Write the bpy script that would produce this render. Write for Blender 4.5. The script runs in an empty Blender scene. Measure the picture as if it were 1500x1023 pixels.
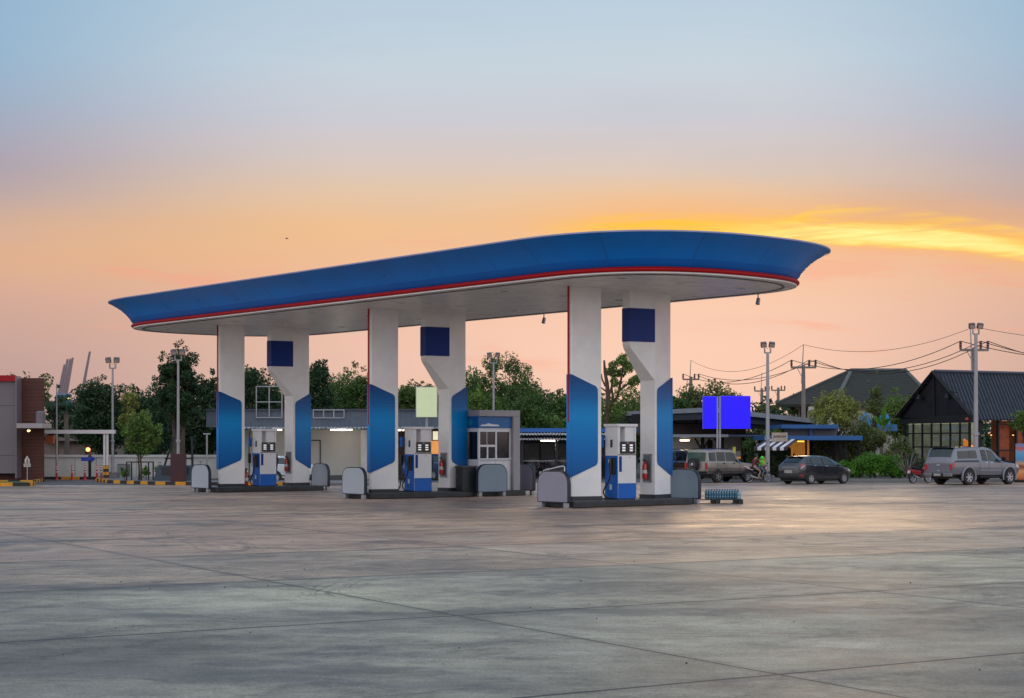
import bpy, bmesh, math, random
import numpy as np
from mathutils import Vector, Matrix, Euler
R = math.radians
rnd = random.Random(7)
SC = bpy.context.scene
COL = SC.collection

# ------------------------------------------------------------------ camera
CAM_H = 1.9
F = 2450.0                      # focal length in pixels of the 1500 px wide photograph
HZ = 652.0
cd = bpy.data.cameras.new('camera'); cam = bpy.data.objects.new('camera', cd); COL.objects.link(cam)
cam.location = (0, 0, CAM_H); cam.rotation_euler = (R(90), 0, 0)
cd.sensor_width = 36; cd.lens = F / 1500 * 36; cd.shift_y = (HZ - 511.5) / 1500
cd.clip_start = .1; cd.clip_end = 8000
SC.camera = cam

def srgb(r, g, b):
    f = lambda v: (v / 255 / 12.92) if v / 255 <= .04045 else ((v / 255 + .055) / 1.055) ** 2.4
    return (f(r), f(g), f(b), 1)

# ------------------------------------------------------------------ world
SUN_AZ, SUN_EL = R(9), R(6.5)
wd = bpy.data.worlds.new('World'); SC.world = wd; wd.use_nodes = True
wt = wd.node_tree; wt.nodes.clear()

def nd(t, typ, **kw):
    n = t.nodes.new(typ)
    for k, v in kw.items(): setattr(n, k, v)
    return n
def mth(t, op, a, b=None, c=None, clamp=False):
    n = nd(t, 'ShaderNodeMath', operation=op); n.use_clamp = clamp
    for i, v in enumerate((a, b, c)):
        if v is None: continue
        if isinstance(v, (int, float)): n.inputs[i].default_value = v
        else: t.links.new(v, n.inputs[i])
    return n.outputs[0]
def mixc(t, fac, a, b, mode='MIX'):
    n = nd(t, 'ShaderNodeMix', data_type='RGBA', blend_type=mode)
    for i, v in ((0, fac), (6, a), (7, b)):
        if isinstance(v, (int, float)): n.inputs[i].default_value = v
        elif isinstance(v, tuple): n.inputs[i].default_value = v
        else: t.links.new(v, n.inputs[i])
    return n.outputs[2]
def ramp(t, fac, stops, interp='LINEAR'):
    n = nd(t, 'ShaderNodeValToRGB'); cr = n.color_ramp; cr.interpolation = interp
    while len(cr.elements) < len(stops): cr.elements.new(.5)
    for e, (p, c) in zip(cr.elements, stops): e.position = p; e.color = c
    t.links.new(fac, n.inputs[0]); return n.outputs[0]
def smooth(t, v, a, b):
    n = nd(t, 'ShaderNodeMapRange', interpolation_type='SMOOTHSTEP')
    t.links.new(v, n.inputs[0]); n.inputs[1].default_value = a; n.inputs[2].default_value = b
    return n.outputs[0]
def noise(t, vec, scale, detail=4, rough=.55, dim='3D'):
    n = nd(t, 'ShaderNodeTexNoise', noise_dimensions=dim); n.inputs['Scale'].default_value = scale
    n.inputs['Detail'].default_value = detail; n.inputs['Roughness'].default_value = rough
    if vec is not None: t.links.new(vec, n.inputs['Vector'])
    return n.outputs[0]
def comb(t, x, y, z):
    n = nd(t, 'ShaderNodeCombineXYZ')
    for i, v in enumerate((x, y, z)):
        if isinstance(v, (int, float)): n.inputs[i].default_value = v
        else: t.links.new(v, n.inputs[i])
    return n.outputs[0]

tc = nd(wt, 'ShaderNodeTexCoord'); sp = nd(wt, 'ShaderNodeSeparateXYZ'); wt.links.new(tc.outputs['Generated'], sp.inputs[0])
sx, sy, sz = sp.outputs
ys = mth(wt, 'MAXIMUM', sy, .05)
U = mth(wt, 'DIVIDE', sx, ys); V = mth(wt, 'DIVIDE', sz, ys)
K = 1 / .45
front = ramp(wt, mth(wt, 'MULTIPLY', mth(wt, 'MAXIMUM', sz, 0), K), [
    (0, srgb(208, 180, 172)), (.025 * K, srgb(216, 180, 168)), (.055 * K, srgb(224, 182, 164)), (.085 * K, srgb(230, 181, 153)),
    (.108 * K, srgb(235, 182, 139)), (.130 * K, srgb(236, 188, 140)), (.150 * K, srgb(226, 196, 168)), (.168 * K, srgb(213, 198, 192)),
    (.192 * K, srgb(201, 202, 211)), (.222 * K, srgb(195, 209, 220)), (.262 * K, srgb(182, 204, 221)), (1, srgb(120, 160, 200))])
back = ramp(wt, mth(wt, 'MAXIMUM', sz, 0), [
    (0, srgb(196, 182, 182)), (.12, srgb(208, 202, 204)), (.3, srgb(206, 208, 214)), (.6, srgb(196, 204, 214)), (1, srgb(176, 194, 212))])
# warmth is strongest towards the sunset and fades sideways
azf = smooth(wt, mth(wt, 'ADD', mth(wt, 'MULTIPLY', sy, math.cos(SUN_AZ)), mth(wt, 'MULTIPLY', sx, math.sin(SUN_AZ))), -.15, .75)
base = mixc(wt, azf, back, front)
# a lighter glow low in the middle of the view, duller pink towards the sides
g = mth(wt, 'MULTIPLY', smooth(wt, mth(wt, 'ABSOLUTE', mth(wt, 'SUBTRACT', U, .085)), .34, 0), smooth(wt, mth(wt, 'ABSOLUTE', mth(wt, 'SUBTRACT', V, .06)), .10, 0))
base = mixc(wt, mth(wt, 'MULTIPLY', g, .7), base, srgb(250, 206, 184))
side = mth(wt, 'MULTIPLY', smooth(wt, mth(wt, 'ABSOLUTE', mth(wt, 'SUBTRACT', U, .03)), .10, .38), smooth(wt, V, .15, .03))
base = mixc(wt, mth(wt, 'MULTIPLY', side, .7), base, srgb(172, 142, 142))
# the sky dims and turns violet blue away from the sunset
fall = mth(wt, 'MULTIPLY', smooth(wt, mth(wt, 'ABSOLUTE', mth(wt, 'SUBTRACT', U, .02)), .10, .40), mth(wt, 'MULTIPLY', smooth(wt, V, .10, .17), smooth(wt, sy, .30, .80)))
base = mixc(wt, mth(wt, 'MULTIPLY', fall, .9), base, mixc(wt, smooth(wt, V, .15, .24), srgb(158, 148, 168), srgb(134, 172, 202)))
# large soft cloud veils
cv = comb(wt, mth(wt, 'MULTIPLY', U, 1.0), mth(wt, 'MULTIPLY', V, 4.0), 3.1)
n1 = noise(wt, cv, 2.6, 5, .6)
base = mixc(wt, mth(wt, 'MULTIPLY', smooth(wt, n1, .47, .72), mth(wt, 'MULTIPLY', .16, smooth(wt, V, .02, .12))), base, srgb(150, 160, 186))
# small pink wisps low on the left and right
cw = comb(wt, mth(wt, 'MULTIPLY', U, 3.0), mth(wt, 'MULTIPLY', mth(wt, 'ADD', V, mth(wt, 'MULTIPLY', U, .05)), 26.0), 9.7)
n2 = noise(wt, cw, 2.2, 5, .6)
wis = mth(wt, 'MULTIPLY', smooth(wt, n2, .56, .70), mth(wt, 'MULTIPLY', smooth(wt, V, .135, .10), smooth(wt, V, .02, .06)))
base = mixc(wt, mth(wt, 'MULTIPLY', wis, .42), base, srgb(244, 160, 134))
# the burning yellow cloud bank over the right half of the canopy
cn = comb(wt, mth(wt, 'MULTIPLY', U, 9.0), mth(wt, 'MULTIPLY', mth(wt, 'ADD', V, mth(wt, 'MULTIPLY', U, .05)), 95.0), 1.3)
n3 = noise(wt, cn, 1.0, 6, .62)
n4 = noise(wt, comb(wt, mth(wt, 'MULTIPLY', U, 16.0), mth(wt, 'MULTIPLY', V, 90.0), 4.3), 1.0, 5, .6)
um = mth(wt, 'SUBTRACT', U, .10)
def curve(pts):
    return mth(wt, 'ADD', .10, mth(wt, 'MULTIPLY', ramp(wt, mth(wt, 'MULTIPLY', U, 2.5), [(u_ * 2.5, (((v_ - .10) / .05),) * 3 + (1,)) for u_, v_ in pts], 'B_SPLINE'), .05))
vc = curve([(.02, .1290), (.06, .1308), (.10, .1325), (.15, .1298), (.19, .1268), (.22, .1262), (.27, .1235), (.31, .1165), (.38, .108)])
dv = mth(wt, 'ADD', mth(wt, 'SUBTRACT', V, vc), mth(wt, 'MULTIPLY', mth(wt, 'SUBTRACT', n3, .5), .022))
n5 = noise(wt, comb(wt, mth(wt, 'MULTIPLY', U, 11.0), mth(wt, 'MULTIPLY', mth(wt, 'SUBTRACT', V, mth(wt, 'MULTIPLY', U, .10)), 230.0), 8.3), 1.0, 6, .6)
low = smooth(wt, dv, -.0085, -.002); up = smooth(wt, dv, .012, .000)
along = mth(wt, 'MULTIPLY', smooth(wt, U, .0, .08), smooth(wt, U, .60, .28))
band = mth(wt, 'MULTIPLY', mth(wt, 'MULTIPLY', low, up), along)
vc2 = curve([(.150, .1270), (.162, .1310), (.172, .1375), (.182, .1415), (.204, .1418), (.235, .1385), (.265, .1340), (.306, .1270), (.38, .115)])
dv2 = mth(wt, 'ADD', mth(wt, 'SUBTRACT', V, vc2), mth(wt, 'MULTIPLY', mth(wt, 'SUBTRACT', n4, .5), .014))
b2 = mth(wt, 'MULTIPLY', mth(wt, 'MULTIPLY', smooth(wt, dv2, -.007, 0), smooth(wt, dv2, .004, 0)), mth(wt, 'MULTIPLY', smooth(wt, U, .150, .162), smooth(wt, U, .6, .2)))
glow = mth(wt, 'MULTIPLY', mth(wt, 'MULTIPLY', smooth(wt, dv, -.02, 0), smooth(wt, dv, .035, 0)), smooth(wt, U, -.06, .1))
base = mixc(wt, mth(wt, 'MULTIPLY', glow, mth(wt, 'ADD', .2, mth(wt, 'MULTIPLY', n3, .7))), base, srgb(250, 176, 96))
base = mixc(wt, mth(wt, 'MULTIPLY', b2, mth(wt, 'MULTIPLY', smooth(wt, n5, .30, .65), 1.0), clamp=True), base, srgb(255, 202, 96))
base = mixc(wt, mth(wt, 'MULTIPLY', band, mth(wt, 'MULTIPLY', smooth(wt, n5, .24, .54), mth(wt, 'ADD', .62, mth(wt, 'MULTIPLY', n4, .8))), clamp=True), base, srgb(255, 194, 66))
veil = mth(wt, 'MULTIPLY', mth(wt, 'MULTIPLY', smooth(wt, V, .128, .136), smooth(wt, V, .165, .142)), mth(wt, 'MULTIPLY', smooth(wt, U, .15, .24), mth(wt, 'ADD', .15, mth(wt, 'MULTIPLY', n4, .7))))
base = mixc(wt, mth(wt, 'MULTIPLY', veil, .5), base, srgb(196, 148, 132))
core = mth(wt, 'MULTIPLY', mth(wt, 'MULTIPLY', smooth(wt, dv, -.007, -.001), smooth(wt, dv, .006, -.001)), mth(wt, 'MULTIPLY', smooth(wt, U, .10, .2), smooth(wt, U, .42, .26)))
base = mixc(wt, mth(wt, 'MULTIPLY', core, mth(wt, 'ADD', .35, mth(wt, 'MULTIPLY', smooth(wt, n5, .33, .55), .65))), base, srgb(255, 240, 150))
base = mixc(wt, smooth(wt, sz, 0, -.05), base, srgb(120, 105, 98))
# stronger skylight from the half of the sky behind the camera and overhead
gain = mth(wt, 'ADD', 1.0, mth(wt, 'MULTIPLY', smooth(wt, sy, .45, -.25), 1.0))
sky = nd(wt, 'ShaderNodeTexSky', sky_type='NISHITA'); sky.sun_disc = False
sky.sun_elevation = SUN_EL; sky.sun_rotation = SUN_AZ
vm = nd(wt, 'ShaderNodeVectorMath', operation='SCALE'); wt.links.new(base, vm.inputs[0]); wt.links.new(gain, vm.inputs[3])
bg1 = nd(wt, 'ShaderNodeBackground'); wt.links.new(vm.outputs[0], bg1.inputs[0]); bg1.inputs[1].default_value = 1.0
bg2 = nd(wt, 'ShaderNodeBackground'); wt.links.new(sky.outputs[0], bg2.inputs[0]); bg2.inputs[1].default_value = .0015
add = nd(wt, 'ShaderNodeAddShader'); wo = nd(wt, 'ShaderNodeOutputWorld')
wt.links.new(bg1.outputs[0], add.inputs[0]); wt.links.new(bg2.outputs[0], add.inputs[1]); wt.links.new(add.outputs[0], wo.inputs[0])

sd = bpy.data.lights.new('sun', 'SUN'); sun = bpy.data.objects.new('sun', sd); COL.objects.link(sun)
sd.energy = .4; sd.angle = R(14); sd.color = (1, .66, .36)
sdir = Vector((math.sin(SUN_AZ) * math.cos(SUN_EL), math.cos(SUN_AZ) * math.cos(SUN_EL), math.sin(SUN_EL)))
sun.rotation_euler = sdir.to_track_quat('Z', 'Y').to_euler(); sun.location = (20, 100, 60)
SC.view_settings.view_transform = 'Standard'; SC.view_settings.look = 'None'
SC.view_settings.exposure = 0; SC.view_settings.gamma = 1
SC.cycles.use_denoising = True
SC.cycles.max_bounces = 6

# ------------------------------------------------------------------ placing
def X(px, d): return (px - 750) / F * d
def Z(py, d): return CAM_H - (py - HZ) * d / F
def D(py): return CAM_H * F / (py - HZ)

# ------------------------------------------------------------------ materials
MATS = {}
def mat(name, col, rough=.6, metal=0, var=.12, vs=1.5, bump=0, bs=20, emit=None, es=1, spec=.5, coat=0, alpha=1, trans=0):
    if name in MATS: return MATS[name]
    m = bpy.data.materials.new(name); m.use_nodes = True; t = m.node_tree
    p = t.nodes['Principled BSDF']; c = col if len(col) == 4 else (*col, 1)
    p.inputs['Roughness'].default_value = rough; p.inputs['Metallic'].default_value = metal
    p.inputs['Specular IOR Level'].default_value = spec; p.inputs['Coat Weight'].default_value = coat; p.inputs['Coat Roughness'].default_value = .08
    tcn = nd(t, 'ShaderNodeTexCoord')
    n = noise(t, tcn.outputs['Object'], vs, 6, .65)
    dark = tuple(v * (1 - var) for v in c[:3]) + (1,); lite = tuple(min(1, v * (1 + var)) for v in c[:3]) + (1,)
    t.links.new(ramp(t, n, [(.3, dark), (.7, lite)]), p.inputs['Base Color'])
    rn = mth(t, 'ADD', rough - .08, mth(t, 'MULTIPLY', n, .16), clamp=True)
    t.links.new(rn, p.inputs['Roughness'])
    if bump:
        bn = nd(t, 'ShaderNodeBump'); bn.inputs['Strength'].default_value = bump; bn.inputs['Distance'].default_value = .02
        t.links.new(noise(t, tcn.outputs['Object'], bs, 3), bn.inputs['Height']); t.links.new(bn.outputs[0], p.inputs['Normal'])
    if emit: p.inputs['Emission Color'].default_value = (*emit[:3], 1); p.inputs['Emission Strength'].default_value = es
    if trans: p.inputs['Transmission Weight'].default_value = trans
    MATS[name] = m; return m

def mat_stripes(name, c1, c2, scale, axis='X', rough=.6, bump=.6, duty=.5, metal=0, profile='SIN', spec=.5):
    """bands across an object axis: slats, corrugation, planks"""
    if name in MATS: return MATS[name]
    m = bpy.data.materials.new(name); m.use_nodes = True; t = m.node_tree; p = t.nodes['Principled BSDF']
    p.inputs['Metallic'].default_value = metal; p.inputs['Specular IOR Level'].default_value = spec
    tcn = nd(t, 'ShaderNodeTexCoord'); s = nd(t, 'ShaderNodeSeparateXYZ'); t.links.new(tcn.outputs['Object'], s.inputs[0])
    v = mth(t, 'MULTIPLY', s.outputs['XYZ'.index(axis)], scale)
    if profile == 'SIN': h = mth(t, 'ADD', .5, mth(t, 'MULTIPLY', mth(t, 'SINE', mth(t, 'MULTIPLY', v, 2 * math.pi)), .5))
    else: h = mth(t, 'GREATER_THAN', mth(t, 'FRACT', v), duty)
    n = noise(t, tcn.outputs['Object'], 2.3, 6, .7)
    c = mixc(t, h, c1, c2)
    c = mixc(t, mth(t, 'MULTIPLY', smooth(t, n, .35, .7), .35), c, tuple(v * .55 for v in c1[:3]) + (1,))
    t.links.new(c, p.inputs['Base Color']); p.inputs['Roughness'].default_value = rough
    bn = nd(t, 'ShaderNodeBump'); bn.inputs['Strength'].default_value = bump; bn.inputs['Distance'].default_value = .03
    t.links.new(h, bn.inputs['Height']); t.links.new(bn.outputs[0], p.inputs['Normal'])
    MATS[name] = m; return m

def mat_leaf(name, dark, lite, tip=None):
    if name in MATS: return MATS[name]
    m = bpy.data.materials.new(name); m.use_nodes = True; t = m.node_tree; t.nodes.clear()
    gm = nd(t, 'ShaderNodeNewGeometry'); tcn = nd(t, 'ShaderNodeTexCoord')
    n = noise(t, tcn.outputs['Object'], .9, 3, .6)
    f = mth(t, 'ADD', mth(t, 'MULTIPLY', gm.outputs['Random Per Island'], .55), mth(t, 'MULTIPLY', smooth(t, n, .35, .65), .45))
    c = ramp(t, f, [(0, dark), (.6, tuple((a + b) / 2 for a, b in zip(dark, lite))), (1, lite)] if tip is None else [(0, dark), (.7, lite), (1, tip)])
    a = nd(t, 'ShaderNodeBsdfPrincipled'); a.inputs['Roughness'].default_value = .55; a.inputs['Specular IOR Level'].default_value = .3
    b = nd(t, 'ShaderNodeBsdfTranslucent'); mx = nd(t, 'ShaderNodeMixShader'); mx.inputs[0].default_value = .3
    t.links.new(c, a.inputs['Base Color']); t.links.new(c, b.inputs['Color'])
    t.links.new(a.outputs[0], mx.inputs[1]); t.links.new(b.outputs[0], mx.inputs[2])
    o = nd(t, 'ShaderNodeOutputMaterial'); t.links.new(mx.outputs[0], o.inputs[0]); MATS[name] = m; return m

def mat_glass(name, col, rough=.08, emit=None, es=1.0):
    """window glass seen from outside in dim light: dark tint with a mirror-like coat"""
    return mat(name, col, rough, 0, .3, 3, emit=emit, es=es, spec=.55)

def mat_clear(name, tint=(.75, .85, .88), op=.22):
    if name in MATS: return MATS[name]
    m = bpy.data.materials.new(name); m.use_nodes = True; t = m.node_tree; t.nodes.clear()
    a = nd(t, 'ShaderNodeBsdfTransparent'); a.inputs[0].default_value = (*tint, 1)
    b = nd(t, 'ShaderNodeBsdfGlossy'); b.inputs[0].default_value = (.8, .8, .8, 1); b.inputs['Roughness'].default_value = .05
    fr = nd(t, 'ShaderNodeFresnel'); fr.inputs[0].default_value = 1.5
    mx = nd(t, 'ShaderNodeMixShader'); t.links.new(mth(t, 'ADD', mth(t, 'MULTIPLY', fr.outputs[0], .5), op * .1, clamp=True), mx.inputs[0])
    t.links.new(a.outputs[0], mx.inputs[1]); t.links.new(b.outputs[0], mx.inputs[2])
    o = nd(t, 'ShaderNodeOutputMaterial'); t.links.new(mx.outputs[0], o.inputs[0]); MATS[name] = m; return m

# ------------------------------------------------------------------ mesh builder
class MB:
    def __init__(s): s.bm = bmesh.new(); s.mi = 0
    def _tag(s, vs):
        fs = {f for v in vs for f in v.link_faces}
        for f in fs: f.material_index = s.mi
        return vs
    def box(s, c, size, rz=0, bevel=0, rx=0, ry=0):
        M = Matrix.Translation(c) @ Euler((rx, ry, rz)).to_matrix().to_4x4() @ Matrix.Diagonal((*size, 1))
        r = bmesh.ops.create_cube(s.bm, size=1, matrix=M); vs = r['verts']
        if bevel:
            es = list({e for v in vs for e in v.link_edges})
            rr = bmesh.ops.bevel(s.bm, geom=es, offset=bevel, segments=2, affect='EDGES', profile=.6)
            for f in rr['faces']: f.material_index = s.mi
            vs = [v for v in rr['verts'] if v.is_valid] + [v for v in vs if v.is_valid]
        s._tag(vs); return s
    def b2(s, x0, x1, y0, y1, z0, z1, bevel=0):
        return s.box(((x0 + x1) / 2, (y0 + y1) / 2, (z0 + z1) / 2), (abs(x1 - x0), abs(y1 - y0), abs(z1 - z0)), bevel=bevel)
    def cyl(s, p0, p1, r0, r1=None, seg=12, cap=True):
        p0 = Vector(p0); p1 = Vector(p1); r1 = r0 if r1 is None else r1; v = p1 - p0
        M = Matrix.Translation((p0 + p1) / 2) @ v.to_track_quat('Z', 'Y').to_matrix().to_4x4()
        r = bmesh.ops.create_cone(s.bm, cap_ends=cap, segments=seg, radius1=r0, radius2=r1, depth=v.length, matrix=M)
        s._tag(r['verts']); return s
    def tube(s, pts, r, seg=8):
        pts = [Vector(p) for p in pts]; rings = []
        rs = r if isinstance(r, (list, tuple)) else [r] * len(pts)
        for i, p in enumerate(pts):
            t = (pts[min(i + 1, len(pts) - 1)] - pts[max(i - 1, 0)]).normalized()
            q = t.to_track_quat('Z', 'Y')
            rings.append([s.bm.verts.new(p + q @ Vector((rs[i] * math.cos(2 * math.pi * k / seg), rs[i] * math.sin(2 * math.pi * k / seg), 0))) for k in range(seg)])
        # align successive rings
        for a, b in zip(rings, rings[1:]):
            off = min(range(seg), key=lambda o: (b[o].co - a[0].co - (Vector(b[o].co) - Vector(b[o].co))).length)
            for k in range(seg):
                f = s.bm.faces.new((a[k], a[(k + 1) % seg], b[(k + 1 + off) % seg], b[(k + off) % seg])); f.material_index = s.mi
            b[:] = b[off:] + b[:off]
        for ring in (rings[0], rings[-1]):
            f = s.bm.faces.new(ring); f.material_index = s.mi
        return s
    def sph(s, c, r, u=12, v=8, scale=(1, 1, 1), rot=None):
        M = Matrix.Translation(c) @ (rot.to_matrix().to_4x4() if rot else Matrix()) @ Matrix.Diagonal((*scale, 1))
        rr = bmesh.ops.create_uvsphere(s.bm, u_segments=u, v_segments=v, radius=r, matrix=M); s._tag(rr['verts']); return s
    def face(s, pts):
        f = s.bm.faces.new([s.bm.verts.new(p) for p in pts]); f.material_index = s.mi; return s
    def prism(s, pts, vec):
        """closed polygon pts (3-D) extruded by vec"""
        vec = Vector(vec); a = [s.bm.verts.new(p) for p in pts]; b = [s.bm.verts.new(Vector(p) + vec) for p in pts]
        n = len(pts); fs = [s.bm.faces.new(a), s.bm.faces.new(b[::-1])]
        for i in range(n): fs.append(s.bm.faces.new((a[i], b[i], b[(i + 1) % n], a[(i + 1) % n])))
        for f in fs: f.material_index = s.mi
        return s
    def lathe(s, prof, c=(0, 0, 0), seg=24, axis='Z', cap=True):
        rings = []
        for r, h in prof:
            ring = []
            for k in range(seg):
                a = 2 * math.pi * k / seg; x, y = r * math.cos(a), r * math.sin(a)
                co = {'Z': (x, y, h), 'Y': (x, h, y), 'X': (h, x, y)}[axis]
                ring.append(s.bm.verts.new(Vector(c) + Vector(co)))
            rings.append(ring)
        for a, b in zip(rings, rings[1:]):
            for k in range(seg):
                f = s.bm.faces.new((a[k], a[(k + 1) % seg], b[(k + 1) % seg], b[k])); f.material_index = s.mi
        if cap:
            for ring in (rings[0], rings[-1]):
                f = s.bm.faces.new(ring); f.material_index = s.mi
        return s
    def build(s, name, m, parent=None, smooth=None, world=False, bev=0):
        me = bpy.data.meshes.new(name)
        bmesh.ops.recalc_face_normals(s.bm, faces=s.bm.faces)
        s.bm.to_mesh(me); s.bm.free()
        for mm in (m if isinstance(m, (list, tuple)) else [m]): me.materials.append(mm)
        if smooth is not None:
            me.polygons.foreach_set('use_smooth', [True] * len(me.polygons)); me.set_sharp_from_angle(angle=R(smooth))
        o = bpy.data.objects.new(name, me); COL.objects.link(o)
        if parent is not None:
            if world:
                Mi = Matrix()
                q = parent
                while q is not None:
                    Mi = (Matrix.Translation(q.location) @ q.rotation_euler.to_matrix().to_4x4()) @ Mi; q = q.parent
                me.transform(Mi.inverted())
            o.parent = parent
        if bev:
            b = o.modifiers.new('bevel', 'BEVEL'); b.width = bev; b.segments = 2; b.limit_method = 'ANGLE'; b.angle_limit = R(40)
        return o

def tag(o, label=None, cat=None, group=None, kind=None):
    if label: o['label'] = label
    if cat: o['category'] = cat
    if group: o['group'] = group
    if kind: o['kind'] = kind
    return o
def thing(name, label, cat, loc=(0, 0, 0), rz=0, group=None):
    o = bpy.data.objects.new(name, None); COL.objects.link(o); o.empty_display_size = .3
    o.location = loc; o.rotation_euler = (0, 0, rz); return tag(o, label, cat, group)
def copy_thing(root, loc, rz=None, label=None, scale=None):
    r = root.copy(); COL.objects.link(r); r.location = loc
    if rz is not None: r.rotation_euler = (0, 0, rz)
    if label: r['label'] = label
    if scale: r.scale = scale
    for ch in list(root.children):
        c = ch.copy(); COL.objects.link(c); c.parent = r
        for gch in list(ch.children):
            d = gch.copy(); COL.objects.link(d); d.parent = c
    return r

def np_mesh(name, verts, faces, m, parent=None, loc=(0, 0, 0), smooth=False):
    me = bpy.data.meshes.new(name); n = len(verts); k = faces.shape[1]
    me.vertices.add(n); me.vertices.foreach_set('co', verts.astype(np.float32).ravel())
    me.loops.add(faces.size); me.loops.foreach_set('vertex_index', faces.astype(np.int32).ravel())
    me.polygons.add(len(faces)); me.polygons.foreach_set('loop_start', np.arange(0, faces.size, k, dtype=np.int32))
    me.update(calc_edges=True); me.validate()
    for mm in (m if isinstance(m, (list, tuple)) else [m]): me.materials.append(mm)
    o = bpy.data.objects.new(name, me); COL.objects.link(o); o.location = loc
    if parent is not None: o.parent = parent
    return o

# ------------------------------------------------------------------ shared materials
M_white = mat('white_panel', srgb(226, 226, 226), .34, var=.09, vs=1.1, coat=.15)
M_soffit = mat_stripes('white_soffit_slats', srgb(165, 163, 158), srgb(246, 245, 242), 4.0, 'Y', .34, .8, .13, profile='SQ', spec=.5)
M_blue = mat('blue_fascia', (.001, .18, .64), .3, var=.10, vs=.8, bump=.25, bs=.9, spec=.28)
M_blue_low = mat('shaded_blue_fascia', (.001, .115, .46), .32, var=.08, vs=.8, bump=.2, bs=.9, spec=.25)  # fascia blue darkened: the ground reflection on the down-facing band, put into colour
M_seam = mat('panel_seam', (.002, .07, .26), .5)
M_red = mat('red_trim', (.36, .003, .006), .45, var=.15, spec=.2)
M_rim = mat('pale_metal_rim', srgb(150, 160, 200), .4, .3)
M_navy = mat('navy_panel', (.002, .026, .20), .4, var=.2, vs=2, spec=.25)
M_dark = mat('dark_skirt', (.022, .028, .034), .5, var=.3)
M_kerbdark = mat('dark_island_kerb', (.018, .022, .026), .5, var=.5, vs=3, bump=.3)
M_black = mat('black_plastic', (.012, .012, .014), .45)
M_rubber = mat('tyre_rubber', (.014, .014, .015), .75, bump=.3, bs=60)
M_chrome = mat('chrome', (.55, .56, .58), .2, .9)
M_steel = mat('galvanised_steel', srgb(150, 152, 156), .45, .5, var=.15, vs=2)
M_pole = mat('grey_pole_paint', srgb(150, 147, 150), .45, .2, var=.12)
M_screen = mat('display_glass', (.008, .008, .012), .25)
M_digit = mat('lit_digits', srgb(220, 224, 225), .4, emit=srgb(220, 228, 230), es=.5)
M_tube = mat('fluorescent_tube', srgb(255, 240, 225), .4, emit=srgb(255, 232, 205), es=3.5)
M_bulb = mat('warm_bulb', srgb(255, 200, 140), .4, emit=srgb(255, 190, 110), es=9)
M_grass = mat('lawn', (.03, .09, .02), .9, var=.4, vs=6, bump=.6)
M_kerby = mat('yellow_kerb_paint', srgb(205, 140, 30), .7, var=.25, vs=5)
M_kerbb = mat('black_kerb_paint', srgb(40, 38, 38), .7, var=.3, vs=5)
M_wallw = mat('white_render_wall', srgb(200, 198, 194), .8, var=.12, vs=.8, bump=.2)
M_bark = mat('bark', (.075, .055, .042), .9, var=.4, vs=5, bump=.8, bs=12)
M_barkg = mat('grey_bark', (.14, .12, .10), .9, var=.35, vs=5, bump=.8, bs=12)
M_brown = mat('dark_timber', (.05, .025, .016), .7, var=.3, vs=4)

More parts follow.
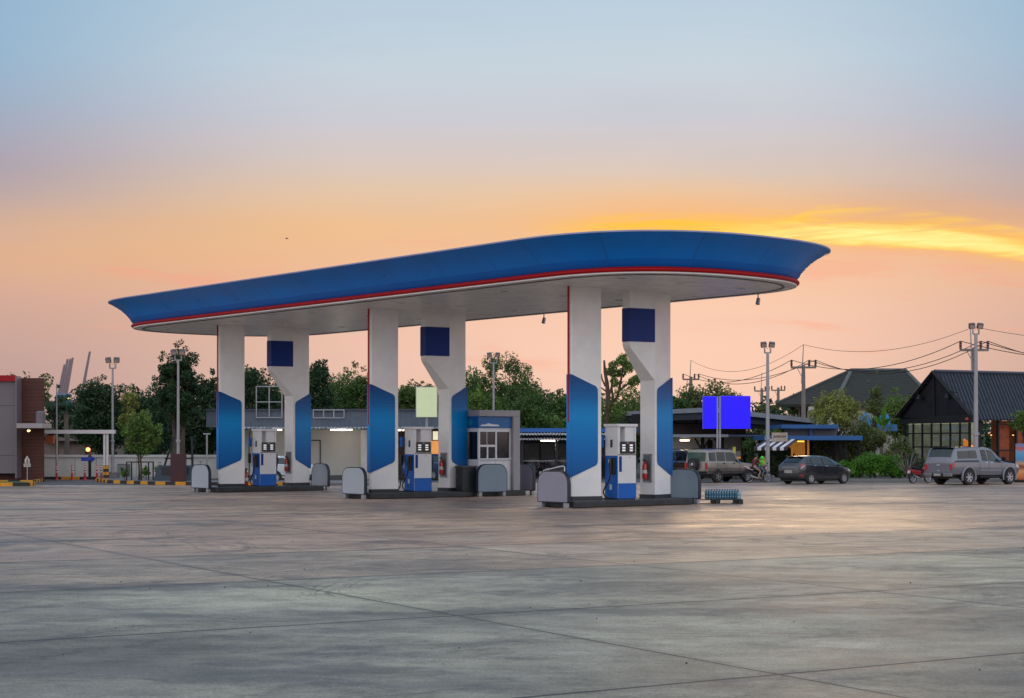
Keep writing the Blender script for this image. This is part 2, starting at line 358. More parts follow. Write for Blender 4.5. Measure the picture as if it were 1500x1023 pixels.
# ------------------------------------------------------------------ ground
TH = math.atan2(.638, .770)
JA = R(30.5)
def concrete_material():
    m = bpy.data.materials.new('forecourt_concrete'); m.use_nodes = True; t = m.node_tree; p = t.nodes['Principled BSDF']
    tcn = nd(t, 'ShaderNodeTexCoord'); s = nd(t, 'ShaderNodeSeparateXYZ'); t.links.new(tcn.outputs['Object'], s.inputs[0])
    x, y = s.outputs[0], s.outputs[1]; c, sn = math.cos(JA), math.sin(JA)
    pp = mth(t, 'DIVIDE', mth(t, 'SUBTRACT', mth(t, 'SUBTRACT', mth(t, 'MULTIPLY', y, c), mth(t, 'MULTIPLY', x, sn)), 10.8), 5.55)
    qq = mth(t, 'DIVIDE', mth(t, 'SUBTRACT', mth(t, 'ADD', mth(t, 'MULTIPLY', x, c), mth(t, 'MULTIPLY', y, sn)), 8.92), 6.15)
    # wobble so the joints are not ruler straight
    wob = mth(t, 'MULTIPLY', mth(t, 'SUBTRACT', noise(t, tcn.outputs['Object'], .6, 3), .5), .006)
    pw = mth(t, 'ADD', pp, wob); qw = mth(t, 'ADD', qq, wob)
    fp = mth(t, 'FLOOR', pw); fq = mth(t, 'FLOOR', qw)
    def jd(v, w):
        f = mth(t, 'ABSOLUTE', mth(t, 'SUBTRACT', mth(t, 'FRACT', mth(t, 'ADD', v, .5)), .5))
        return f
    dp = mth(t, 'MULTIPLY', jd(pw, 0), 5.55); dq = mth(t, 'MULTIPLY', jd(qw, 0), 6.15)
    dj = mth(t, 'MINIMUM', dp, dq)
    joint = mth(t, 'MAXIMUM', smooth(t, dq, .024, .008), smooth(t, dp, .040, .014)); halo = mth(t, 'MAXIMUM', smooth(t, dq, .16, .02), smooth(t, dp, .30, .05))
    wn = nd(t, 'ShaderNodeTexWhiteNoise', noise_dimensions='3D'); t.links.new(comb(t, fp, fq, 0), wn.inputs['Vector'])
    cell = wn.outputs['Value']
    ob = tcn.outputs['Object']
    big = noise(t, ob, .16, 5, .62); mid = noise(t, ob, .9, 6, .65); fine = noise(t, ob, 14, 5, .7); vf = noise(t, ob, 90, 3, .7)
    # brushed / driven streaks running with the slabs
    # domain warp so that nothing runs ruler straight
    wv = noise(t, ob, .35, 3, .6); wv2 = noise(t, comb(t, y, x, 5), .5, 3, .6)
    q2 = comb(t, mth(t, 'ADD', mth(t, 'MULTIPLY', qq, .9), mth(t, 'MULTIPLY', wv, 1.2)), mth(t, 'ADD', mth(t, 'MULTIPLY', pp, 3.2), mth(t, 'MULTIPLY', wv2, 2.4)), 0)
    streak = noise(t, q2, 1.0, 9, .74)
    q3 = comb(t, mth(t, 'ADD', mth(t, 'MULTIPLY', x, .10), wv2), mth(t, 'ADD', mth(t, 'MULTIPLY', y, .42), mth(t, 'MULTIPLY', wv, 1.5)), 4)
    streak2 = noise(t, q3, 1.0, 8, .68)
    # near slabs greener, far ones brown: pour tone plus sky reflection put into colour
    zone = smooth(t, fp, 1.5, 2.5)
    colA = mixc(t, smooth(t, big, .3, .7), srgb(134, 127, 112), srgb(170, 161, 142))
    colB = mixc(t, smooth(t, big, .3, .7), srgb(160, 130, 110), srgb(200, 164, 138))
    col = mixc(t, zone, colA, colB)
    col = mixc(t, mth(t, 'MULTIPLY', smooth(t, mid, .42, .75), .22), col, srgb(178, 176, 168))
    col = mixc(t, mth(t, 'MULTIPLY', smooth(t, streak, .49, .62), .60), col, srgb(76, 74, 74))
    col = mixc(t, mth(t, 'MULTIPLY', smooth(t, streak2, .51, .62), .55), col, srgb(74, 76, 78))
    col = mixc(t, mth(t, 'MULTIPLY', smooth(t, streak2, .45, .32), .60), col, srgb(196, 188, 166))
    st = noise(t, comb(t, mth(t, 'MULTIPLY', x, .32), mth(t, 'MULTIPLY', y, .45), 7.7), 1.0, 7, .72)
    col = mixc(t, mth(t, 'MULTIPLY', smooth(t, st, .56, .70), .6), col, srgb(58, 62, 66))
    sp = noise(t, ob, 3.2, 4, .8)
    col = mixc(t, mth(t, 'MULTIPLY', smooth(t, sp, .66, .74), .5), col, srgb(52, 50, 50))
    for (cx_, cy_, rx_, ry_, cc_, amt_) in ((-2.9, 20.4, 2.6, 2.0, srgb(214, 204, 176), .75), (-4.4, 15.2, 2.8, 1.9, srgb(44, 46, 50), .65), (-7.5, 21.5, 2.4, 2.2, srgb(60, 62, 66), .5), (7.4, 27.0, 4.5, 2.4, srgb(200, 186, 160), .5), (4.6, 13.4, 1.8, 1.4, srgb(60, 60, 64), .55), (6.2, 17.5, 2.6, 1.6, srgb(64, 64, 68), .5), (1.5, 45.0, 5.5, 4.0, srgb(72, 62, 56), .55), (-8.0, 53.0, 6.0, 4.0, srgb(80, 70, 64), .4)):  # worn and stained patches; those before the islands put shade into the colour
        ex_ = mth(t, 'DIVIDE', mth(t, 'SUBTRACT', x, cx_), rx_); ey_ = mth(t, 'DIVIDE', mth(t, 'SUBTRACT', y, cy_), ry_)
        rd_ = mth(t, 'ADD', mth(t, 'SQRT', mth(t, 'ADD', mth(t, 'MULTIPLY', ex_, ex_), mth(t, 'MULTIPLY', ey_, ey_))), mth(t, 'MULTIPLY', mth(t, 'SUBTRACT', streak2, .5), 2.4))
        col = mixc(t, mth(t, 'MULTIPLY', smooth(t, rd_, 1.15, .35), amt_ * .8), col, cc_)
    # curved tyre scuffs: thin arcs around a few turning centres
    for (cx_, cy_, r0_, w0_) in ((-2.0, 3.0, 11.6, .9), (9.0, 38.0, 17.5, 1.1), (-14.0, 30.0, 9.5, .8), (3.0, 22.0, 6.0, .7)):
        dx_ = mth(t, 'SUBTRACT', x, cx_); dy_ = mth(t, 'SUBTRACT', y, cy_)
        rad_ = mth(t, 'SQRT', mth(t, 'ADD', mth(t, 'MULTIPLY', dx_, dx_), mth(t, 'MULTIPLY', dy_, dy_)))
        rad_ = mth(t, 'ADD', rad_, mth(t, 'MULTIPLY', wv, 1.1))
        lines = noise(t, comb(t, mth(t, 'MULTIPLY', rad_, 9.0), mth(t, 'MULTIPLY', wv2, 3.0), cx_), 1.0, 3, .6)
        arc = mth(t, 'MULTIPLY', smooth(t, mth(t, 'ABSOLUTE', mth(t, 'SUBTRACT', rad_, r0_)), w0_, w0_ * .3), mth(t, 'MULTIPLY', smooth(t, lines, .5, .62), smooth(t, big, .38, .6)))
        col = mixc(t, mth(t, 'MULTIPLY', arc, .45), col, srgb(48, 48, 50))
    grit = noise(t, ob, 34, 4, .75); patch = noise(t, comb(t, mth(t, 'MULTIPLY', x, 1.1), mth(t, 'MULTIPLY', y, 1.7), 2), 1.0, 6, .75)
    val = mth(t, 'ADD', .70, mth(t, 'ADD', mth(t, 'MULTIPLY', cell, .22), mth(t, 'ADD', mth(t, 'MULTIPLY', mth(t, 'SUBTRACT', fine, .5), .7), mth(t, 'MULTIPLY', mth(t, 'SUBTRACT', vf, .5), .8))))
    val = mth(t, 'ADD', val, mth(t, 'ADD', mth(t, 'MULTIPLY', mth(t, 'SUBTRACT', grit, .5), 1.7), mth(t, 'MULTIPLY', mth(t, 'SUBTRACT', smooth(t, patch, .38, .62), .5), .30)))
    hsv = nd(t, 'ShaderNodeHueSaturation'); t.links.new(col, hsv.inputs['Color']); t.links.new(val, hsv.inputs['Value'])
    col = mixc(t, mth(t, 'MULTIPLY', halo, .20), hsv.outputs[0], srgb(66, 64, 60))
    col = mixc(t, joint, col, srgb(32, 32, 32))
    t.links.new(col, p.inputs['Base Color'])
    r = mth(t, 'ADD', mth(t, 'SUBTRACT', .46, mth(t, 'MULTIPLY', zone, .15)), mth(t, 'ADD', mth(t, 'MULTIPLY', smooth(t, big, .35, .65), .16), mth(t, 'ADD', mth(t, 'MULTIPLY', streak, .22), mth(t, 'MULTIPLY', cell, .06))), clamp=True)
    r = mth(t, 'SUBTRACT', r, mth(t, 'MULTIPLY', smooth(t, st, .56, .70), .12))
    t.links.new(r, p.inputs['Roughness']); p.inputs['Specular IOR Level'].default_value = .5
    hgt = mth(t, 'ADD', mth(t, 'MULTIPLY', fine, .25), mth(t, 'ADD', mth(t, 'MULTIPLY', vf, .15), mth(t, 'MULTIPLY', streak, .25)))
    hgt = mth(t, 'SUBTRACT', hgt, mth(t, 'MULTIPLY', joint, 1.2))
    bn = nd(t, 'ShaderNodeBump'); bn.inputs['Strength'].default_value = .35; bn.inputs['Distance'].default_value = .012
    t.links.new(hgt, bn.inputs['Height']); t.links.new(bn.outputs[0], p.inputs['Normal'])
    return m
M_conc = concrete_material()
M_earth = mat('earth', (.055, .06, .035), .95, var=.5, vs=.3, bump=.5)
M_asph = mat('asphalt', (.075, .072, .075), .75, var=.25, vs=2, bump=.4, bs=40)
M_pave = mat('pavement_slabs', srgb(112, 108, 110), .8, var=.2, vs=2, bump=.4)
M_line = mat('road_line_paint', srgb(190, 190, 185), .7, var=.25, vs=6)

def sheet(name, pts, z, m, thick=0):
    b = MB()
    if thick: b.prism([(x, y, z) for x, y in pts], (0, 0, -thick))
    else: b.face([(x, y, z) for x, y in pts])
    return tag(b.build(name, m), kind='structure')
sheet('ground', [(-3000, -400), (3000, -400), (3000, 5000), (-3000, 5000)], -.03, M_earth)
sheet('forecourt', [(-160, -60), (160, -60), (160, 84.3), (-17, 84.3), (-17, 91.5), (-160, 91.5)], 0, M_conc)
sheet('road', [(-60, 79.0), (X(285, 79.0), 79.0), (X(165, 84), 84), (X(146, 91.4), 91.4), (-60, 91.4)], .004, M_asph)
sheet('parking_lane', [(-16.9, 84.2), (160, 84.2), (160, 97), (-16.9, 97)], -.012, M_asph)
mb = MB()
for i in range(5):
    x0 = X(64 + i * 13.5, 77); mb.b2(x0, x0 + .26, 77.0, 77.35, 0, .006)
tag(mb.build('road_marking', M_line), kind='structure')
# raised pavement with kerb along the right
kx0, kx1 = X(1128, 85), 60
sheet('pavement', [(X(1128, 87), 87.0), (60, 87.0), (60, 92.5), (X(1128, 92), 92.5)], .12, M_pave, .16)
tag(MB().b2(X(1128, 87), 60, 86.8, 86.995, -.03, .14).build('kerb', mat('kerb_concrete', srgb(120, 116, 112), .8, var=.2), bev=.02), kind='structure')
# paved bed and lawn on the left behind the striped kerb
bed = [(X(146, 91), 91.3), (X(150, 88), 86.9), (X(166, 84), 83.0), (X(225, 79), 79.6), (X(292, 77.5), 78.2), (-6, 78.2), (-6, 84.3), (-17.2, 84.3), (-17.2, 95)]
sheet('planting_bed', bed + [(X(146, 95), 95)], .11, M_pave, .14)
def striped_kerb(name, label, path, seg=.62, w=.18, h=.16, group='yellow and black kerbs'):
    root = thing(name, label, 'kerb', (*path[0], 0), group=group)
    ym, bk = MB(), MB(); k = 0; P = [Vector((*p, 0)) for p in path]; carry = 0
    for a, b in zip(P, P[1:]):
        L = (b - a).length; n = max(1, round(L / seg)); d = (b - a) / n; ang = math.atan2(d.y, d.x)
        for i in range(n):
            c = a + d * (i + .5); (ym if k % 2 else bk).box((c.x, c.y, h / 2), (d.length, w, h), ang); k += 1
    ym.build('yellow_stretch', M_kerby, root, world=True); bk.build('black_stretch', M_kerbb, root, world=True)
    return root
striped_kerb('striped_kerb', 'yellow and black kerb curving along the front of the tree planting bed', [(X(146, 91), 91.2), (X(150, 88), 86.9), (X(166, 84), 83.0), (X(225, 79), 79.6), (X(300, 77.5), 78.2), (X(430, 77.5), 78.2)])
striped_kerb('striped_kerb', 'yellow and black kerb straight across behind the red and white bollards', [(X(62, 91.7), 91.7), (X(145, 91.7), 91.7)], seg=.9)
striped_kerb('striped_kerb', 'short yellow and black kerb at the foot of the brown store wall', [(X(24, 88), 82.6), (X(60, 84), 82.6), (X(68, 87), 86)], seg=.6)
striped_kerb('striped_kerb', 'yellow and black kerb along the front of the small green lawn', [(-34, 77.2), (X(44, 77.2), 77.2), (X(47, 79), 79.2)], seg=.8)
sheet('lawn', [(-34, 77.3), (X(43, 77.3), 77.3), (X(45, 79), 79.4), (X(34, 83), 82.5), (-34, 82.5)], .1, M_grass, .1)
# loose grit on the concrete
mb = MB()
for i in range(45):
    d = rnd.uniform(13.5, 40); x = rnd.uniform(-.31, .31) * d; s = rnd.uniform(.006, .014)
    mb.sph((x, d, s * .4), s, 6, 4, (1, rnd.uniform(.6, 1.2), .6))
tag(mb.build('loose_grit', mat('grit', (.05, .045, .04), .9)), kind='stuff')

# ------------------------------------------------------------------ canopy
O3 = Vector((1.90, 50.05, 0)); ADIR = Vector((.638, -.770, 0)); BDIR = Vector((.770, .638, 0))
O2 = Vector((-4.90, 58.35, 0)); O1 = Vector((-11.68, 66.5, 0))
SOF = 6.73
def outline(off, n=160):
    """closed outline in island axes (x along the island, y along the canopy), pushed out by off"""
    bc, hw = 2.62, 4.29; pts = []
    def end(y0, semi, sgn):
        r = []
        for i in range(n + 1):
            t = -math.pi / 2 + math.pi * i / n
            ex = 2 / 2.5
            x = math.copysign(abs(math.sin(t)) ** ex, math.sin(t)) * hw; y = abs(math.cos(t)) ** ex * semi
            r.append((bc + x, y0 + sgn * y))
        return r
    near = end(-.5, 4.02, -1)            # right hand end in the picture, x from low to high
    far = end(23.8, 4.1, 1)[::-1]
    P = []
    P += near
    for k in range(1, 9): P.append((bc + hw, -.5 + 24.3 * k / 9))
    P += far
    for k in range(1, 9): P.append((bc - hw, 23.8 - 24.3 * k / 9))
    # drop duplicates
    Q = [P[0]]
    for p in P[1:]:
        if math.hypot(p[0] - Q[-1][0], p[1] - Q[-1][1]) > 1e-4: Q.append(p)
    # even spacing: coarse on the straights, fine on the curves
    Q.append(Q[0]); cum = [0]
    for a, b in zip(Q, Q[1:]): cum.append(cum[-1] + math.hypot(b[0] - a[0], b[1] - a[1]))
    N_ = 420; U_ = []; k = 0
    for i in range(N_):
        t = cum[-1] * i / N_
        while cum[k + 1] < t: k += 1
        f = (t - cum[k]) / (cum[k + 1] - cum[k]); U_.append((Q[k][0] + (Q[k + 1][0] - Q[k][0]) * f, Q[k][1] + (Q[k + 1][1] - Q[k][1]) * f))
    for _ in range(6): U_ = [((U_[i - 1][0] + 2 * U_[i][0] + U_[(i + 1) % N_][0]) / 4, (U_[i - 1][1] + 2 * U_[i][1] + U_[(i + 1) % N_][1]) / 4) for i in range(N_)]
    Q = U_
    out = []; m = len(Q)
    for i in range(m):
        a, b = Q[i - 1], Q[(i + 1) % m]; tx, ty = b[0] - a[0], b[1] - a[1]; l = math.hypot(tx, ty)
        out.append((Q[i][0] + ty / l * off * 1, Q[i][1] - tx / l * off * 1))
    return out
canopy = thing('fuel_canopy', 'long blue and white canopy with flared fascia and red trim on six tapered columns', 'canopy', O3, TH)
def loft(name, prof, m, parent, smooth=35, mi=None):
    b = MB(); rings = [[b.bm.verts.new((x, y, z)) for x, y in outline(off)] for off, z in prof]
    for r, (a, c) in enumerate(zip(rings, rings[1:])):
        n = len(a)
        for i in range(n):
            f = b.bm.faces.new((a[i], a[(i + 1) % n], c[(i + 1) % n], c[i]))
            if mi: f.material_index = mi[r]
    return b.build(name, m, parent, smooth)
# soffit
b = MB(); b.face([(x, y, SOF) for x, y in outline(-.02)]); sof = b.build('soffit', M_soffit, canopy)
loft('soffit_channel', [(-.42, SOF - .004), (-.42, SOF - .025), (-.34, SOF - .025), (-.34, SOF - .004)], mat('grey_channel', srgb(110, 108, 108), .5), sof)
loft('soffit_border', [(-.02, SOF - .003), (.03, SOF - .003), (.03, SOF + .04)], M_white, sof)
# red half-round trim
loft('red_trim', [(.0, SOF + .03), (.06, SOF + .038), (.10, SOF + .062), (.115, SOF + .10), (.10, SOF + .138), (.06, SOF + .165), (.0, SOF + .18)], M_red, canopy, 60)
zb = SOF + .17
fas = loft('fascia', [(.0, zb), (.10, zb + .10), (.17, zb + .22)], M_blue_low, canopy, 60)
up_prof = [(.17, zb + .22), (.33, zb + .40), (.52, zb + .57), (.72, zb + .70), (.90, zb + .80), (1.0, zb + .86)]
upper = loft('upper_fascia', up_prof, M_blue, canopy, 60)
loft('fascia_rim', [(1.0, zb + .86), (1.04, zb + .865), (1.045, zb + .905), (1.0, zb + .91), (.85, zb + .905)], M_rim, canopy, 30)
b = MB(); b.face([(x, y, zb + .88) for x, y in outline(.86)]); b.build('roof_deck', M_steel, canopy)
# panel seams on the fascia, thin proud strips
ols = [outline(o + .004) for o, z in up_prof]; n = len(ols[0])
acc = 0; last = -99
for i in range(n):
    p, q = ols[0][i - 1], ols[0][i]; acc += math.hypot(p[0] - q[0], p[1] - q[1])
    if acc - last > 2.4:
        last = acc; b = MB()
        for k in range(len(up_prof) - 1):
            quad = []
            for kk in (k, k + 1):
                A = Vector((*ols[kk][i], up_prof[kk][1])); Bv = Vector((*ols[kk][(i + 1) % n], up_prof[kk][1]))
                dv_ = (Bv - A).normalized() * .014; quad.append((A, A + dv_))
            b.face([quad[0][0], quad[0][1], quad[1][1], quad[1][0]])
        b.build('seam', M_seam, upper)

# columns: wide inner end, thin rounded outer nose; front column nose points to -x, rear column mirrored
def halftone_blue():
    m = bpy.data.materials.new('printed_blue_panel'); m.use_nodes = True; t = m.node_tree; p = t.nodes['Principled BSDF']
    tcn = nd(t, 'ShaderNodeTexCoord'); s = nd(t, 'ShaderNodeSeparateXYZ'); t.links.new(tcn.outputs['Object'], s.inputs[0])
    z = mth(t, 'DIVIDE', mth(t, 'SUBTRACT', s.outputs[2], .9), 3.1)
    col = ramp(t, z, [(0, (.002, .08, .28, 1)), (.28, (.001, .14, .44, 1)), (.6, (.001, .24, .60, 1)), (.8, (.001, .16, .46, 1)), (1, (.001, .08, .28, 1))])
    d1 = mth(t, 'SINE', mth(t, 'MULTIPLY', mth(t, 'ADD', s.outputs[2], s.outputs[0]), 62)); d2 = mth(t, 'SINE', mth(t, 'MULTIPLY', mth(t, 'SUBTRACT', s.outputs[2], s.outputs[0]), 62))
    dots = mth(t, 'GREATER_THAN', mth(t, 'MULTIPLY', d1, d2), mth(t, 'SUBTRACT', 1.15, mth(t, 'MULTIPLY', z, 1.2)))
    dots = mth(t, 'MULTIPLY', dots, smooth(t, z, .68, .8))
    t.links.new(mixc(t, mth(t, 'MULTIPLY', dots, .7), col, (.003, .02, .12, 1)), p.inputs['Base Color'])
    p.inputs['Roughness'].default_value = .3; p.inputs['Specular IOR Level'].default_value = .25; return m
M_print = halftone_blue()
WI, WO, CL = .335, .075, .95
def col_plan(f, g=0):
    """half width at fraction f from outer nose (0) to inner end (1)"""
    return WO + (WI - WO) * f + g
def make_column(rear, sec):
    xo, xi = (4.73, 3.78) if rear else (.51, 1.48)
    sg = 1 if rear else -1                       # nose direction
    Y0 = .8
    px = lambda f, g=0: xo + (xi - xo) * f
    b = MB()
    plan = [(px(0) + sg * .035, Y0 - WO * .35), (px(0), Y0 - WO), (px(1), Y0 - WI), (px(1), Y0 + WI), (px(0), Y0 + WO), (px(0) + sg * .035, Y0 + WO * .35)]
    b.prism([(x, y, .2) for x, y in plan], (0, 0, SOF - .2 + .01))
    c = b.build('column', M_white, sec, bev=.012)
    # skirt
    b = MB(); e = .02
    pl = [(px(0) + sg * .06, Y0 - WO * .35), (px(0) + sg * .02, Y0 - WO - e), (px(1) - sg * e, Y0 - WI - e), (px(1) - sg * e, Y0 + WI + e), (px(0) + sg * .02, Y0 + WO + e), (px(0) + sg * .06, Y0 + WO * .35)]
    b.prism([(x, y, .2) for x, y in pl], (0, 0, .13)); b.build('skirt', M_dark, c)
    # blue printed panel wrapping the nose
    b = MB(); th = .018
    prof = [(-.02, .92), (.80, 1.27), (.86, 1.35), (.87, 1.45), (.87, 3.52), (.86, 3.62), (.80, 3.70), (-.02, 4.05)]
    for s2 in (-1, 1):
        pts = [(px(max(f, 0)) + (sg * .03 if f < 0 else 0), Y0 + s2 * (col_plan(max(f, 0)) + th), z) for f, z in prof]
        b.prism(pts, (0, -s2 * (th + .004), 0))
    nx = px(0) + sg * .035
    b.prism([(nx, Y0 - WO - th, .92), (nx, Y0 - WO - th, 4.05), (nx, Y0 + WO + th, 4.05), (nx, Y0 + WO + th, .92)], (sg * .05, 0, 0))
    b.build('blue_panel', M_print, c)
    # red stripe down the nose
    if not rear: MB().b2(nx - .065, nx - .035, Y0 - .02, Y0 + .03, 2.6, SOF).build('red_stripe', M_red, c)
    if rear:
        wb = .16; xb = 2.84
        b = MB(); zs, z2 = 4.92, 3.95
        # cantilevered box above with sloping underside
        def ring(z, f):  # f: how far out it reaches 1 = full
            xx = 3.78 + (xb - 3.78) * f; w = WI + (wb - WI) * f
            return [(3.80, Y0 - WI, z), (xx, Y0 - w, z), (xx, Y0 + w, z), (3.80, Y0 + WI, z)]
        R0 = [b.bm.verts.new(p) for p in ring(z2, .02)]; R1 = [b.bm.verts.new(p) for p in ring(zs, .94)]; R2 = [b.bm.verts.new(p) for p in ring(zs + .12, 1)]; R3 = [b.bm.verts.new(p) for p in ring(SOF + .01, 1)]
        for A, Bq in ((R0, R1), (R1, R2), (R2, R3)):
            for i in range(4): b.bm.faces.new((A[i], A[(i + 1) % 4], Bq[(i + 1) % 4], Bq[i]))
        b.bm.faces.new(R0); b.bm.faces.new(R3)
        b.build('cantilever_box', M_white, c, bev=.01)
        b = MB(); e = .012; za, zc = 5.14, 6.19
        A = [(3.775, Y0 - WI - e), (xb - e, Y0 - wb - e), (xb - e, Y0 + wb + e), (3.775, Y0 + WI + e), (3.775, Y0 + WI - .05), (xb + .04, Y0 + wb - .04), (xb + .04, Y0 - wb + .04), (3.775, Y0 - WI + .05)]
        b.prism([(x, y, za) for x, y in A], (0, 0, zc - za)); b.build('navy_band', M_navy, c)
        # niche frame for the extinguisher on the inner face
        b = MB(); xf = 3.776
        for y0, y1, z0, z1 in ((.60, .64, .72, 1.62), (.94, .98, .72, 1.62), (.60, .98, 1.58, 1.62), (.60, .98, .72, .76)):
            b.b2(xf - .03, xf, y0, y1, z0, z1)
        b.build('niche_frame', M_steel, c)
        MB().b2(xf - .012, xf - .002, .64, .94, .76, 1.58).build('niche_panel', mat('niche_grey', srgb(105, 110, 114), .5), c)
    return c
col_front = make_column(False, canopy); col_rear = make_column(True, canopy)
TINV = Matrix.Rotation(-TH, 3, 'Z')
for Ok in (O2, O1):
    off = TINV @ (Ok - O3)
    for c0 in (col_front, col_rear):
        c = c0.copy(); COL.objects.link(c); c.parent = canopy; c.location = off
        for ch in list(c0.children):
            d = ch.copy(); COL.objects.link(d); d.parent = c
# round recessed lights in the soffit, grid shared
def cpt(x, y, z): return O3 + BDIR * x + (-ADIR) * y + Vector((0, 0, z))
dl = None
for y in (-2.2, 3.2, 8.7, 14.2, 19.7, 25.1):
    for x in (-.15, 2.35, 4.85):
        if dl is None:
            dl = thing('ceiling_light', 'round recessed light in the white slatted underside of the canopy', 'ceiling light', cpt(x, y, SOF), TH, 'recessed lights of the canopy')
            MB().lathe([(.17, -.004), (.20, -.03), (.21, -.03), (.22, -.004)], seg=20, cap=False).build('bezel', M_white, dl, 30)
            MB().cyl((0, 0, -.02), (0, 0, -.006), .17, seg=20).build('diffuser', mat('unlit_lens', srgb(70, 70, 74), .2), dl)
        else: copy_thing(dl, cpt(x, y, SOF))
for i, (x, y, w) in enumerate(((6.75, -1.2, 'near the pointed right tip'), (6.85, 9.4, 'left of the frontmost column'), (6.6, 25.3, 'between the two leftmost columns'))):
    t_ = thing('spotlight', 'small grey spotlight hanging under the rear edge of the canopy ' + w, 'spotlight', cpt(x, y, SOF), TH, 'spotlights along the rear edge of the canopy')
    MB().cyl((0, 0, 0), (0, 0, -.17), .02).build('bracket', M_steel, t_)
    MB().cyl((.02, 0, -.15), (-.05, -.02, -.34), .06, .068).build('lamp_head', M_steel, t_, 30)

# ------------------------------------------------------------------ pump islands
def ipt(O, x, y, z=0): return O + BDIR * x - ADIR * y + Vector((0, 0, z))
for O_, L_, w in ((O3, 5.0, 'rightmost, nearest of the three pump islands'), (O2, 7.05, 'middle pump island that also carries the ticket booth'), (O1, 5.0, 'leftmost pump island under the canopy')):
    isl = thing('pump_island', 'low dark concrete ' + w, 'pump island', O_, TH, 'pump islands')
    MB().b2(-.05, L_, 0, 1.6, 0, .2).build('kerb_block', M_kerbdark, isl, bev=.03)
    MB().b2(.02, L_ - .07, .07, 1.53, .19, .206).build('paved_top', mat('island_top', (.05, .055, .06), .6, var=.4, vs=4, bump=.3), isl)

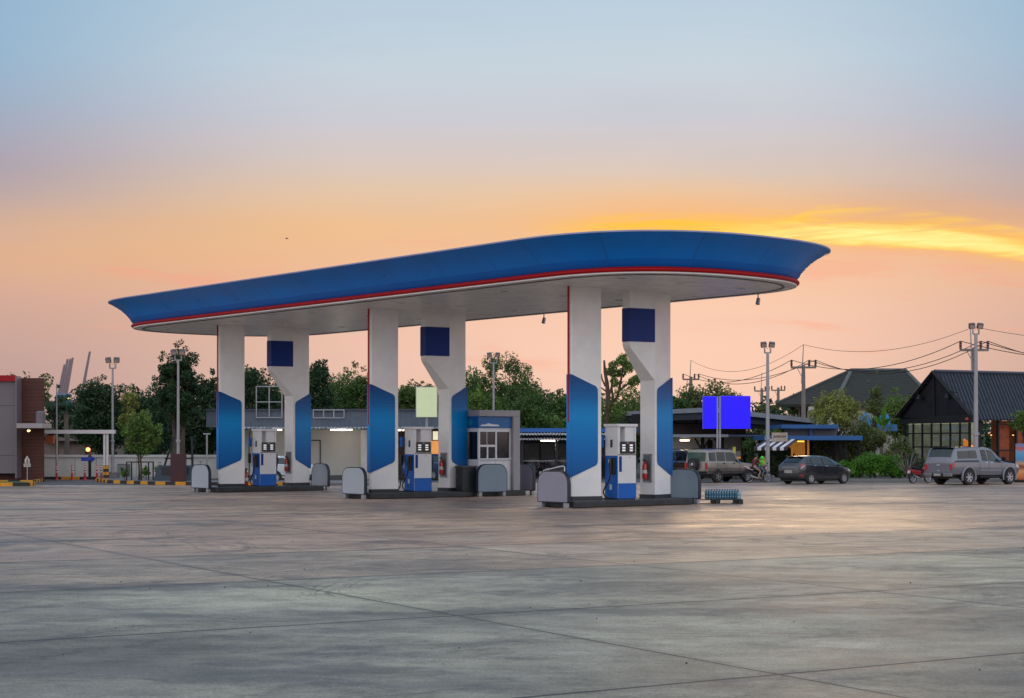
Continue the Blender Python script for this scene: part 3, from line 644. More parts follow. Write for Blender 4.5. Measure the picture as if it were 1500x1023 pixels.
# fuel dispenser, island axes: long side faces -y, nozzle end faces -x
M_dw = mat('dispenser_white', srgb(214, 216, 218), .35, var=.06, coat=.2)
M_db = mat('dispenser_blue', (.002, .11, .46), .35, var=.1, spec=.3)
M_hose = mat('black_hose', (.01, .01, .011), .5)
def hose(mb, pts, r=.022):
    # smooth a polyline with Catmull-Rom
    P = [Vector(p) for p in pts]; P = [P[0]] + P + [P[-1]]; out = []
    for i in range(1, len(P) - 2):
        for k in range(6):
            u = k / 6; a, b_, c, d = P[i - 1:i + 3]
            out.append(.5 * ((2 * b_) + (c - a) * u + (2 * a - 5 * b_ + 4 * c - d) * u * u + (3 * b_ - a - 3 * c + d) * u ** 3))
    out.append(P[-2]); mb.tube(out, r, 7)
def make_dispenser(O_, label):
    t = thing('fuel_dispenser', label, 'fuel pump', ipt(O_, 2.61, .8, .206), TH, 'fuel dispensers')
    w, dp = .39, .29
    cab = MB().b2(-w, w, -dp, dp, .03, 1.45).build('cabinet', M_dw, t, bev=.012)
    MB().b2(-w + .02, w - .02, -dp + .02, dp - .02, 0, .03).build('plinth', M_black, cab)
    # see-through head: posts, panel and cap
    b = MB(); b.b2(-w, -w + .10, -dp, dp, 1.45, 2.26); b.b2(w - .07, w, -dp, dp, 1.45, 2.26); b.b2(-w + .32, w - .07, -dp + .02, dp - .02, 1.80, 2.26); b.b2(-w + .10, w - .07, -dp + .01, dp - .01, 1.45, 1.80)
    hd = b.build('head', M_dw, t, bev=.008)
    MB().b2(-w - .04, w + .04, -dp - .04, dp + .04, 2.26, 2.35).build('cap', M_dw, t, bev=.012)
    for s2 in (-1, 1):
        yf = s2 * (dp + .001)
        sc = MB().b2(-w + .08, w - .05, yf - .012, yf + s2 * .03, 1.42, 1.80).build('display', M_screen, t, bev=.01)
        for xx in (-.17, .15):
            for k in range(3):
                MB().b2(xx - .065, xx + .065, yf + s2 * .031, yf + s2 * .036, 1.50 + k * .08, 1.50 + k * .08 + .048).build('digit_window', M_digit, sc)
        b = MB(); b.b2(-.03, -.01, yf + s2 * .031, yf + s2 * .036, 1.74, 1.77); b.b2(.01, .03, yf + s2 * .031, yf + s2 * .036, 1.74, 1.77); b.build('indicator_light', mat('pale_red_lamp', srgb(200, 150, 150), .4, emit=srgb(200, 140, 140), es=.3), sc)
        MB().b2(-w, w, yf, yf + s2 * .004, 1.375, 1.40).build('seam', M_black, cab)
        MB().b2(-w + .005, w - .005, yf - .01, yf + s2 * .009, .03, .50).build('lower_blue_panel', M_db, t)
        MB().b2(-w + .05, -w + .16, yf, yf + s2 * .008, .86, 1.34).build('fuel_grade_sticker', M_navy, cab)
        MB().sph((.12, yf + s2 * .004, 1.30), .014, 8, 6).build('lock', M_black, cab)
    for s2 in (-1, 1):
        xf = s2 * w
        MB().b2(xf - s2 * .01, xf + s2 * .012, -dp + .004, dp - .004, .03, 1.36).build('blue_end_panel', M_db, t, bev=.008)
        MB().b2(xf, xf + s2 * .012, -.05, .05, 1.62, 1.86, .003).build('service_sticker', M_screen, t)
        MB().b2(xf + s2 * .012, xf + s2 * .02, .05, .12, 1.12, 1.24).build('label_plate', mat('pale_label', srgb(190, 205, 205), .5), t)
        MB().b2(xf + s2 * .012, xf + s2 * .02, -.03, .07, .30, .46).build('label_plate', MATS['pale_label'], t)
        # holster with nozzle
        hb = MB().b2(xf + s2 * .012, xf + s2 * .10, -.20, -.02, .78, 1.30, .02).build('holster', M_black, t)
        b = MB(); b.tube([(xf + s2 * .13, -.11, 1.28), (xf + s2 * .17, -.11, 1.10), (xf + s2 * .15, -.12, .90)], [.035, .045, .03], 10); b.tube([(xf + s2 * .13, -.11, 1.28), (xf + s2 * .08, -.11, 1.22), (xf + s2 * .05, -.11, 1.1)], .018, 8)
        b.build('nozzle', M_black, t, 50)
        b = MB(); hose(b, [(xf + s2 * .15, -.12, .90), (xf + s2 * .15, -.06, .62), (xf + s2 * .17, .12, .36), (xf + s2 * .19, .17, .22), (xf + s2 * .17, .06, .06), (xf + s2 * .06, -.12, .03)]); b.build('hose', M_hose, t, 60)
        # mast hose on the far corner
        b = MB(); hose(b, [(xf - s2 * .04, dp + .02, 2.30), (xf + s2 * .10, dp + .06, 2.2), (xf + s2 * .12, dp + .08, 1.6), (xf + s2 * .11, dp + .08, .8), (xf + s2 * .16, dp + .05, .25), (xf + s2 * .36, dp - .1, .04), (xf + s2 * .2, dp - .3, .03)]); b.build('hose', M_hose, t, 60)
        b = MB(); b.b2(xf + s2 * .05, xf + s2 * .15, dp + .02, dp + .14, .95, 1.35, .02); b.build('nozzle', M_black, t)
        MB().b2(xf + s2 * .03, xf + s2 * .14, dp + .0, dp + .12, 1.62, 1.98, .02).build('hose_guide', M_db, t)
    return t
make_dispenser(O3, 'blue and white fuel dispenser between the columns of the nearest island, big on the right')
make_dispenser(O2, 'blue and white fuel dispenser on the middle island, just left of the ticket booth')
make_dispenser(O1, 'blue and white fuel dispenser on the farthest island at the left, smallest of three')

# guards at island ends: rounded steel plate with dark rim on two feet
M_guard_l = mat('guard_plate_lilac', srgb(138, 136, 150), .5, .1, var=.06)
M_guard_b = mat('guard_plate_blue', srgb(124, 142, 158), .5, .1, var=.06)
M_guard_w = mat('guard_plate_pale', srgb(158, 166, 176), .5, .1, var=.06)
def make_guard(loc, rz, label, face, w=1.40, h=1.12, rim=.10):
    """plate in local yz, visible broad face to -x"""
    t = thing('bumper_guard', label, 'bumper guard', loc, rz, 'bumper guards of the pump islands')
    r = .38; z0 = .16; z1 = h
    def shape(e, x):
        pts = []
        for cx, cz, a0, rr in ((w / 2 - r, z1 - r, 0, r), (-w / 2 + r, z1 - r, 90, r), (-w / 2 + .06, z0 + .06, 180, .06), (w / 2 - .06, z0 + .06, 270, .06)):
            for k in range(7):
                a = R(a0 + 90 * k / 6); pts.append((x, cx + (rr + e) * math.cos(a), cz + (rr * (1.0 if rr > .1 else 1) + e) * math.sin(a)))
        return pts
    MB().prism(shape(-.03, -.055), (.11, 0, 0)).build('plate', face, t, bev=.006)
    # rim frame
    b = MB(); A = [b.bm.verts.new(p) for p in shape(0, -.05)]; B_ = [b.bm.verts.new(p) for p in shape(0, .07)]; C_ = [b.bm.verts.new(p) for p in shape(-.05, .07)]; D_ = [b.bm.verts.new(p) for p in shape(-.05, -.05)]
    for P, Q in ((A, B_), (B_, C_), (C_, D_), (D_, A)):
        n_ = len(P)
        for i in range(n_): b.bm.faces.new((P[i], P[(i + 1) % n_], Q[(i + 1) % n_], Q[i]))
    b.build('rim', mat('guard_rim', (.012, .018, .035), .5), t, 40)
    for s2 in (-1, 1):
        ft = MB().b2(-.05, .07, s2 * (w / 2 - .14) - .07, s2 * (w / 2 - .14) + .07, 0.012, .18).build('foot', M_steel, t, bev=.008)
        MB().b2(-.12, .16, s2 * (w / 2 - .14) - .13, s2 * (w / 2 - .14) + .13, 0, .012).build('base_plate', M_steel, ft)
    return t
make_guard(ipt(O3, -.22, .74), TH, 'lilac grey bumper guard at the left end of the nearest island', M_guard_l)
make_guard(ipt(O3, 5.45, .82), TH, 'blue grey bumper guard beside the pallet of bottled water', M_guard_b)
make_guard(ipt(O2, -.22, .74), TH, 'pale blue grey bumper guard left of the middle dispenser column', M_guard_w)
make_guard(ipt(O2, 5.22, -.22), TH + R(90), 'blue grey bumper guard standing right in front of the ticket booth', M_guard_b, h=1.2)
make_guard(ipt(O2, 7.58, .80), TH, 'lilac grey bumper guard with dark rim just right of the ticket booth', M_guard_l, w=1.3, h=1.18)
make_guard(ipt(O1, -.3, .84), TH, 'pale bumper guard at the far left, below the maroon lamp base', M_guard_w)
make_guard(ipt(O1, 5.35, .80), TH, 'pale bumper guard with thick dark rim right of the farthest island', M_guard_w, w=1.25)

# fire extinguishers
M_ext = mat('extinguisher_red', (.42, .01, .012), .25, coat=.5)
def make_ext(loc, rz, label, s=1.0):
    t = thing('fire_extinguisher', label, 'fire extinguisher', loc, rz, 'fire extinguishers')
    b = MB(); b.lathe([(.02, 0), (.085, .015), (.09, .05), (.09, .44), (.07, .51), (.03, .545), (.028, .57)], seg=18); b.build('cylinder', M_ext, t, 40)
    b = MB(); b.cyl((0, 0, .57), (0, 0, .62), .022); b.box((0, -.05, .635), (.03, .14, .018), rx=R(12)); b.box((0, -.05, .60), (.03, .12, .014), rx=R(-8)); b.sph((.03, 0, .59), .02, 8, 6); b.build('valve', M_black, t)
    b = MB(); hose(b, [(0, .02, .60), (.0, .10, .56), (.0, .12, .40), (.0, .105, .22)], .013); b.build('hose', M_hose, t)
    MB().lathe([(.0915, .20), (.0925, .205), (.0925, .30), (.0915, .305)], seg=18, cap=False).build('paper_label', mat('label_white', srgb(205, 200, 200), .6), t, 40)
    t.scale = (s, s, s); return t
def ext_niche(O_, w): make_ext(ipt(O_, 3.66, .79, .80), TH + R(180), 'red fire extinguisher hanging in the niche of the ' + w, 1.0)
ext_niche(O3, 'rear column of the nearest island'); ext_niche(O2, 'rear column of the middle island'); ext_niche(O1, 'rear column of the farthest island')
make_ext(ipt(O1, 1.70, .75, .206), TH, 'red fire extinguisher standing on the farthest island behind its front column', 1.15)

# bottled water on a pallet by the nearest island
t = thing('pallet', 'black plastic pallet lying on the concrete right of the nearest island', 'pallet', (6.62, 54.45, 0), R(4))
b = MB()
for k in range(6): b.b2(-.80, .80, -.50 + k * .178, -.40 + k * .178, .12, .15)
b.build('deck', M_black, t)
for x in (-.74, 0, .74): MB().b2(x - .07, x + .07, -.5, .5, .0, .12).build('runner', M_black, t)
M_wat = mat('water_bottle_plastic', srgb(70, 120, 145), .12, var=.3, vs=8, spec=.8, coat=.3)
M_cap = mat('bottle_cap', srgb(40, 100, 170), .4)
bot = MB().lathe([(.03, 0), (.04, .01), (.041, .09), (.037, .10), (.041, .11), (.041, .20), (.03, .25), (.014, .275), (.014, .29)], seg=10).build('water_bottle', M_wat, None, 50)
capm = MB().lathe([(.016, .285), (.016, .31), (.012, .312)], seg=8).build('bottle_cap', M_cap, bot)
tag(bot, 'clear blue water bottle in the stack on the black pallet', 'water bottle', 'water bottles stacked on the pallet')
first = True
for iz in range(1):
    for ix in range(13):
        for iy in range(3):
            loc = (6.30 + ix * .086, 54.10 + iy * .09 + ix * .004, .153)
            if first: bot.location = loc; first = False; continue
            c = bot.copy(); COL.objects.link(c); c.location = loc
            d = capm.copy(); COL.objects.link(d); d.parent = c
jug = tag(MB().lathe([(.0, 0), (.10, .0), (.11, .02), (.11, .13), (.10, .15), (.11, .17), (.11, .27), (.07, .34), (.03, .37), (.03, .41), (.0, .415)], seg=14).build('water_jug', mat('pale_water_jug', srgb(120, 150, 165), .15, spec=.8, coat=.3), None, 50), 'pale clear water jug at the right end of the bottle stack', 'water jug'); jug.location = (7.33, 54.05, .153); jug.scale = (.7, .7, .72)

# black bin beside the booth
t = thing('waste_bin', 'black waste bin standing between the middle rear column and the ticket booth', 'waste bin', ipt(O2, 4.42, .24, .206), TH)
MB().b2(-.36, .28, -.2, .2, 0, .86, .02).build('bin_body', mat('bin_black', (.016, .02, .026), .5), t); MB().b2(-.40, .31, -.23, .23, .86, .93, .015).build('lid', mat('bin_lid', (.05, .055, .06), .5), t)

# ------------------------------------------------------------------ ticket booth
kb = thing('ticket_booth', 'small white booth with blue band and dark windows on the middle island', 'booth', ipt(O2, 0, 0, .206), TH)
M_kw = mat('booth_white', srgb(214, 216, 222), .45, var=.08)
M_kg = mat('booth_grey', srgb(150, 148, 154), .5, var=.1)
M_gl = mat_glass('dark_window_glass', (.012, .014, .022), .06)
x0, x1, y0, y1 = 4.90, 6.44, .16, 1.46
MB().b2(x0, x1, y0, y1, 0, 1.16).build('lower_wall', M_kw, kb, bev=.006)
MB().b2(x0, x1, y0, y1, 2.18, 2.32).build('lintel', M_kw, kb)
MB().b2(x0 - .04, x1 + .0, y0 - .04, y1 + .04, 2.321, 2.75).build('blue_band', mat('booth_blue', (.006, .11, .34), .4, var=.1), kb)
MB().cyl((x0 - .042, y0 + .45, 2.53), (x0 - .05, y0 + .45, 2.53), .13, seg=24).build('round_emblem', mat('emblem_blue', (.01, .22, .42), .4), kb)
b = MB(); b.prism([(x0 + .05, y0 - .045, 2.385), (x0 + .95, y0 - .045, 2.385), (x0 + .90, y0 - .045, 2.44), (x0 + .52, y0 - .045, 2.47), (x0 + .42, y0 - .045, 2.50), (x0 + .30, y0 - .045, 2.45), (x0 + .08, y0 - .045, 2.44)], (0, -.01, 0)); b.build('white_logo', M_kw, kb)
fr = MB(); fr.b2(x0 - .06, x1 + .34, y0 - .14, y1 + .1, 2.751, 2.98); fr.b2(x1 + .005, x1 + .34, y0 - .14, y1 + .1, 0, 2.75); fr.build('portal_frame', M_kg, kb, bev=.015)
for xx in (x0, x0 + .80, x1 - .07): MB().b2(xx, xx + .07, y0, y0 + .07, 1.16, 2.18).build('window_post', M_kw, kb)
MB().b2(x0, x0 + .07, y1 - .07, y1, 1.16, 2.18).build('window_post', M_kw, kb); MB().b2(x1 - .07, x1, y1 - .07, y1, 1.16, 2.18).build('window_post', M_kw, kb)
b = MB()
b.b2(x0 + .07, x0 + .80, y0 + .005, y0 + .06, 1.62, 1.70); b.b2(x0 + .40, x0 + .46, y0 + .005, y0 + .06, 1.16, 1.62); b.b2(x0 + .40, x0 + .42, y0 + .02, y0 + .04, 1.70, 2.18)
b.build('window_frame', M_kw, kb)
b = MB(); b.b2(x0 + .025, x1 - .025, y0 + .03, y0 + .04, 1.16, 2.18); b.b2(x0 + .03, x0 + .04, y0 + .045, y1 - .03, 1.16, 2.18); b.b2(x0 + .04, x1 - .04, y1 - .04, y1 - .03, 1.16, 2.18); b.b2(x1 - .04, x1 - .03, y0 + .045, y1 - .045, 1.16, 2.18)
b.build('window_glass', M_gl, kb)
b = MB()
for xx in (x0 + .78, x0 + 1.2): b.b2(xx, xx + .012, y0 - .006, y0 + .0, .05, 1.1)
b.b2(x0 + .05, x1 - .05, y0 - .006, y0, 1.1, 1.115); b.build('panel_joint', M_kg, kb)
MB().b2(x0 - .02, x1 + .02, y0 - .05, y0, 1.16, 1.20).build('window_sill', M_kw, kb)

# steel rail between the islands
t = thing('hand_rail', 'low curved stainless rail behind the lilac guard of the nearest island', 'rail', (X(812, 61), 61, 0), R(20))
b = MB(); hose(b, [(-.42, 0, 0), (-.42, 0, .85), (-.38, 0, .98), (-.2, 0, 1.02), (.3, 0, 1.12), (.40, 0, 1.06), (.40, 0, .9), (.40, 0, 0)], .03); b.build('tube', M_chrome, t, 50)
MB().cyl((-.42, 0, .45), (.4, 0, .5), .02).build('cross_bar', M_chrome, t)
t = thing('steel_post', 'short white painted post left of the lilac guard of the nearest island', 'post', (X(792, 66), 66, 0))
MB().cyl((0, 0, .012), (0, 0, .85), .06, .055).build('shaft', M_kw, t, 40); MB().cyl((0, 0, 0), (0, 0, .012), .12).build('base_plate', M_steel, t)

# ------------------------------------------------------------------ vegetation
L_dark = mat_leaf('leaf_dark', (.012, .030, .014, 1), (.055, .11, .042, 1))
L_mid = mat_leaf('leaf_mid', (.025, .06, .016, 1), (.12, .21, .05, 1))
L_lite = mat_leaf('leaf_light', (.05, .10, .02, 1), (.20, .30, .06, 1))
L_yel = mat_leaf('leaf_yellow', (.08, .10, .025, 1), (.28, .29, .07, 1), (.42, .52, .10, 1))
L_lime = mat_leaf('leaf_lime', (.04, .13, .012, 1), (.16, .36, .04, 1))
L_olive = mat_leaf('leaf_olive', (.045, .065, .025, 1), (.15, .18, .055, 1), (.22, .22, .07, 1))
def leaves(rs, centers, radii, per, leaf, upb=.35):
    n = per * len(centers); ci = np.repeat(np.arange(len(centers)), per)
    d = rs.normal(size=(n, 3)); d /= np.linalg.norm(d, axis=1)[:, None]
    r = rs.uniform(.25, 1.0, n) ** .55
    P = centers[ci] + d * (r * radii[ci])[:, None]
    nn = rs.normal(size=(n, 3)) + d * .5 + np.array([0, 0, upb]); nn /= np.linalg.norm(nn, axis=1)[:, None]
    t = np.cross(nn, rs.normal(size=(n, 3))); t /= np.linalg.norm(t, axis=1)[:, None]
    u = np.cross(nn, t); L = leaf * rs.uniform(.6, 1.35, n)[:, None]; W = L * .42
    bend = nn * L * .12
    v = np.stack([P - t * L * .5, P + u * W * .5 - bend * .0, P + t * L * .5 - bend, P - u * W * .5], 1).reshape(-1, 3)
    return v, np.arange(n * 4).reshape(-1, 4)
def tree(name, label, cat, px, d, ytop, ybot, wpx, leafm, n=3200, leaf=.22, clumps=26, trunk=.14, seed=1, group=None, squash=1.0, limbs=9, spread=.85, barkm=None, base=0, dy=None, hole=0, shape='round', trunks=1, crad=.34, tilt=0):
    rs = np.random.RandomState(seed); rr = random.Random(seed)
    rx = wpx * 1.12 / F * d / 2; zt, z0 = Z(ytop, d), Z(ybot, d); rz = (zt - z0) / 2; cz = (zt + z0) / 2
    t = thing(name, label, cat, (X(px, d), d, base), 0, group)
    ry = rx * .9 if dy is None else dy
    c = rs.normal(size=(clumps, 3)); c /= np.linalg.norm(c, axis=1)[:, None]; c *= (rs.uniform(.15, 1, clumps) ** .45)[:, None] * spread
    if shape == 'cone':
        f = np.clip(1.0 - .55 * (c[:, 2] + 1) / 2, .2, 1); c[:, 0] *= f; c[:, 1] *= f
    if shape == 'umbrella': c[:, 2] = c[:, 2] * .8 + .15 - .35 * (c[:, 0] ** 2 + c[:, 1] ** 2)
    rad = rs.uniform(.7, 1.25, clumps) * crad * min(rx, rz * 1.1)
    cen = c * np.array([max(rx - crad * rx * .5, .1), max(ry - crad * ry * .5, .1), max(rz - crad * rz * .6, .1)]) + np.array([0, 0, cz - base])
    v, f = leaves(rs, cen, rad, max(8, n // clumps), leaf)
    # sparse stray twigs of leaves beyond the clumps roughen the outline
    k2 = max(6, clumps // 2); c2 = rs.normal(size=(k2, 3)); c2 /= np.linalg.norm(c2, axis=1)[:, None]
    cen2 = c2 * np.array([rx, ry, rz]) * rs.uniform(.78, .95, (k2, 1)) + np.array([0, 0, cz - base])
    v2, f2 = leaves(rs, cen2, np.full(k2, .13 * min(rx, rz)), max(4, n // clumps // 6), leaf * .9)
    v = np.concatenate([v, v2]); f = np.concatenate([f, f2 + f[-1, -1] + 1])
    np_mesh('crown', v, f, leafm, t)
    b = MB()
    for k in range(trunks):
        ox = (k - (trunks - 1) / 2) * trunk * 2.2
        top = Vector((ox + rr.uniform(-.1, .1) * rx, 0, cz - base + rz * .25)); j = Vector((ox + tilt, 0, max((z0 - base) * .75, .3)))
        b.tube([(ox, 0, -.05), (ox + rr.uniform(-.03, .03) + tilt * .4, 0, j.z * .5), j, (j + top) / 2 + Vector((rr.uniform(-.1, .1), 0, 0)), top], [trunk * 1.25, trunk, trunk * .85, trunk * .6, trunk * .2], 8)
        idx = sorted(range(clumps), key=lambda i: rr.random())[:limbs]
        for i in idx:
            e = Vector(cen[i]); s0 = j.lerp(top, rr.uniform(0, .55)); m_ = s0.lerp(e, .55) + Vector((0, 0, -.08 * rz))
            b.tube([s0, m_, e], [trunk * .42, trunk * .26, trunk * .08], 5)
    b.build('trunk', barkm or M_bark, t, 60)
    return t
TB = 'trees behind the filling station'
tree('leafy_tree', 'sparse crown rising behind the roof of the brown brick store', 'tree', 42, 112, 531, 640, 84, L_olive, 1800, .30, 20, seed=3, group=TB, spread=1.0, crad=.2)
tree('leafy_tree', 'thin dark tree between the brick store and the palm', 'tree', 84, 108, 560, 655, 32, L_dark, 1300, .25, 14, seed=4, group=TB)
tree('leafy_tree', 'broad dark round tree right of the leaning crane booms', 'tree', 147, 112, 538, 690, 92, L_dark, 14000, .24, 56, seed=5, group=TB, trunk=.22)
tree('leafy_tree', 'dark dense tree between the left floodlight mast and the tall tree', 'tree', 208, 118, 549, 690, 92, L_dark, 11000, .25, 50, seed=6, group=TB, trunk=.2)
tree('leafy_tree', 'slim yellowish tree with loose leaves behind the young tree', 'tree', 192, 103, 552, 680, 36, L_yel, 2200, .20, 22, seed=7, group=TB, trunk=.09)
tree('leafy_tree', 'tall dark tree standing in the blue planter beside the maroon lamp base', 'tree', 262, 88.5, 492, 640, 74, L_dark, 14000, .17, 60, seed=8, trunk=.17, group=TB, crad=.26, trunks=2)
tree('leafy_tree', 'lower dark tree mass left of the leftmost canopy column', 'tree', 300, 100, 532, 696, 66, L_dark, 6500, .26, 36, seed=9, group=TB, trunk=.16)
tree('leafy_tree', 'dark tree behind the leftmost island between its two columns', 'tree', 374, 104, 528, 640, 78, L_dark, 6000, .24, 36, seed=10, group=TB)
tree('leafy_tree', 'dark feathery tree right of the farthest rear column', 'tree', 466, 106, 514, 640, 66, L_dark, 4800, .24, 34, seed=11, group=TB, shape='cone')
tree('leafy_tree', 'mid green rounded tree left of the middle front column', 'tree', 522, 110, 530, 640, 74, L_mid, 9500, .21, 46, seed=12, group=TB)
tree('leafy_tree', 'small green tree seen between the middle columns behind the glowing sign', 'tree', 602, 112, 552, 640, 64, L_mid, 4200, .24, 30, seed=13, group=TB)
tree('leafy_tree', 'thin top of a tree just left of the middle rear column', 'tree', 628, 118, 540, 640, 34, L_olive, 1600, .26, 16, seed=14, group=TB)
tree('leafy_tree', 'open airy green tree behind the mast above the ticket booth', 'tree', 728, 122, 517, 640, 116, L_mid, 12000, .22, 60, seed=15, group=TB, trunk=.2, spread=1.0, crad=.22)
tree('leafy_tree', 'light green bushy tree directly behind the ticket booth roof', 'tree', 700, 112, 562, 650, 64, L_lite, 4800, .22, 30, seed=16, group=TB)
tree('leafy_tree', 'dark green rounded tree right of the booth above the blue shelter roof', 'tree', 776, 108, 574, 660, 78, L_mid, 9500, .20, 46, seed=17, group=TB)
tree('leafy_tree', 'green tree touching the left edge of the nearest front column', 'tree', 826, 116, 566, 660, 62, L_mid, 4200, .26, 30, seed=18, group=TB)
tree('leafy_tree', 'low lime green bush above the blue shelter roof', 'bush', 822, 100, 602, 660, 38, L_lite, 2400, .18, 20, seed=19, trunk=.07, group=TB)
tree('leafy_tree', 'loose grey green tree behind the utility pole left of the blue screens', 'tree', 1036, 128, 552, 640, 88, L_olive, 5000, .30, 36, seed=20, group=TB, trunk=.18)
tree('leafy_tree', 'green tree behind the nearest rear column and flat shed roof', 'tree', 990, 122, 570, 650, 46, L_mid, 3000, .26, 24, seed=21, group=TB)
tree('leafy_tree', 'scraggly small tree right of the big blue screen', 'tree', 1112, 150, 576, 640, 40, L_olive, 1100, .30, 12, seed=22, group=TB, spread=1.0, crad=.2)
tree('leafy_tree', 'scraggly small tree left of the hipped house roof', 'tree', 1146, 152, 582, 640, 42, L_olive, 1200, .30, 12, seed=23, group=TB, spread=1.0, crad=.2)
for k_, (px, yt, w_, lm, lb) in enumerate(((118, 566, 60, L_dark, 'low dark tree crown between the palm and the broad dark tree'), (236, 560, 60, L_dark, 'dark crown filling the gap left of the tall planter tree'), (330, 556, 70, L_dark, 'dark crown right behind the leftmost canopy column'), (284, 600, 60, L_dark, 'low dark crown filling the gap right of the maroon box'), (410, 548, 80, L_mid, 'mid green crown between the dark tree and the farthest rear column'), (440, 560, 70, L_dark, 'dark crown just behind the farthest rear column'), (496, 548, 80, L_mid, 'mid green crown right of the feathery dark tree'), (560, 556, 70, L_mid, 'green crown hidden partly by the middle front column'), (588, 566, 60, L_lite, 'light green low crown between the middle columns'), (652, 560, 80, L_mid, 'green crown behind the middle rear column'), (690, 536, 70, L_mid, 'tall green crown just right of the middle rear column'), (756, 552, 80, L_mid, 'green crown under the airy tree above the booth'), (800, 570, 80, L_dark, 'dark green crown above the middle of the blue shelter roof'), (850, 560, 70, L_mid, 'green crown behind the nearest front column'), (930, 580, 80, L_mid, 'low green crown behind the pollarded tree'), (1070, 574, 60, L_olive, 'grey green crown behind the wide blue screen'))):
    tree('background_tree', lb, 'tree', px, 132 + (k_ * 7) % 11, yt, 672, w_ * 1.18, lm, 11000, .25, 52, seed=200 + k_, group='second row of trees', trunk=.2, crad=.34, spread=1.0)
# tall pollarded tree with bare limbs between the nearest columns
t = thing('pollarded_tree', 'half bare tree with cut branches between the two nearest columns', 'tree', (X(905, 104), 104, 0))
b = MB(); q = lambda px, py: (X(px, 104) - X(905, 104), 0, Z(py, 104))
b.tube([q(889, 700), q(890, 620), q(891, 585), q(889, 560), q(886, 545), q(885, 528)], [.19, .17, .15, .12, .09, .06], 8)
for pts, r0 in (([q(890, 588), q(896, 566), q(898, 556)], .09), ([q(891, 600), q(905, 580), q(910, 555), q(913, 535), q(914, 524)], .11), ([q(908, 572), q(920, 562), q(932, 556), q(940, 556)], .08), ([q(887, 566), q(882, 556), q(881, 548)], .08), ([q(890, 575), q(883, 570), q(878, 566)], .07), ([q(899, 590), q(896, 570), q(897, 548), q(899, 536)], .1)):
    b.tube(pts, [r0 * (1 - .6 * i / (len(pts) - 1)) for i in range(len(pts))], 6)
b.build('trunk', mat('reddish_bark', (.10, .055, .045), .9, var=.35, vs=5, bump=.7), t, 60)
rs = np.random.RandomState(31); pts = [(898, 536), (894, 545), (902, 548), (914, 524), (917, 533), (908, 530), (912, 545), (921, 540), (932, 557), (938, 554), (926, 560), (900, 560), (915, 572), (905, 585), (925, 580), (935, 588), (898, 600), (912, 600), (928, 602), (884, 610), (903, 612), (920, 614), (938, 608), (880, 600)]
cen = np.array([(q(a, b_)[0], rs.uniform(-.6, .6), q(a, b_)[2]) for a, b_ in pts]); rad = np.array([.28 if b_ < 565 else .62 for a, b_ in pts])
rad = rad * 1.15; v, f = leaves(rs, cen, rad, 240, .17); np_mesh('crown', v, f, L_lite, t)
# young staked tree
t = tree('young_tree', 'young bright green tree tied to wooden stakes behind the striped kerb', 'tree', 205, 84.5, 598, 672, 70, L_lite, 4200, .15, 34, seed=40, trunk=.05, base=.11, trunks=2, crad=.24)
b = MB(); w = .55
for x in (-w, w):
    for y in (-w, w): b.b2(x - .03, x + .03, y - .03, y + .03, 0, .95)
for z in (.9,):
    b.b2(-w, w, -w - .02, -w + .02, z, z + .05); b.b2(-w, w, w - .02, w + .02, z, z + .05); b.b2(-w - .02, -w + .02, -w, w, z + .002, z + .052); b.b2(w - .02, w + .02, -w, w, z + .002, z + .052)
b.build('stake_frame', mat('wet_timber', (.03, .02, .016), .8), t)
for i, (px, py0, w_, lb) in enumerate(((183, 686, 14, 'small lime shrub left of the staked young tree'), (214, 688, 12, 'small lime shrub right of the staked young tree'), (232, 681, 16, 'tiny leafy sapling right of the staked young tree'))):
    tree('small_shrub', lb, 'shrub', px, 86 + i * .5, py0 - 6, 702, w_, L_lime if i < 2 else L_lite, 500 if i < 2 else 120, .12, 8, seed=50 + i, trunk=.02, limbs=4, base=.11, group='shrubs in the planting bed')
# cafe side greenery
tree('round_tree', 'airy round topped tree with pale trunk behind the hatchback', 'tree', 1226, 93, 566, 642, 80, L_yel, 8500, .14, 60, seed=60, trunk=.13, spread=1.0, barkm=M_barkg, crad=.24, shape='umbrella')
tree('slender_tree', 'slender pale green tree rising in front of the hipped house roof', 'tree', 1281, 98, 538, 640, 26, L_olive, 1900, .16, 24, seed=61, trunk=.07, shape='cone', spread=1.0)
tree('leafy_tree', 'green tree against the left slope of the black gabled cafe', 'tree', 1316, 104, 566, 650, 62, L_lite, 4200, .2, 30, seed=62, group=TB)
tree('leafy_tree', 'small leafy tree just left of the black gabled cafe', 'tree', 1338, 107, 566, 640, 30, L_lite, 1800, .2, 18, seed=66, group=TB)
tree('big_shrub', 'wide dark shrub under the airy tree beside the cafe garden', 'shrub', 1262, 92, 612, 668, 84, L_olive, 6500, .15, 40, seed=63, trunk=.06, group='garden shrubs')
tree('big_shrub', 'tangled olive shrub in front of the glazed gable wall', 'shrub', 1318, 90, 632, 706, 50, L_olive, 4200, .13, 34, seed=64, trunk=.05, group='garden shrubs')
tree('big_shrub', 'dark shrub between the bright hedge and the red motorbike', 'shrub', 1336, 89, 662, 706, 44, L_dark, 2800, .13, 26, seed=65, trunk=.05, group='garden shrubs')
for i, (px, w_, yt, lb) in enumerate(((1240, 46, 672, 'low bright green hedge clump right behind the hatchback'), (1274, 58, 660, 'tallest bright green hedge clump in the garden strip'), (1306, 46, 664, 'bright green hedge clump next to the olive shrub'))):
    tree('hedge_bush', lb, 'hedge', px, 88.6 + .2 * i, yt, 703, w_, L_lime, 7500, .11, 50, seed=70 + i, trunk=.04, limbs=3, base=.12, group='bright hedge clumps', crad=.34, dy=.9)
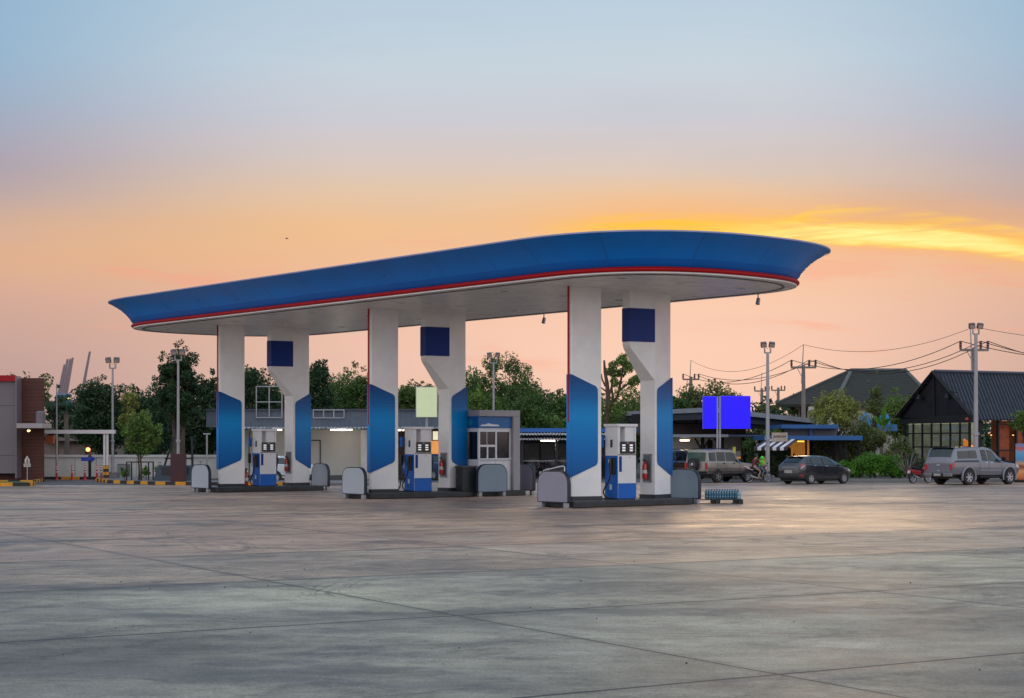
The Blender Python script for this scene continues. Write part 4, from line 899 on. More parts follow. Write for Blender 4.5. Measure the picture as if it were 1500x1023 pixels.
tree('leafy_tree', 'bright leafy branch reaching in from the right edge of the photo', 'tree', 1500, 86, 598, 640, 46, L_lite, 1800, .16, 20, seed=77, trunk=.06)
# bare shrub
t = thing('bare_shrub', 'leafless pale shrub left of the red motorbike', 'shrub', (X(1328, 87.6), 87.6, .12))
b = MB(); rr = random.Random(5)
for k in range(22):
    a = rr.uniform(-1, 1); h = rr.uniform(.9, 1.5)
    p1 = Vector((a * .25, rr.uniform(-.2, .2), h * .45)); p2 = Vector((a * .75, rr.uniform(-.4, .4), h))
    b.tube([(0, 0, 0) if k < 3 else (a * .05, 0, .25), p1, p2], [.035, .02, .006], 5)
b.build('branch', M_barkg, t)
# fan of palm fronds behind the store
t = thing('palm_tree', 'palm with long arching fronds between the store and the dark trees', 'palm', (X(96, 102), 102, 0))
MB().tube([(0, 0, 0), (.1, 0, 2.2), (0, 0, Z(600, 102))], [.2, .16, .13], 8).build('trunk', M_barkg, t, 60)
zc = Z(598, 102); rr = random.Random(9)
for k in range(14):
    a = R(k * 25.7 + rr.uniform(-8, 8)); L = rr.uniform(1.4, 2.1); b = MB(); prev = None
    dirx, diry = math.cos(a), math.sin(a); up = rr.uniform(.5, 1.2)
    for i in range(9):
        u = i / 8; P = Vector((dirx * L * u, diry * L * u, zc + up * L * (u - u * u * 1.15)))
        if i:
            b.tube([prev, P], .02, 4)
            side = Vector((-diry, dirx, 0)); lw = .55 * math.sin(math.pi * min(u + .12, 1)) + .08
            for s2 in (-1, 1):
                for kk in (0, .5):
                    Q = prev.lerp(P, kk); tip = Q + side * s2 * lw + Vector((dirx, diry, 0)) * .22 + Vector((0, 0, -.22)); fw = (P - prev) * .16
                    b.face([Q - fw, Q + fw, tip])
        prev = P
    b.build('frond', L_dark, t)
# banana-like plant
t = thing('banana_plant', 'upright banana plant with one broad green leaf above the garden', 'plant', (X(1290, 97), 97, 0))
MB().tube([(0, 0, 0), (.05, 0, 1.8), (.1, 0, 3.0)], [.12, .1, .06], 8).build('stem', M_barkg, t, 60)
for k, (a, h, w_) in enumerate(((84, 1.35, .17), (128, .8, .14), (40, .7, .13))):
    b = MB(); A = R(a); n_ = 8; last = None
    for i in range(n_ + 1):
        u = i / n_; P = Vector((.1 + math.cos(A) * h * u, .1 * k, 3.0 + math.sin(A) * h * u)); wv = w_ * math.sin(math.pi * min(u * .95 + .05, 1)) + .02
        e = Vector((math.sin(A) * wv, .12, -math.cos(A) * wv)); cur = (b.bm.verts.new(P - e), b.bm.verts.new(P + Vector((0, .05, 0))), b.bm.verts.new(P + e))
        if last:
            b.bm.faces.new((last[0], last[1], cur[1], cur[0])); b.bm.faces.new((last[1], last[2], cur[2], cur[1]))
        last = cur
    b.build('leaf', L_lime, t)
# far wood that closes the horizon
rs = np.random.RandomState(90); N = 190
cx = rs.uniform(-125, 130, N); cen = np.stack([cx, rs.uniform(165, 190, N), rs.uniform(.5, 4.2, N)], 1)
v, f = leaves(rs, cen, rs.uniform(2.2, 3.6, N), 260, .75); wood = np_mesh('far_wood', v, f, L_dark); tag(wood, kind='stuff')

# ------------------------------------------------------------------ buildings, left
def pbox(px0, px1, py0, py1, d, depth, name, m, parent, bevel=0, bev=0):
    """box whose front covers a stretch of the view at distance d and runs back by depth"""
    return MB().b2(X(px0, d), X(px1, d), d, d + depth, Z(py1, d) if py1 is not None else -.02, Z(py0, d), bevel).build(name, m, parent, world=True, bev=bev)
M_plank = mat_stripes('red_brown_cladding', (.055, .014, .008, 1), (.085, .021, .012, 1), 5.5, 'Z', .65, .6, .12, profile='SQ')
M_acm = mat('grey_wall_panel', srgb(104, 95, 99), .55, var=.08, vs=.6)
st = thing('convenience_store', 'brown clad store with grey wall panel and red band at the left edge', 'store', (X(30, 86), 86, 0))
W_ = MB().prism([(-36, 86, -.02), (X(65, 86), 86, -.02), (X(62, 98), 98, -.02), (-40, 98, -.02)], (0, 0, Z(554, 86) + .02)).build('wall', M_plank, st, world=True)
g_ = MB().b2(-36, X(23, 85.4), 85.3, 85.99, .45, Z(559, 85.4)).build('grey_panel', M_acm, st, world=True)
b = MB()
for z in (1.35, 3.9): b.b2(-36, X(23, 85.4), 85.292, 85.299, z, z + .02)
b.b2(X(12, 85.3) - .6, X(12, 85.3) - .58, 85.292, 85.299, .45, 5); b.build('panel_joint', M_dark, g_, world=True)
MB().b2(-36, X(22.5, 85.2), 85.15, 85.29, Z(558.8, 85.2), Z(550, 85.2)).build('red_band', mat('store_red', (.30, .006, .012), .5, spec=.2), st, world=True)
MB().b2(X(22.6, 85.2), X(25, 85.2), 85.14, 85.99, .2, Z(551, 85.2)).build('corner_trim', M_acm, st, world=True)
pbox(24, 62, 620.5, 627.5, 84.2, 1.7, 'door_awning', mat('awning_white', srgb(150, 142, 142), .6), st, bev=.02)
lp = thing('wall_lamp', 'small lit lamp under the white awning of the brown store', 'lamp', (X(42, 84.6), 84.6, Z(627.6, 84.2)))
MB().cyl((0, 0, 0), (0, 0, -.09), .10, .08).build('shade', M_steel, lp, 30); MB().sph((0, 0, -.10), .075, 12, 8).build('bulb', M_bulb, lp, 60)
MB().lathe([(.13, 0), (.15, .03), (.15, .42), (.11, .47)], (0, 0, 0)).build('x', M_acm).name = 'roof_vent'
rv = bpy.data.objects['roof_vent']; rv.data.name = 'roof_vent'; rv.location = (X(58, 84.7), 84.9, Z(620.5, 84.2)); rv.scale = (1.6, 1.6, 1.35); tag(rv, 'grey round tank on the white awning of the store', 'tank')
MB().b2(X(66, 88), X(78, 88), 88, 88.3, Z(650, 88), Z(638, 88)).build('hanging_sign', mat('orange_brown_board', srgb(150, 72, 40), .6), st, world=True)
# height barrier
hb = thing('height_barrier', 'white horizontal height bar on twin posts with yellow black striped feet', 'height barrier', (X(117, 88), 88, 0))
MB().b2(X(65.5, 88), X(169, 88), 87.9, 88.15, Z(635.5, 88), Z(630, 88)).build('bar', mat('barrier_white', srgb(200, 190, 190), .5), hb, world=True)
for px in (153, 157.3):
    p_ = MB().b2(X(px, 88) - .055, X(px, 88) + .055, 87.97, 88.08, Z(682, 88), Z(635.5, 88)).build('post', MATS['barrier_white'], hb, world=True)
    z = 0; k = 0
    while z < Z(682, 88) - .02:
        MB().b2(X(px, 88) - .06, X(px, 88) + .06, 87.965, 88.085, z, min(z + .16, Z(682, 88))).build('black_band' if k % 2 else 'yellow_band', M_kerbb if k % 2 else M_kerby, p_, world=True); z += .16; k += 1
# flexible bollards
M_brd = mat('bollard_red', (.45, .02, .025), .5); M_bwh = mat('bollard_reflector', srgb(225, 220, 220), .5)
bol = None
for px, lb in ((83, 'red bollard with white bands below the grey flag pole, leftmost of the row'), (105.5, 'red bollard with white bands between the flag pole and the blue arrow sign'), (124.5, 'red bollard with white bands just left of the blue arrow sign post'), (142, 'red bollard with white bands just right of the blue arrow sign post'), (148.5, 'red bollard with white bands next to the striped barrier posts')):
    if bol is None:
        bol = thing('flexible_bollard', lb, 'bollard', (X(px, 90), 90, 0), 0, 'red and white bollards')
        MB().lathe([(.14, 0), (.14, .03), (.075, .07), (.06, .1), (.055, .78), (.04, .81)], seg=14).build('post', M_brd, bol, 40)
        for z in (.42, .58, .70): MB().lathe([(.0585, z), (.0585, z + .06)], seg=14).build('white_band', M_bwh, bol, 40)
    else: copy_thing(bol, (X(px, 90), 90, 0), label=lb)
# boundary wall
bw = thing('boundary_wall', 'long white rendered boundary wall behind the bollards and the planting bed', 'wall', (X(200, 96), 96, 0))
MB().b2(-30, -12.6, 96, 96.2, -.03, Z(670, 96)).build('wall_panel', M_wallw, bw, world=True)
MB().b2(-30.05, -12.6, 95.93, 96.27, Z(670, 96), Z(666.5, 96)).build('coping', M_wallw, bw, world=True)
for px in (110, 141, 200, 268): MB().b2(X(px, 96) - .015, X(px, 96) + .015, 95.99, 96.0 - .001, 0, Z(670, 96)).build('joint', M_steel, bw, world=True)
# tiled bungalow behind the wall
bg = thing('bungalow', 'low dark house with tiled gable roof behind the white wall', 'house', (X(100, 124), 124, 0))
MB().b2(X(60, 124), X(160, 124), 124, 132, 0, Z(640, 124)).build('wall', mat('old_plaster', srgb(120, 105, 98), .8, var=.3), bg, world=True)
M_tile = mat_stripes('weathered_roof_tiles', (.055, .045, .042, 1), (.085, .07, .066, 1), 3.2, 'Y', .8, .6, .2)
for (a_, b_, c_, dd, dz) in ((58, 100, 128, 122.8, 0), (96, 124, 150, 123.6, .0)):
    A = Vector((X(a_, dd), dd, Z(646 if a_ < 90 else 650, dd))); P = Vector((X(b_, dd), dd, Z(612 if a_ < 90 else 632, dd))); C_ = Vector((X(c_, dd), dd, Z(646 if a_ < 90 else 652, dd)))
    b = MB(); th = Vector((0, 0, .18)); b.prism([A, P, P + th, A + th], (0, 9, 0)); b.prism([P, C_, C_ + th, P + th], (0, 9.01, 0)); b.build('roof', M_tile, bg, world=True)
    MB().prism([A + Vector((.5, .4, 0)), P + Vector((0, .4, -.2)), C_ + Vector((-.5, .4, 0))], (0, .2, 0)).build('gable', MATS['old_plaster'], bg, world=True)
# the same wall carried on behind the pumps is the service building
M_metal = mat_stripes('blue_grey_metal_cladding', srgb(72, 82, 96), srgb(88, 98, 112), 3.3, 'X', .45, .35, .06, profile='SQ', metal=.1)
M_corr = mat_stripes('corrugated_sheet', srgb(150, 152, 158), srgb(200, 202, 206), 6, 'X', .45, .8, metal=.2)
sb = thing('service_building', 'long low building with white walls and blue grey metal parapet behind the pumps', 'building', (X(430, 93), 93, 0))
sw = MB(); sw.b2(X(322, 93), X(540, 93), 93, 99, -.03, Z(629, 93)); sw.build('wall', mat('service_wall', srgb(172, 174, 170), .7, var=.08, vs=.8), sb, world=True)
MB().b2(X(529, 93), X(540.5, 93), 92.8, 92.99, -.03, Z(630, 93)).build('pier', mat('pier_white', srgb(205, 203, 200), .7), sb, world=True)
MB().b2(X(306, 92), X(690, 92), 91.2, 99, Z(626, 91.5), Z(600.5, 91.5)).build('parapet', M_metal, sb, world=True)
MB().b2(X(305, 92), X(691, 92), 91.1, 91.19, Z(602, 91.5), Z(599.5, 91.5)).build('coping', mat('dark_coping', srgb(60, 66, 78), .5), sb, world=True)
b = MB(); nseg = 150
x0_, x1_ = X(350, 90.6), X(680, 90.6); pr = []
for i in range(nseg + 1):
    x = x0_ + (x1_ - x0_) * i / nseg; z = Z(628, 90.6) + .035 * math.sin(i * 2.4); pr.append((x, z))
for (xa, za), (xb_, zb_) in zip(pr, pr[1:]): b.face([(xa, 90.2, za), (xb_, 90.2, zb_), (xb_, 92.9, zb_ + .25), (xa, 92.9, za + .25)])
b.build('corrugated_awning', M_corr, sb, world=True)
b = MB()
for (a0, a1, b0, b1) in ((449, 469.5, 644.5, 646), (449, 450.2, 646, 700), (468.5, 469.8, 646, 700)): b.b2(X(a0, 92.95), X(a1, 92.95), 92.95, 92.995, Z(b1, 92.95), Z(b0, 92.95))
b.build('door_joint', M_dark, sb, world=True)
MB().b2(X(322, 92.9), X(529, 92.9), 92.94, 92.99, 0, .22).build('skirting', mat('skirting_grey', srgb(80, 84, 88), .7), sb, world=True)
MB().b2(X(540.6, 98.5), X(690, 98.5), 98.6, 98.8, 0, Z(629, 98.5)).build('bay_back_wall', mat('bay_wall', srgb(120, 112, 104), .8), sb, world=True)
b = MB(); pbx = lambda a0, a1, b0, b1, d, dp: b.b2(X(a0, d), X(a1, d), d, d + dp, Z(b1, d), Z(b0, d))
pbx(604, 642, 646, 672, 98.2, .3); b.build('warm_shop_window', mat('warm_shop_glow', srgb(220, 150, 90), .5, var=.6, vs=3, emit=srgb(255, 170, 90), es=.7), sb, world=True)
def tube_lamp(px0, px1, py, d, lb):
    t = thing('tube_lamp', lb, 'tube lamp', (X((px0 + px1) / 2, d), d, Z(py, d)), 0, 'lit fluorescent tubes'); L = (px1 - px0) / F * d
    l_ = bpy.data.lights.new('tube_glow', 'POINT'); lo_ = bpy.data.objects.new('tube_glow', l_); COL.objects.link(lo_); lo_.parent = t; lo_.location = (0, -.1, -.25); l_.energy = 26 * min(L, 1.2); l_.color = (1, .86, .7); l_.shadow_soft_size = .25
    MB().b2(-L / 2 - .05, L / 2 + .05, -.04, .06, .04, .1).build('holder', M_bwh, t); MB().cyl((-L / 2, 0, 0), (L / 2, 0, 0), .035).build('tube', M_tube, t, 40)
tube_lamp(400, 413, 630, 91.5, 'lit tube lamp between the farthest island columns'); tube_lamp(484, 516, 630, 91.5, 'long lit tube lamp over the white wall left of the middle front column')
tube_lamp(583, 592, 630.5, 91.5, 'short lit tube lamp right of the middle front column'); tube_lamp(792, 817, 646, 94.5, 'lit tube lamp inside the dark shelter right of the booth')
tube_lamp(996, 1010, 645.5, 97, 'short lit tube lamp under the shed roof above the beige car')
def frame_rack(px0, px1, py0, py1, d, cols, rows, lb):
    t = thing('pipe_frame', lb, 'frame', (X(px0, d), d, Z(py1, d)), 0); w = (px1 - px0) / F * d; h = (py1 - py0) / F * d; b = MB()
    for i in range(cols + 1): MB().cyl((w * i / cols, 0, 0), (w * i / cols, 0, h), .035, seg=8).build('upright', M_pole, t)
    b = MB()
    for i in range(rows + 1): MB().cyl((0, 0, h * i / rows), (w, 0, h * i / rows), .03, seg=8).build('cross_bar', M_pole, t)
    b.bm.free()
frame_rack(375.5, 413, 566.5, 612, 91.0, 2, 2, 'tall white pipe frame standing on the parapet between the far columns')
frame_rack(459, 504, 601, 612.5, 91.0, 3, 1, 'low white pipe frame fixed on the blue grey parapet')
# glowing pale green sign
gs = thing('light_box_sign', 'glowing blank pale green light box above the middle dispenser', 'sign', (X(625, 88), 88, 0))
MB().b2(X(609, 88), X(641, 88), 87.9, 88.15, Z(612, 88), Z(567, 88), .02).build('box', M_steel, gs, world=True)
MB().b2(X(610, 88), X(640, 88), 87.88, 87.899, Z(611.2, 88), Z(567.8, 88)).build('lit_face', mat('pale_green_light', srgb(176, 186, 150), .6, var=.08, vs=1.5, emit=srgb(206, 216, 172), es=.40), gs, world=True)
MB().cyl((X(625, 88), 88.02, 0), (X(625, 88), 88.02, Z(612, 88)), .08).build('pole', M_steel, gs, world=True)
for px0, px1, py0, py1, lb in ((605, 618, 631.5, 645, 'small glowing pale panel seen through the head of the middle dispenser'), (633, 641.5, 631.5, 645, 'small glowing pale panel just left of the middle rear column')):
    t = thing('light_box_sign', lb, 'sign', (X(px0, 91), 91.6, Z(py1, 91)))
    MB().b2(X(px0, 91), X(px1, 91), 91.55, 91.7, Z(py1, 91), Z(py0, 91)).build('box', M_steel, t, world=True)
    MB().b2(X(px0 + .5, 91), X(px1 - .5, 91), 91.53, 91.549, Z(py1 - .5, 91), Z(py0 + .5, 91)).build('lit_face', mat('cream_light', srgb(235, 228, 190), .5, emit=srgb(240, 230, 190), es=.8), t, world=True)
# ------------------------------------------------------------------ blue roofed shelter in the middle
sh = thing('open_shelter', 'dark open shelter with blue roof edge between booth and nearest column', 'shelter', (X(800, 95), 95, 0))
MB().b2(X(735, 95), X(930, 95), 93.4, 100.5, Z(633, 93.4), Z(627.5, 93.4)).build('blue_roof', mat('roof_blue', (.01, .10, .34), .45), sh, world=True)
b = MB(); x0_, x1_ = X(735, 93), X(930, 93); pr = [(x0_ + (x1_ - x0_) * i / 100, .04 * math.sin(i * 2.6)) for i in range(101)]
for zz, yy in ((Z(635.5, 93), 92.9), (Z(642.5, 93), 93.1)):
    for (xa, za), (xb_, zb_) in zip(pr, pr[1:]): b.face([(xa, yy, zz + za), (xb_, yy, zz + zb_), (xb_, yy + .8, zz + zb_ + .06), (xa, yy + .8, zz + za + .06)]); b.face([(xa, yy, zz + za), (xb_, yy, zz + zb_), (xb_, yy, zz + zb_ - .07), (xa, yy, zz + za - .07)])
b.build('corrugated_edge', M_corr, sh, world=True)
M_sh = mat('shelter_dark', (.02, .02, .024), .7, var=.4); M_sh2 = mat('shelter_grey', (.06, .062, .066), .7, var=.4, vs=2)
MB().b2(X(735, 100), X(930, 100), 99.8, 100, 0, Z(634, 100)).build('back_wall', M_sh, sh, world=True)
for a0, a1 in ((768, 790), (792, 812), (817, 834), (880, 890)): MB().b2(X(a0, 98), X(a1, 98), 98, 98.1, Z(674, 98), Z(650, 98)).build('inner_panel', M_sh2, sh, world=True)
for px in (765, 815, 833, 880, 925): MB().b2(X(px, 93.6) - .07, X(px, 93.6) + .07, 93.6, 93.75, 0, Z(633, 93.4)).build('post', M_black, sh, world=True)
MB().b2(X(764, 94), X(832, 94), 94, 94.06, Z(676, 94), Z(674.8, 94)).build('rail', M_steel, sh, world=True)
b = MB(); rr = random.Random(3)
for k in range(40):
    px = rr.uniform(768, 830); b.box((X(px, 95.5), 95.5 + rr.uniform(-.5, .5), rr.uniform(.2, 1.0)), (rr.uniform(.1, .4), .2, rr.uniform(.1, .4)), rr.uniform(0, 1))
tag(b.build('clutter', mat('stacked_clutter', (.06, .06, .07), .6, var=.9, vs=2)), kind='stuff')
MB().b2(X(833.5, 92), X(838, 92), 92, 92.2, 0, Z(664, 92)).build('pillar', M_wallw, sh, world=True)

# ------------------------------------------------------------------ buildings, right
M_slate = mat('dark_steel_roofing', srgb(66, 70, 84), .5, .2)
M_bk = mat('black_paint', (.011, .011, .014), .6, var=.3, spec=.25)
M_soff = mat('dark_blue_soffit', (.014, .020, .034), .6, var=.2)
M_edge = mat('roof_edge_grey', srgb(128, 132, 140), .5, .1)
shed = thing('shop_shed', 'long dark shop shed with bent pale roof edge behind the blue screens', 'building', (X(1040, 98), 98, 0))
def P3(px, py, d): return Vector((X(px, d), d, Z(py, d)))
# roof: high corner near px 1040, falling to both sides; edge line then depth
A, Bc, C_ = P3(918, 603, 103), P3(1040, 597, 94), P3(1196, 614, 98)
b = MB(); back = [Vector((A.x, 112, A.z)), Vector((Bc.x + 1, 112, Bc.z + .1)), Vector((C_.x + .5, 112, C_.z))]
dn = Vector((0, 0, -.26))
for p, q_, r_, s_ in ((A, Bc, back[1], back[0]), (Bc, C_, back[2], back[1])):
    b.prism([p, q_, r_, s_], dn)
b.build('roof', M_edge, shed, world=True)
b = MB(); e = Vector((0, .35, -.27))
for p, q_, r_, s_ in ((A, Bc, back[1], back[0]), (Bc, C_, back[2], back[1])): b.prism([p + e, q_ + e, r_ + Vector((0, -.1, -.27)), s_ + Vector((0, -.1, -.27))], Vector((0, 0, -.38)))
b.build('soffit', M_soff, shed, world=True)
M_vp = mat_stripes('brown_vertical_boards', (.022, .014, .012, 1), (.055, .036, .032, 1), 1.1, 'X', .6, .5, .06, profile='SQ')
MB().b2(X(925, 100), X(1092, 100), 100, 100.2, Z(637, 100), Z(621, 100)).build('board_wall', M_vp, shed, world=True)
MB().prism([P3(925, 623, 101.2), P3(1196, 623, 101.2), P3(1190, 615, 101.2), P3(1044, 601, 101.2), P3(925, 607, 101.2)], (0, .1, 0)).build('upper_wall', M_bk, shed, world=True)
for a0, a1 in ((990, 1019), (1022, 1036), (1100, 1112), (1116, 1130)): MB().b2(X(a0, 101), X(a1, 101), 101.1, 101.15, Z(620, 101), Z(611, 101)).build('clerestory_window', mat('dusty_pane', srgb(108, 100, 100), .3, var=.3), shed, world=True)
aw = MB(); aw.b2(X(986, 94), X(1067, 94), 94, 100, Z(640.5, 94), Z(636.5, 94)); aw.build('canopy_edge', M_edge, shed, world=True)
b = MB(); x0_, x1_ = X(1067, 94), X(1128, 94); zt = Z(639, 94)
pr = [(x0_ + (x1_ - x0_) * i / 40, .04 * math.sin(i * 2.2)) for i in range(41)]
for (xa, za), (xb_, zb_) in zip(pr, pr[1:]): b.face([(xa, 94.2, zt + za), (xb_, 94.2, zt + zb_), (xb_, 99, zt + zb_ + .15), (xa, 99, zt + za + .15)])
b.build('corrugated_canopy', mat_stripes('blue_corrugated', srgb(58, 72, 110), srgb(120, 130, 160), 6, 'X', .4, .8), shed, world=True)
MB().b2(X(980, 99.5), X(1090, 99.5), 99.2, 99.4, 0, Z(640, 99.2)).build('back_wall', mat('shed_inner_wall', srgb(168, 166, 166), .8, var=.15), shed, world=True)
for a0, a1 in ((1036, 1043), (1050, 1052)): MB().b2(X(a0, 99.2), X(a1, 99.2), 99.14, 99.19, 0, Z(645, 99.2)).build('wall_panel', M_bk, shed, world=True)
MB().b2(X(1088, 97), X(1107, 97), 97, 97.6, 0, Z(641, 97)).build('dark_pier', M_bk, shed, world=True)
for px in (1029, 1058):
    c_ = MB().b2(X(px, 95) - .11, X(px, 95) + .11, 95, 95.22, 0, Z(641, 95)).build('post', M_bk, shed, world=True)
    for s2 in ((-1, 1) if px == 1029 else (-1,)): MB().tube([(X(px, 95), 95.1, Z(661, 95)), (X(px + s2 * 11, 95), 95.1, Z(642, 95))], .06, 6).build('brace', M_bk, c_, world=True)
for px0, px1, py0, py1, d, m_, lb in ((1003, 1011, 658, 668, 97, mat('notice_cream', srgb(170, 160, 148), .6), 'small cream notice board left of the shed post'), (1044, 1063, 657, 666, 96, mat('notice_pink', srgb(190, 150, 155), .6), 'pale notice with pink top above the beige car roof'), (1073.5, 1077.5, 655, 665, 95, mat('notice_yellow', srgb(200, 195, 70), .6, emit=srgb(200, 195, 70), es=.25), 'narrow yellow sign beside the dark pier'), (1078, 1085, 661, 672, 95, mat('notice_grey', srgb(150, 140, 140), .6), 'grey notice with orange foot beside the narrow yellow sign'), (1067, 1073, 657, 664, 95.5, mat('notice_cream', srgb(170, 160, 148), .6), 'cream notice just left of the narrow yellow sign')):
    t = thing('notice_board', lb, 'notice board', (X((px0 + px1) / 2, d), d, 0), 0, 'notices along the shop shed')
    w_ = (px1 - px0) / F * d
    MB().b2(-w_ / 2, w_ / 2, -.03, .03, Z(py1, d), Z(py0, d)).build('board', m_, t); MB().cyl((0, .0, 0), (0, .0, Z(py1, d)), .03).build('pole', M_steel, t)
    if px0 == 1078: MB().b2(-w_ / 2, w_ / 2, -.035, -.031, Z(672, d), Z(669.5, d)).build('orange_strip', mat('orange_strip', srgb(230, 140, 60), .5, emit=srgb(230, 140, 60), es=.4), t)
    if px0 == 1044: MB().b2(-w_ / 2, w_ / 2, -.035, -.031, Z(659, d), Z(656.8, d)).build('pink_strip', mat('pink_strip', srgb(196, 110, 125), .5), t)
# two blank bright blue screens on posts
bs = thing('blue_screens', 'pair of blank bright blue display boards on twin steel posts', 'display board', (X(1053, 90), 90, 0))
M_bs = mat('bright_blue_face', (.012, 0, .8), .6, var=.02, emit=(.010, 0, 1), es=.62)
for nm, a0, a1, b0, b1 in (('narrow_screen', 1030, 1049.6, 581, 628), ('wide_screen', 1056, 1099, 580.5, 628)):
    f_ = MB().b2(X(a0, 90), X(a1, 90), 89.9, 90.15, Z(b1, 90), Z(b0, 90)).build(nm, M_bs, bs, world=True)
    MB().b2(X(a0, 90) - .02, X(a1, 90) + .02, 90.151, 90.2, Z(b1 + .5, 90), Z(b0 - .5, 90)).build('back_frame', M_steel, f_, world=True)
for px in (1050.8, 1054.6): MB().b2(X(px, 90) - .045, X(px, 90) + .045, 89.95, 90.04, 0, Z(581, 90)).build('post', M_steel, bs, world=True)
# hipped house
hh = thing('hipped_house', 'large house with dark mossy hipped roof behind the cafe garden', 'house', (X(1260, 150), 150, 0))
Lc, Fc, Rc, Bk = P3(1137, 592, 158), P3(1222, 593, 136), P3(1372, 590, 150), P3(1290, 590, 176)
r1, r2 = P3(1247, 543.5, 150), P3(1326, 543.5, 156)
M_rt = mat_stripes('mossy_roof_tiles', (.032, .032, .028, 1), (.058, .057, .050, 1), 6, 'Z', .9, .5, spec=.1)
b = MB(); vs = {k: b.bm.verts.new(v_) for k, v_ in dict(L=Lc, F=Fc, R=Rc, B=Bk, a=r1, c=r2).items()}
for f_ in (('L', 'F', 'a'), ('F', 'R', 'c', 'a'), ('R', 'B', 'c'), ('B', 'L', 'a', 'c')): b.bm.faces.new([vs[k] for k in f_])
for p, q_ in (('L', 'F'), ('F', 'R'), ('R', 'B'), ('B', 'L')):
    pa, pb = vs[p].co.copy(), vs[q_].co.copy(); b.face([pa, pb, pb + Vector((0, 0, -.25)), pa + Vector((0, 0, -.25))])
rf = b.build('roof', M_rt, hh, world=True)
b = MB(); b.tube([Fc + Vector((0, 0, .05)), r1 + Vector((0, 0, .08))], .17, 6); b.tube([r1 + Vector((0, 0, .08)), r2 + Vector((0, 0, .08))], .17, 6); b.tube([Rc + Vector((0, 0, .05)), r2 + Vector((0, 0, .08))], .17, 6); b.tube([Lc + Vector((0, 0, .05)), r1 + Vector((0, 0, .08))], .14, 6)
b.build('ridge_cap', mat('ridge_cap', (.10, .105, .10), .8, var=.3), rf, world=True)
cen_ = (Lc + Fc + Rc + Bk) / 4
ins = [p.lerp(Vector((cen_.x, cen_.y, p.z)), .14) for p in (Lc, Fc, Rc, Bk)]
b = MB(); b.prism([Vector((p.x, p.y, -.02)) for p in ins], (0, 0, Lc.z - .1)); b.build('wall', mat('pale_house_wall', srgb(178, 170, 164), .8, var=.2, vs=.6), hh, world=True)
wl = ins[1] - ins[0]; wl.z = 0; nrm = Vector((wl.y, -wl.x, 0)).normalized()
for f_ in (.12, .30, .52, .74):
    for (ff, f1) in ((f_, f_ + .12),):
        p = ins[0] + wl * ff + nrm * .03; q_ = ins[0] + wl * f1 + nrm * .03; z1_, z0_ = Lc.z - .7, Lc.z - 2.1
        wn_ = MB().face([(p.x, p.y, z0_), (q_.x, q_.y, z0_), (q_.x, q_.y, z1_), (p.x, p.y, z1_)]).build('window', mat('pale_shutter', srgb(178, 168, 150), .6, var=.15), hh, world=True)
        m_ = (p + q_) / 2 + nrm * .02; b = MB()
        for P_ in (p, m_, q_): b.box((P_.x + nrm.x * .02, P_.y + nrm.y * .02, (z0_ + z1_) / 2), (.12, .12, z1_ - z0_ + .1))
        b.build('frame', mat('window_timber', (.05, .045, .042), .7), wn_, world=True)
# white garden wall and pipes under it
t = thing('garden_wall', 'pale sloping wall top behind the round topped tree', 'wall', (X(1250, 108), 108, 0)); MB().prism([P3(1185, 700, 108), P3(1360, 700, 108), P3(1360, 616, 108), P3(1255, 602, 108), P3(1185, 596, 108)], (0, .25, 0)).build('wall_panel', MATS['pale_house_wall'], t, world=True)
# turquoise domed play shelter
t = thing('turquoise_shelter', 'turquoise and blue domed tent tops between the trees left of the black cafe', 'tent', (X(1280, 101), 101, 0))
for px, w_ in ((1268, 17), (1294, 20)):
    r_ = w_ / 2 / F * 101; z_ = Z(622, 101)
    MB().lathe([(r_ * 1.05, z_), (r_, z_ + .25), (r_ * .75, z_ + .55), (r_ * .3, z_ + .72), (.02, z_ + .76)], (X(px, 101) - X(1280, 101), 0, 0), 10).build('dome', mat('turquoise_canvas', srgb(40, 130, 190), .6, var=.6, vs=3), t, 20)
MB().b2(-1.0, 1.3, -.5, .5, Z(632, 101), Z(622, 101)).build('lower_drum', mat('drum_blue', srgb(60, 120, 160), .6, var=.4), t)
# black gabled cafe
cf = thing('gabled_cafe', 'black glazed cafe with steep corrugated gable roof at the right edge', 'cafe', (X(1380, 93), 93, 0))
GL, GR, GA = P3(1316, 610.5, 96), P3(1428, 613.5, 90.5), P3(1369, 545, 93.2)
ex = Vector((16.5, 8.3, 0))                       # direction the roof runs
M_cr = mat_stripes('dark_corrugated_roof', srgb(20, 21, 27), srgb(66, 68, 78), 4.6, 'X', .55, 1.0, spec=.15)
b = MB(); dn = Vector((0, 0, -.16))
b.prism([GA, GR, GR + ex, GA + ex], dn * .6); rfr = b.build('roof', M_cr, cf, world=True)
b = MB(); b.prism([GL, GA, GA + ex, GL + ex], dn * .6); b.build('roof', M_cr, cf, world=True)
g_dir = (GR - GL).normalized(); g_n = Vector((g_dir.y, -g_dir.x, 0)).normalized()
b = MB()
for p, q_ in ((GL, GA), (GA, GR)): b.tube([p + g_n * .12, q_ + g_n * .12], .13, 4)
b.build('barge_board', M_bk, rfr, world=True)
MB().tube([GA + Vector((0, 0, .04)), GA + ex + Vector((0, 0, .04))], .11, 6).build('ridge_cap', M_slate, rfr, world=True)
MB().prism([GL + g_n * .03 + Vector((.1, 0, -.05)), GA + g_n * .03 + Vector((0, 0, -.2)), GR + g_n * .03 + Vector((-.1, 0, -.05))], -g_n * .2).build('gable_panel', mat('gable_black', (.010, .010, .014), .55, var=.6, vs=1.5, spec=.2), cf, world=True)
mid = (GL + GR) / 2
MB().tube([Vector((GA.x, GA.y, GA.z - .2)) + g_n * .1, Vector((mid.x, mid.y, GL.z)) + g_n * .1], .06, 4).build('king_post', M_bk, cf, world=True)
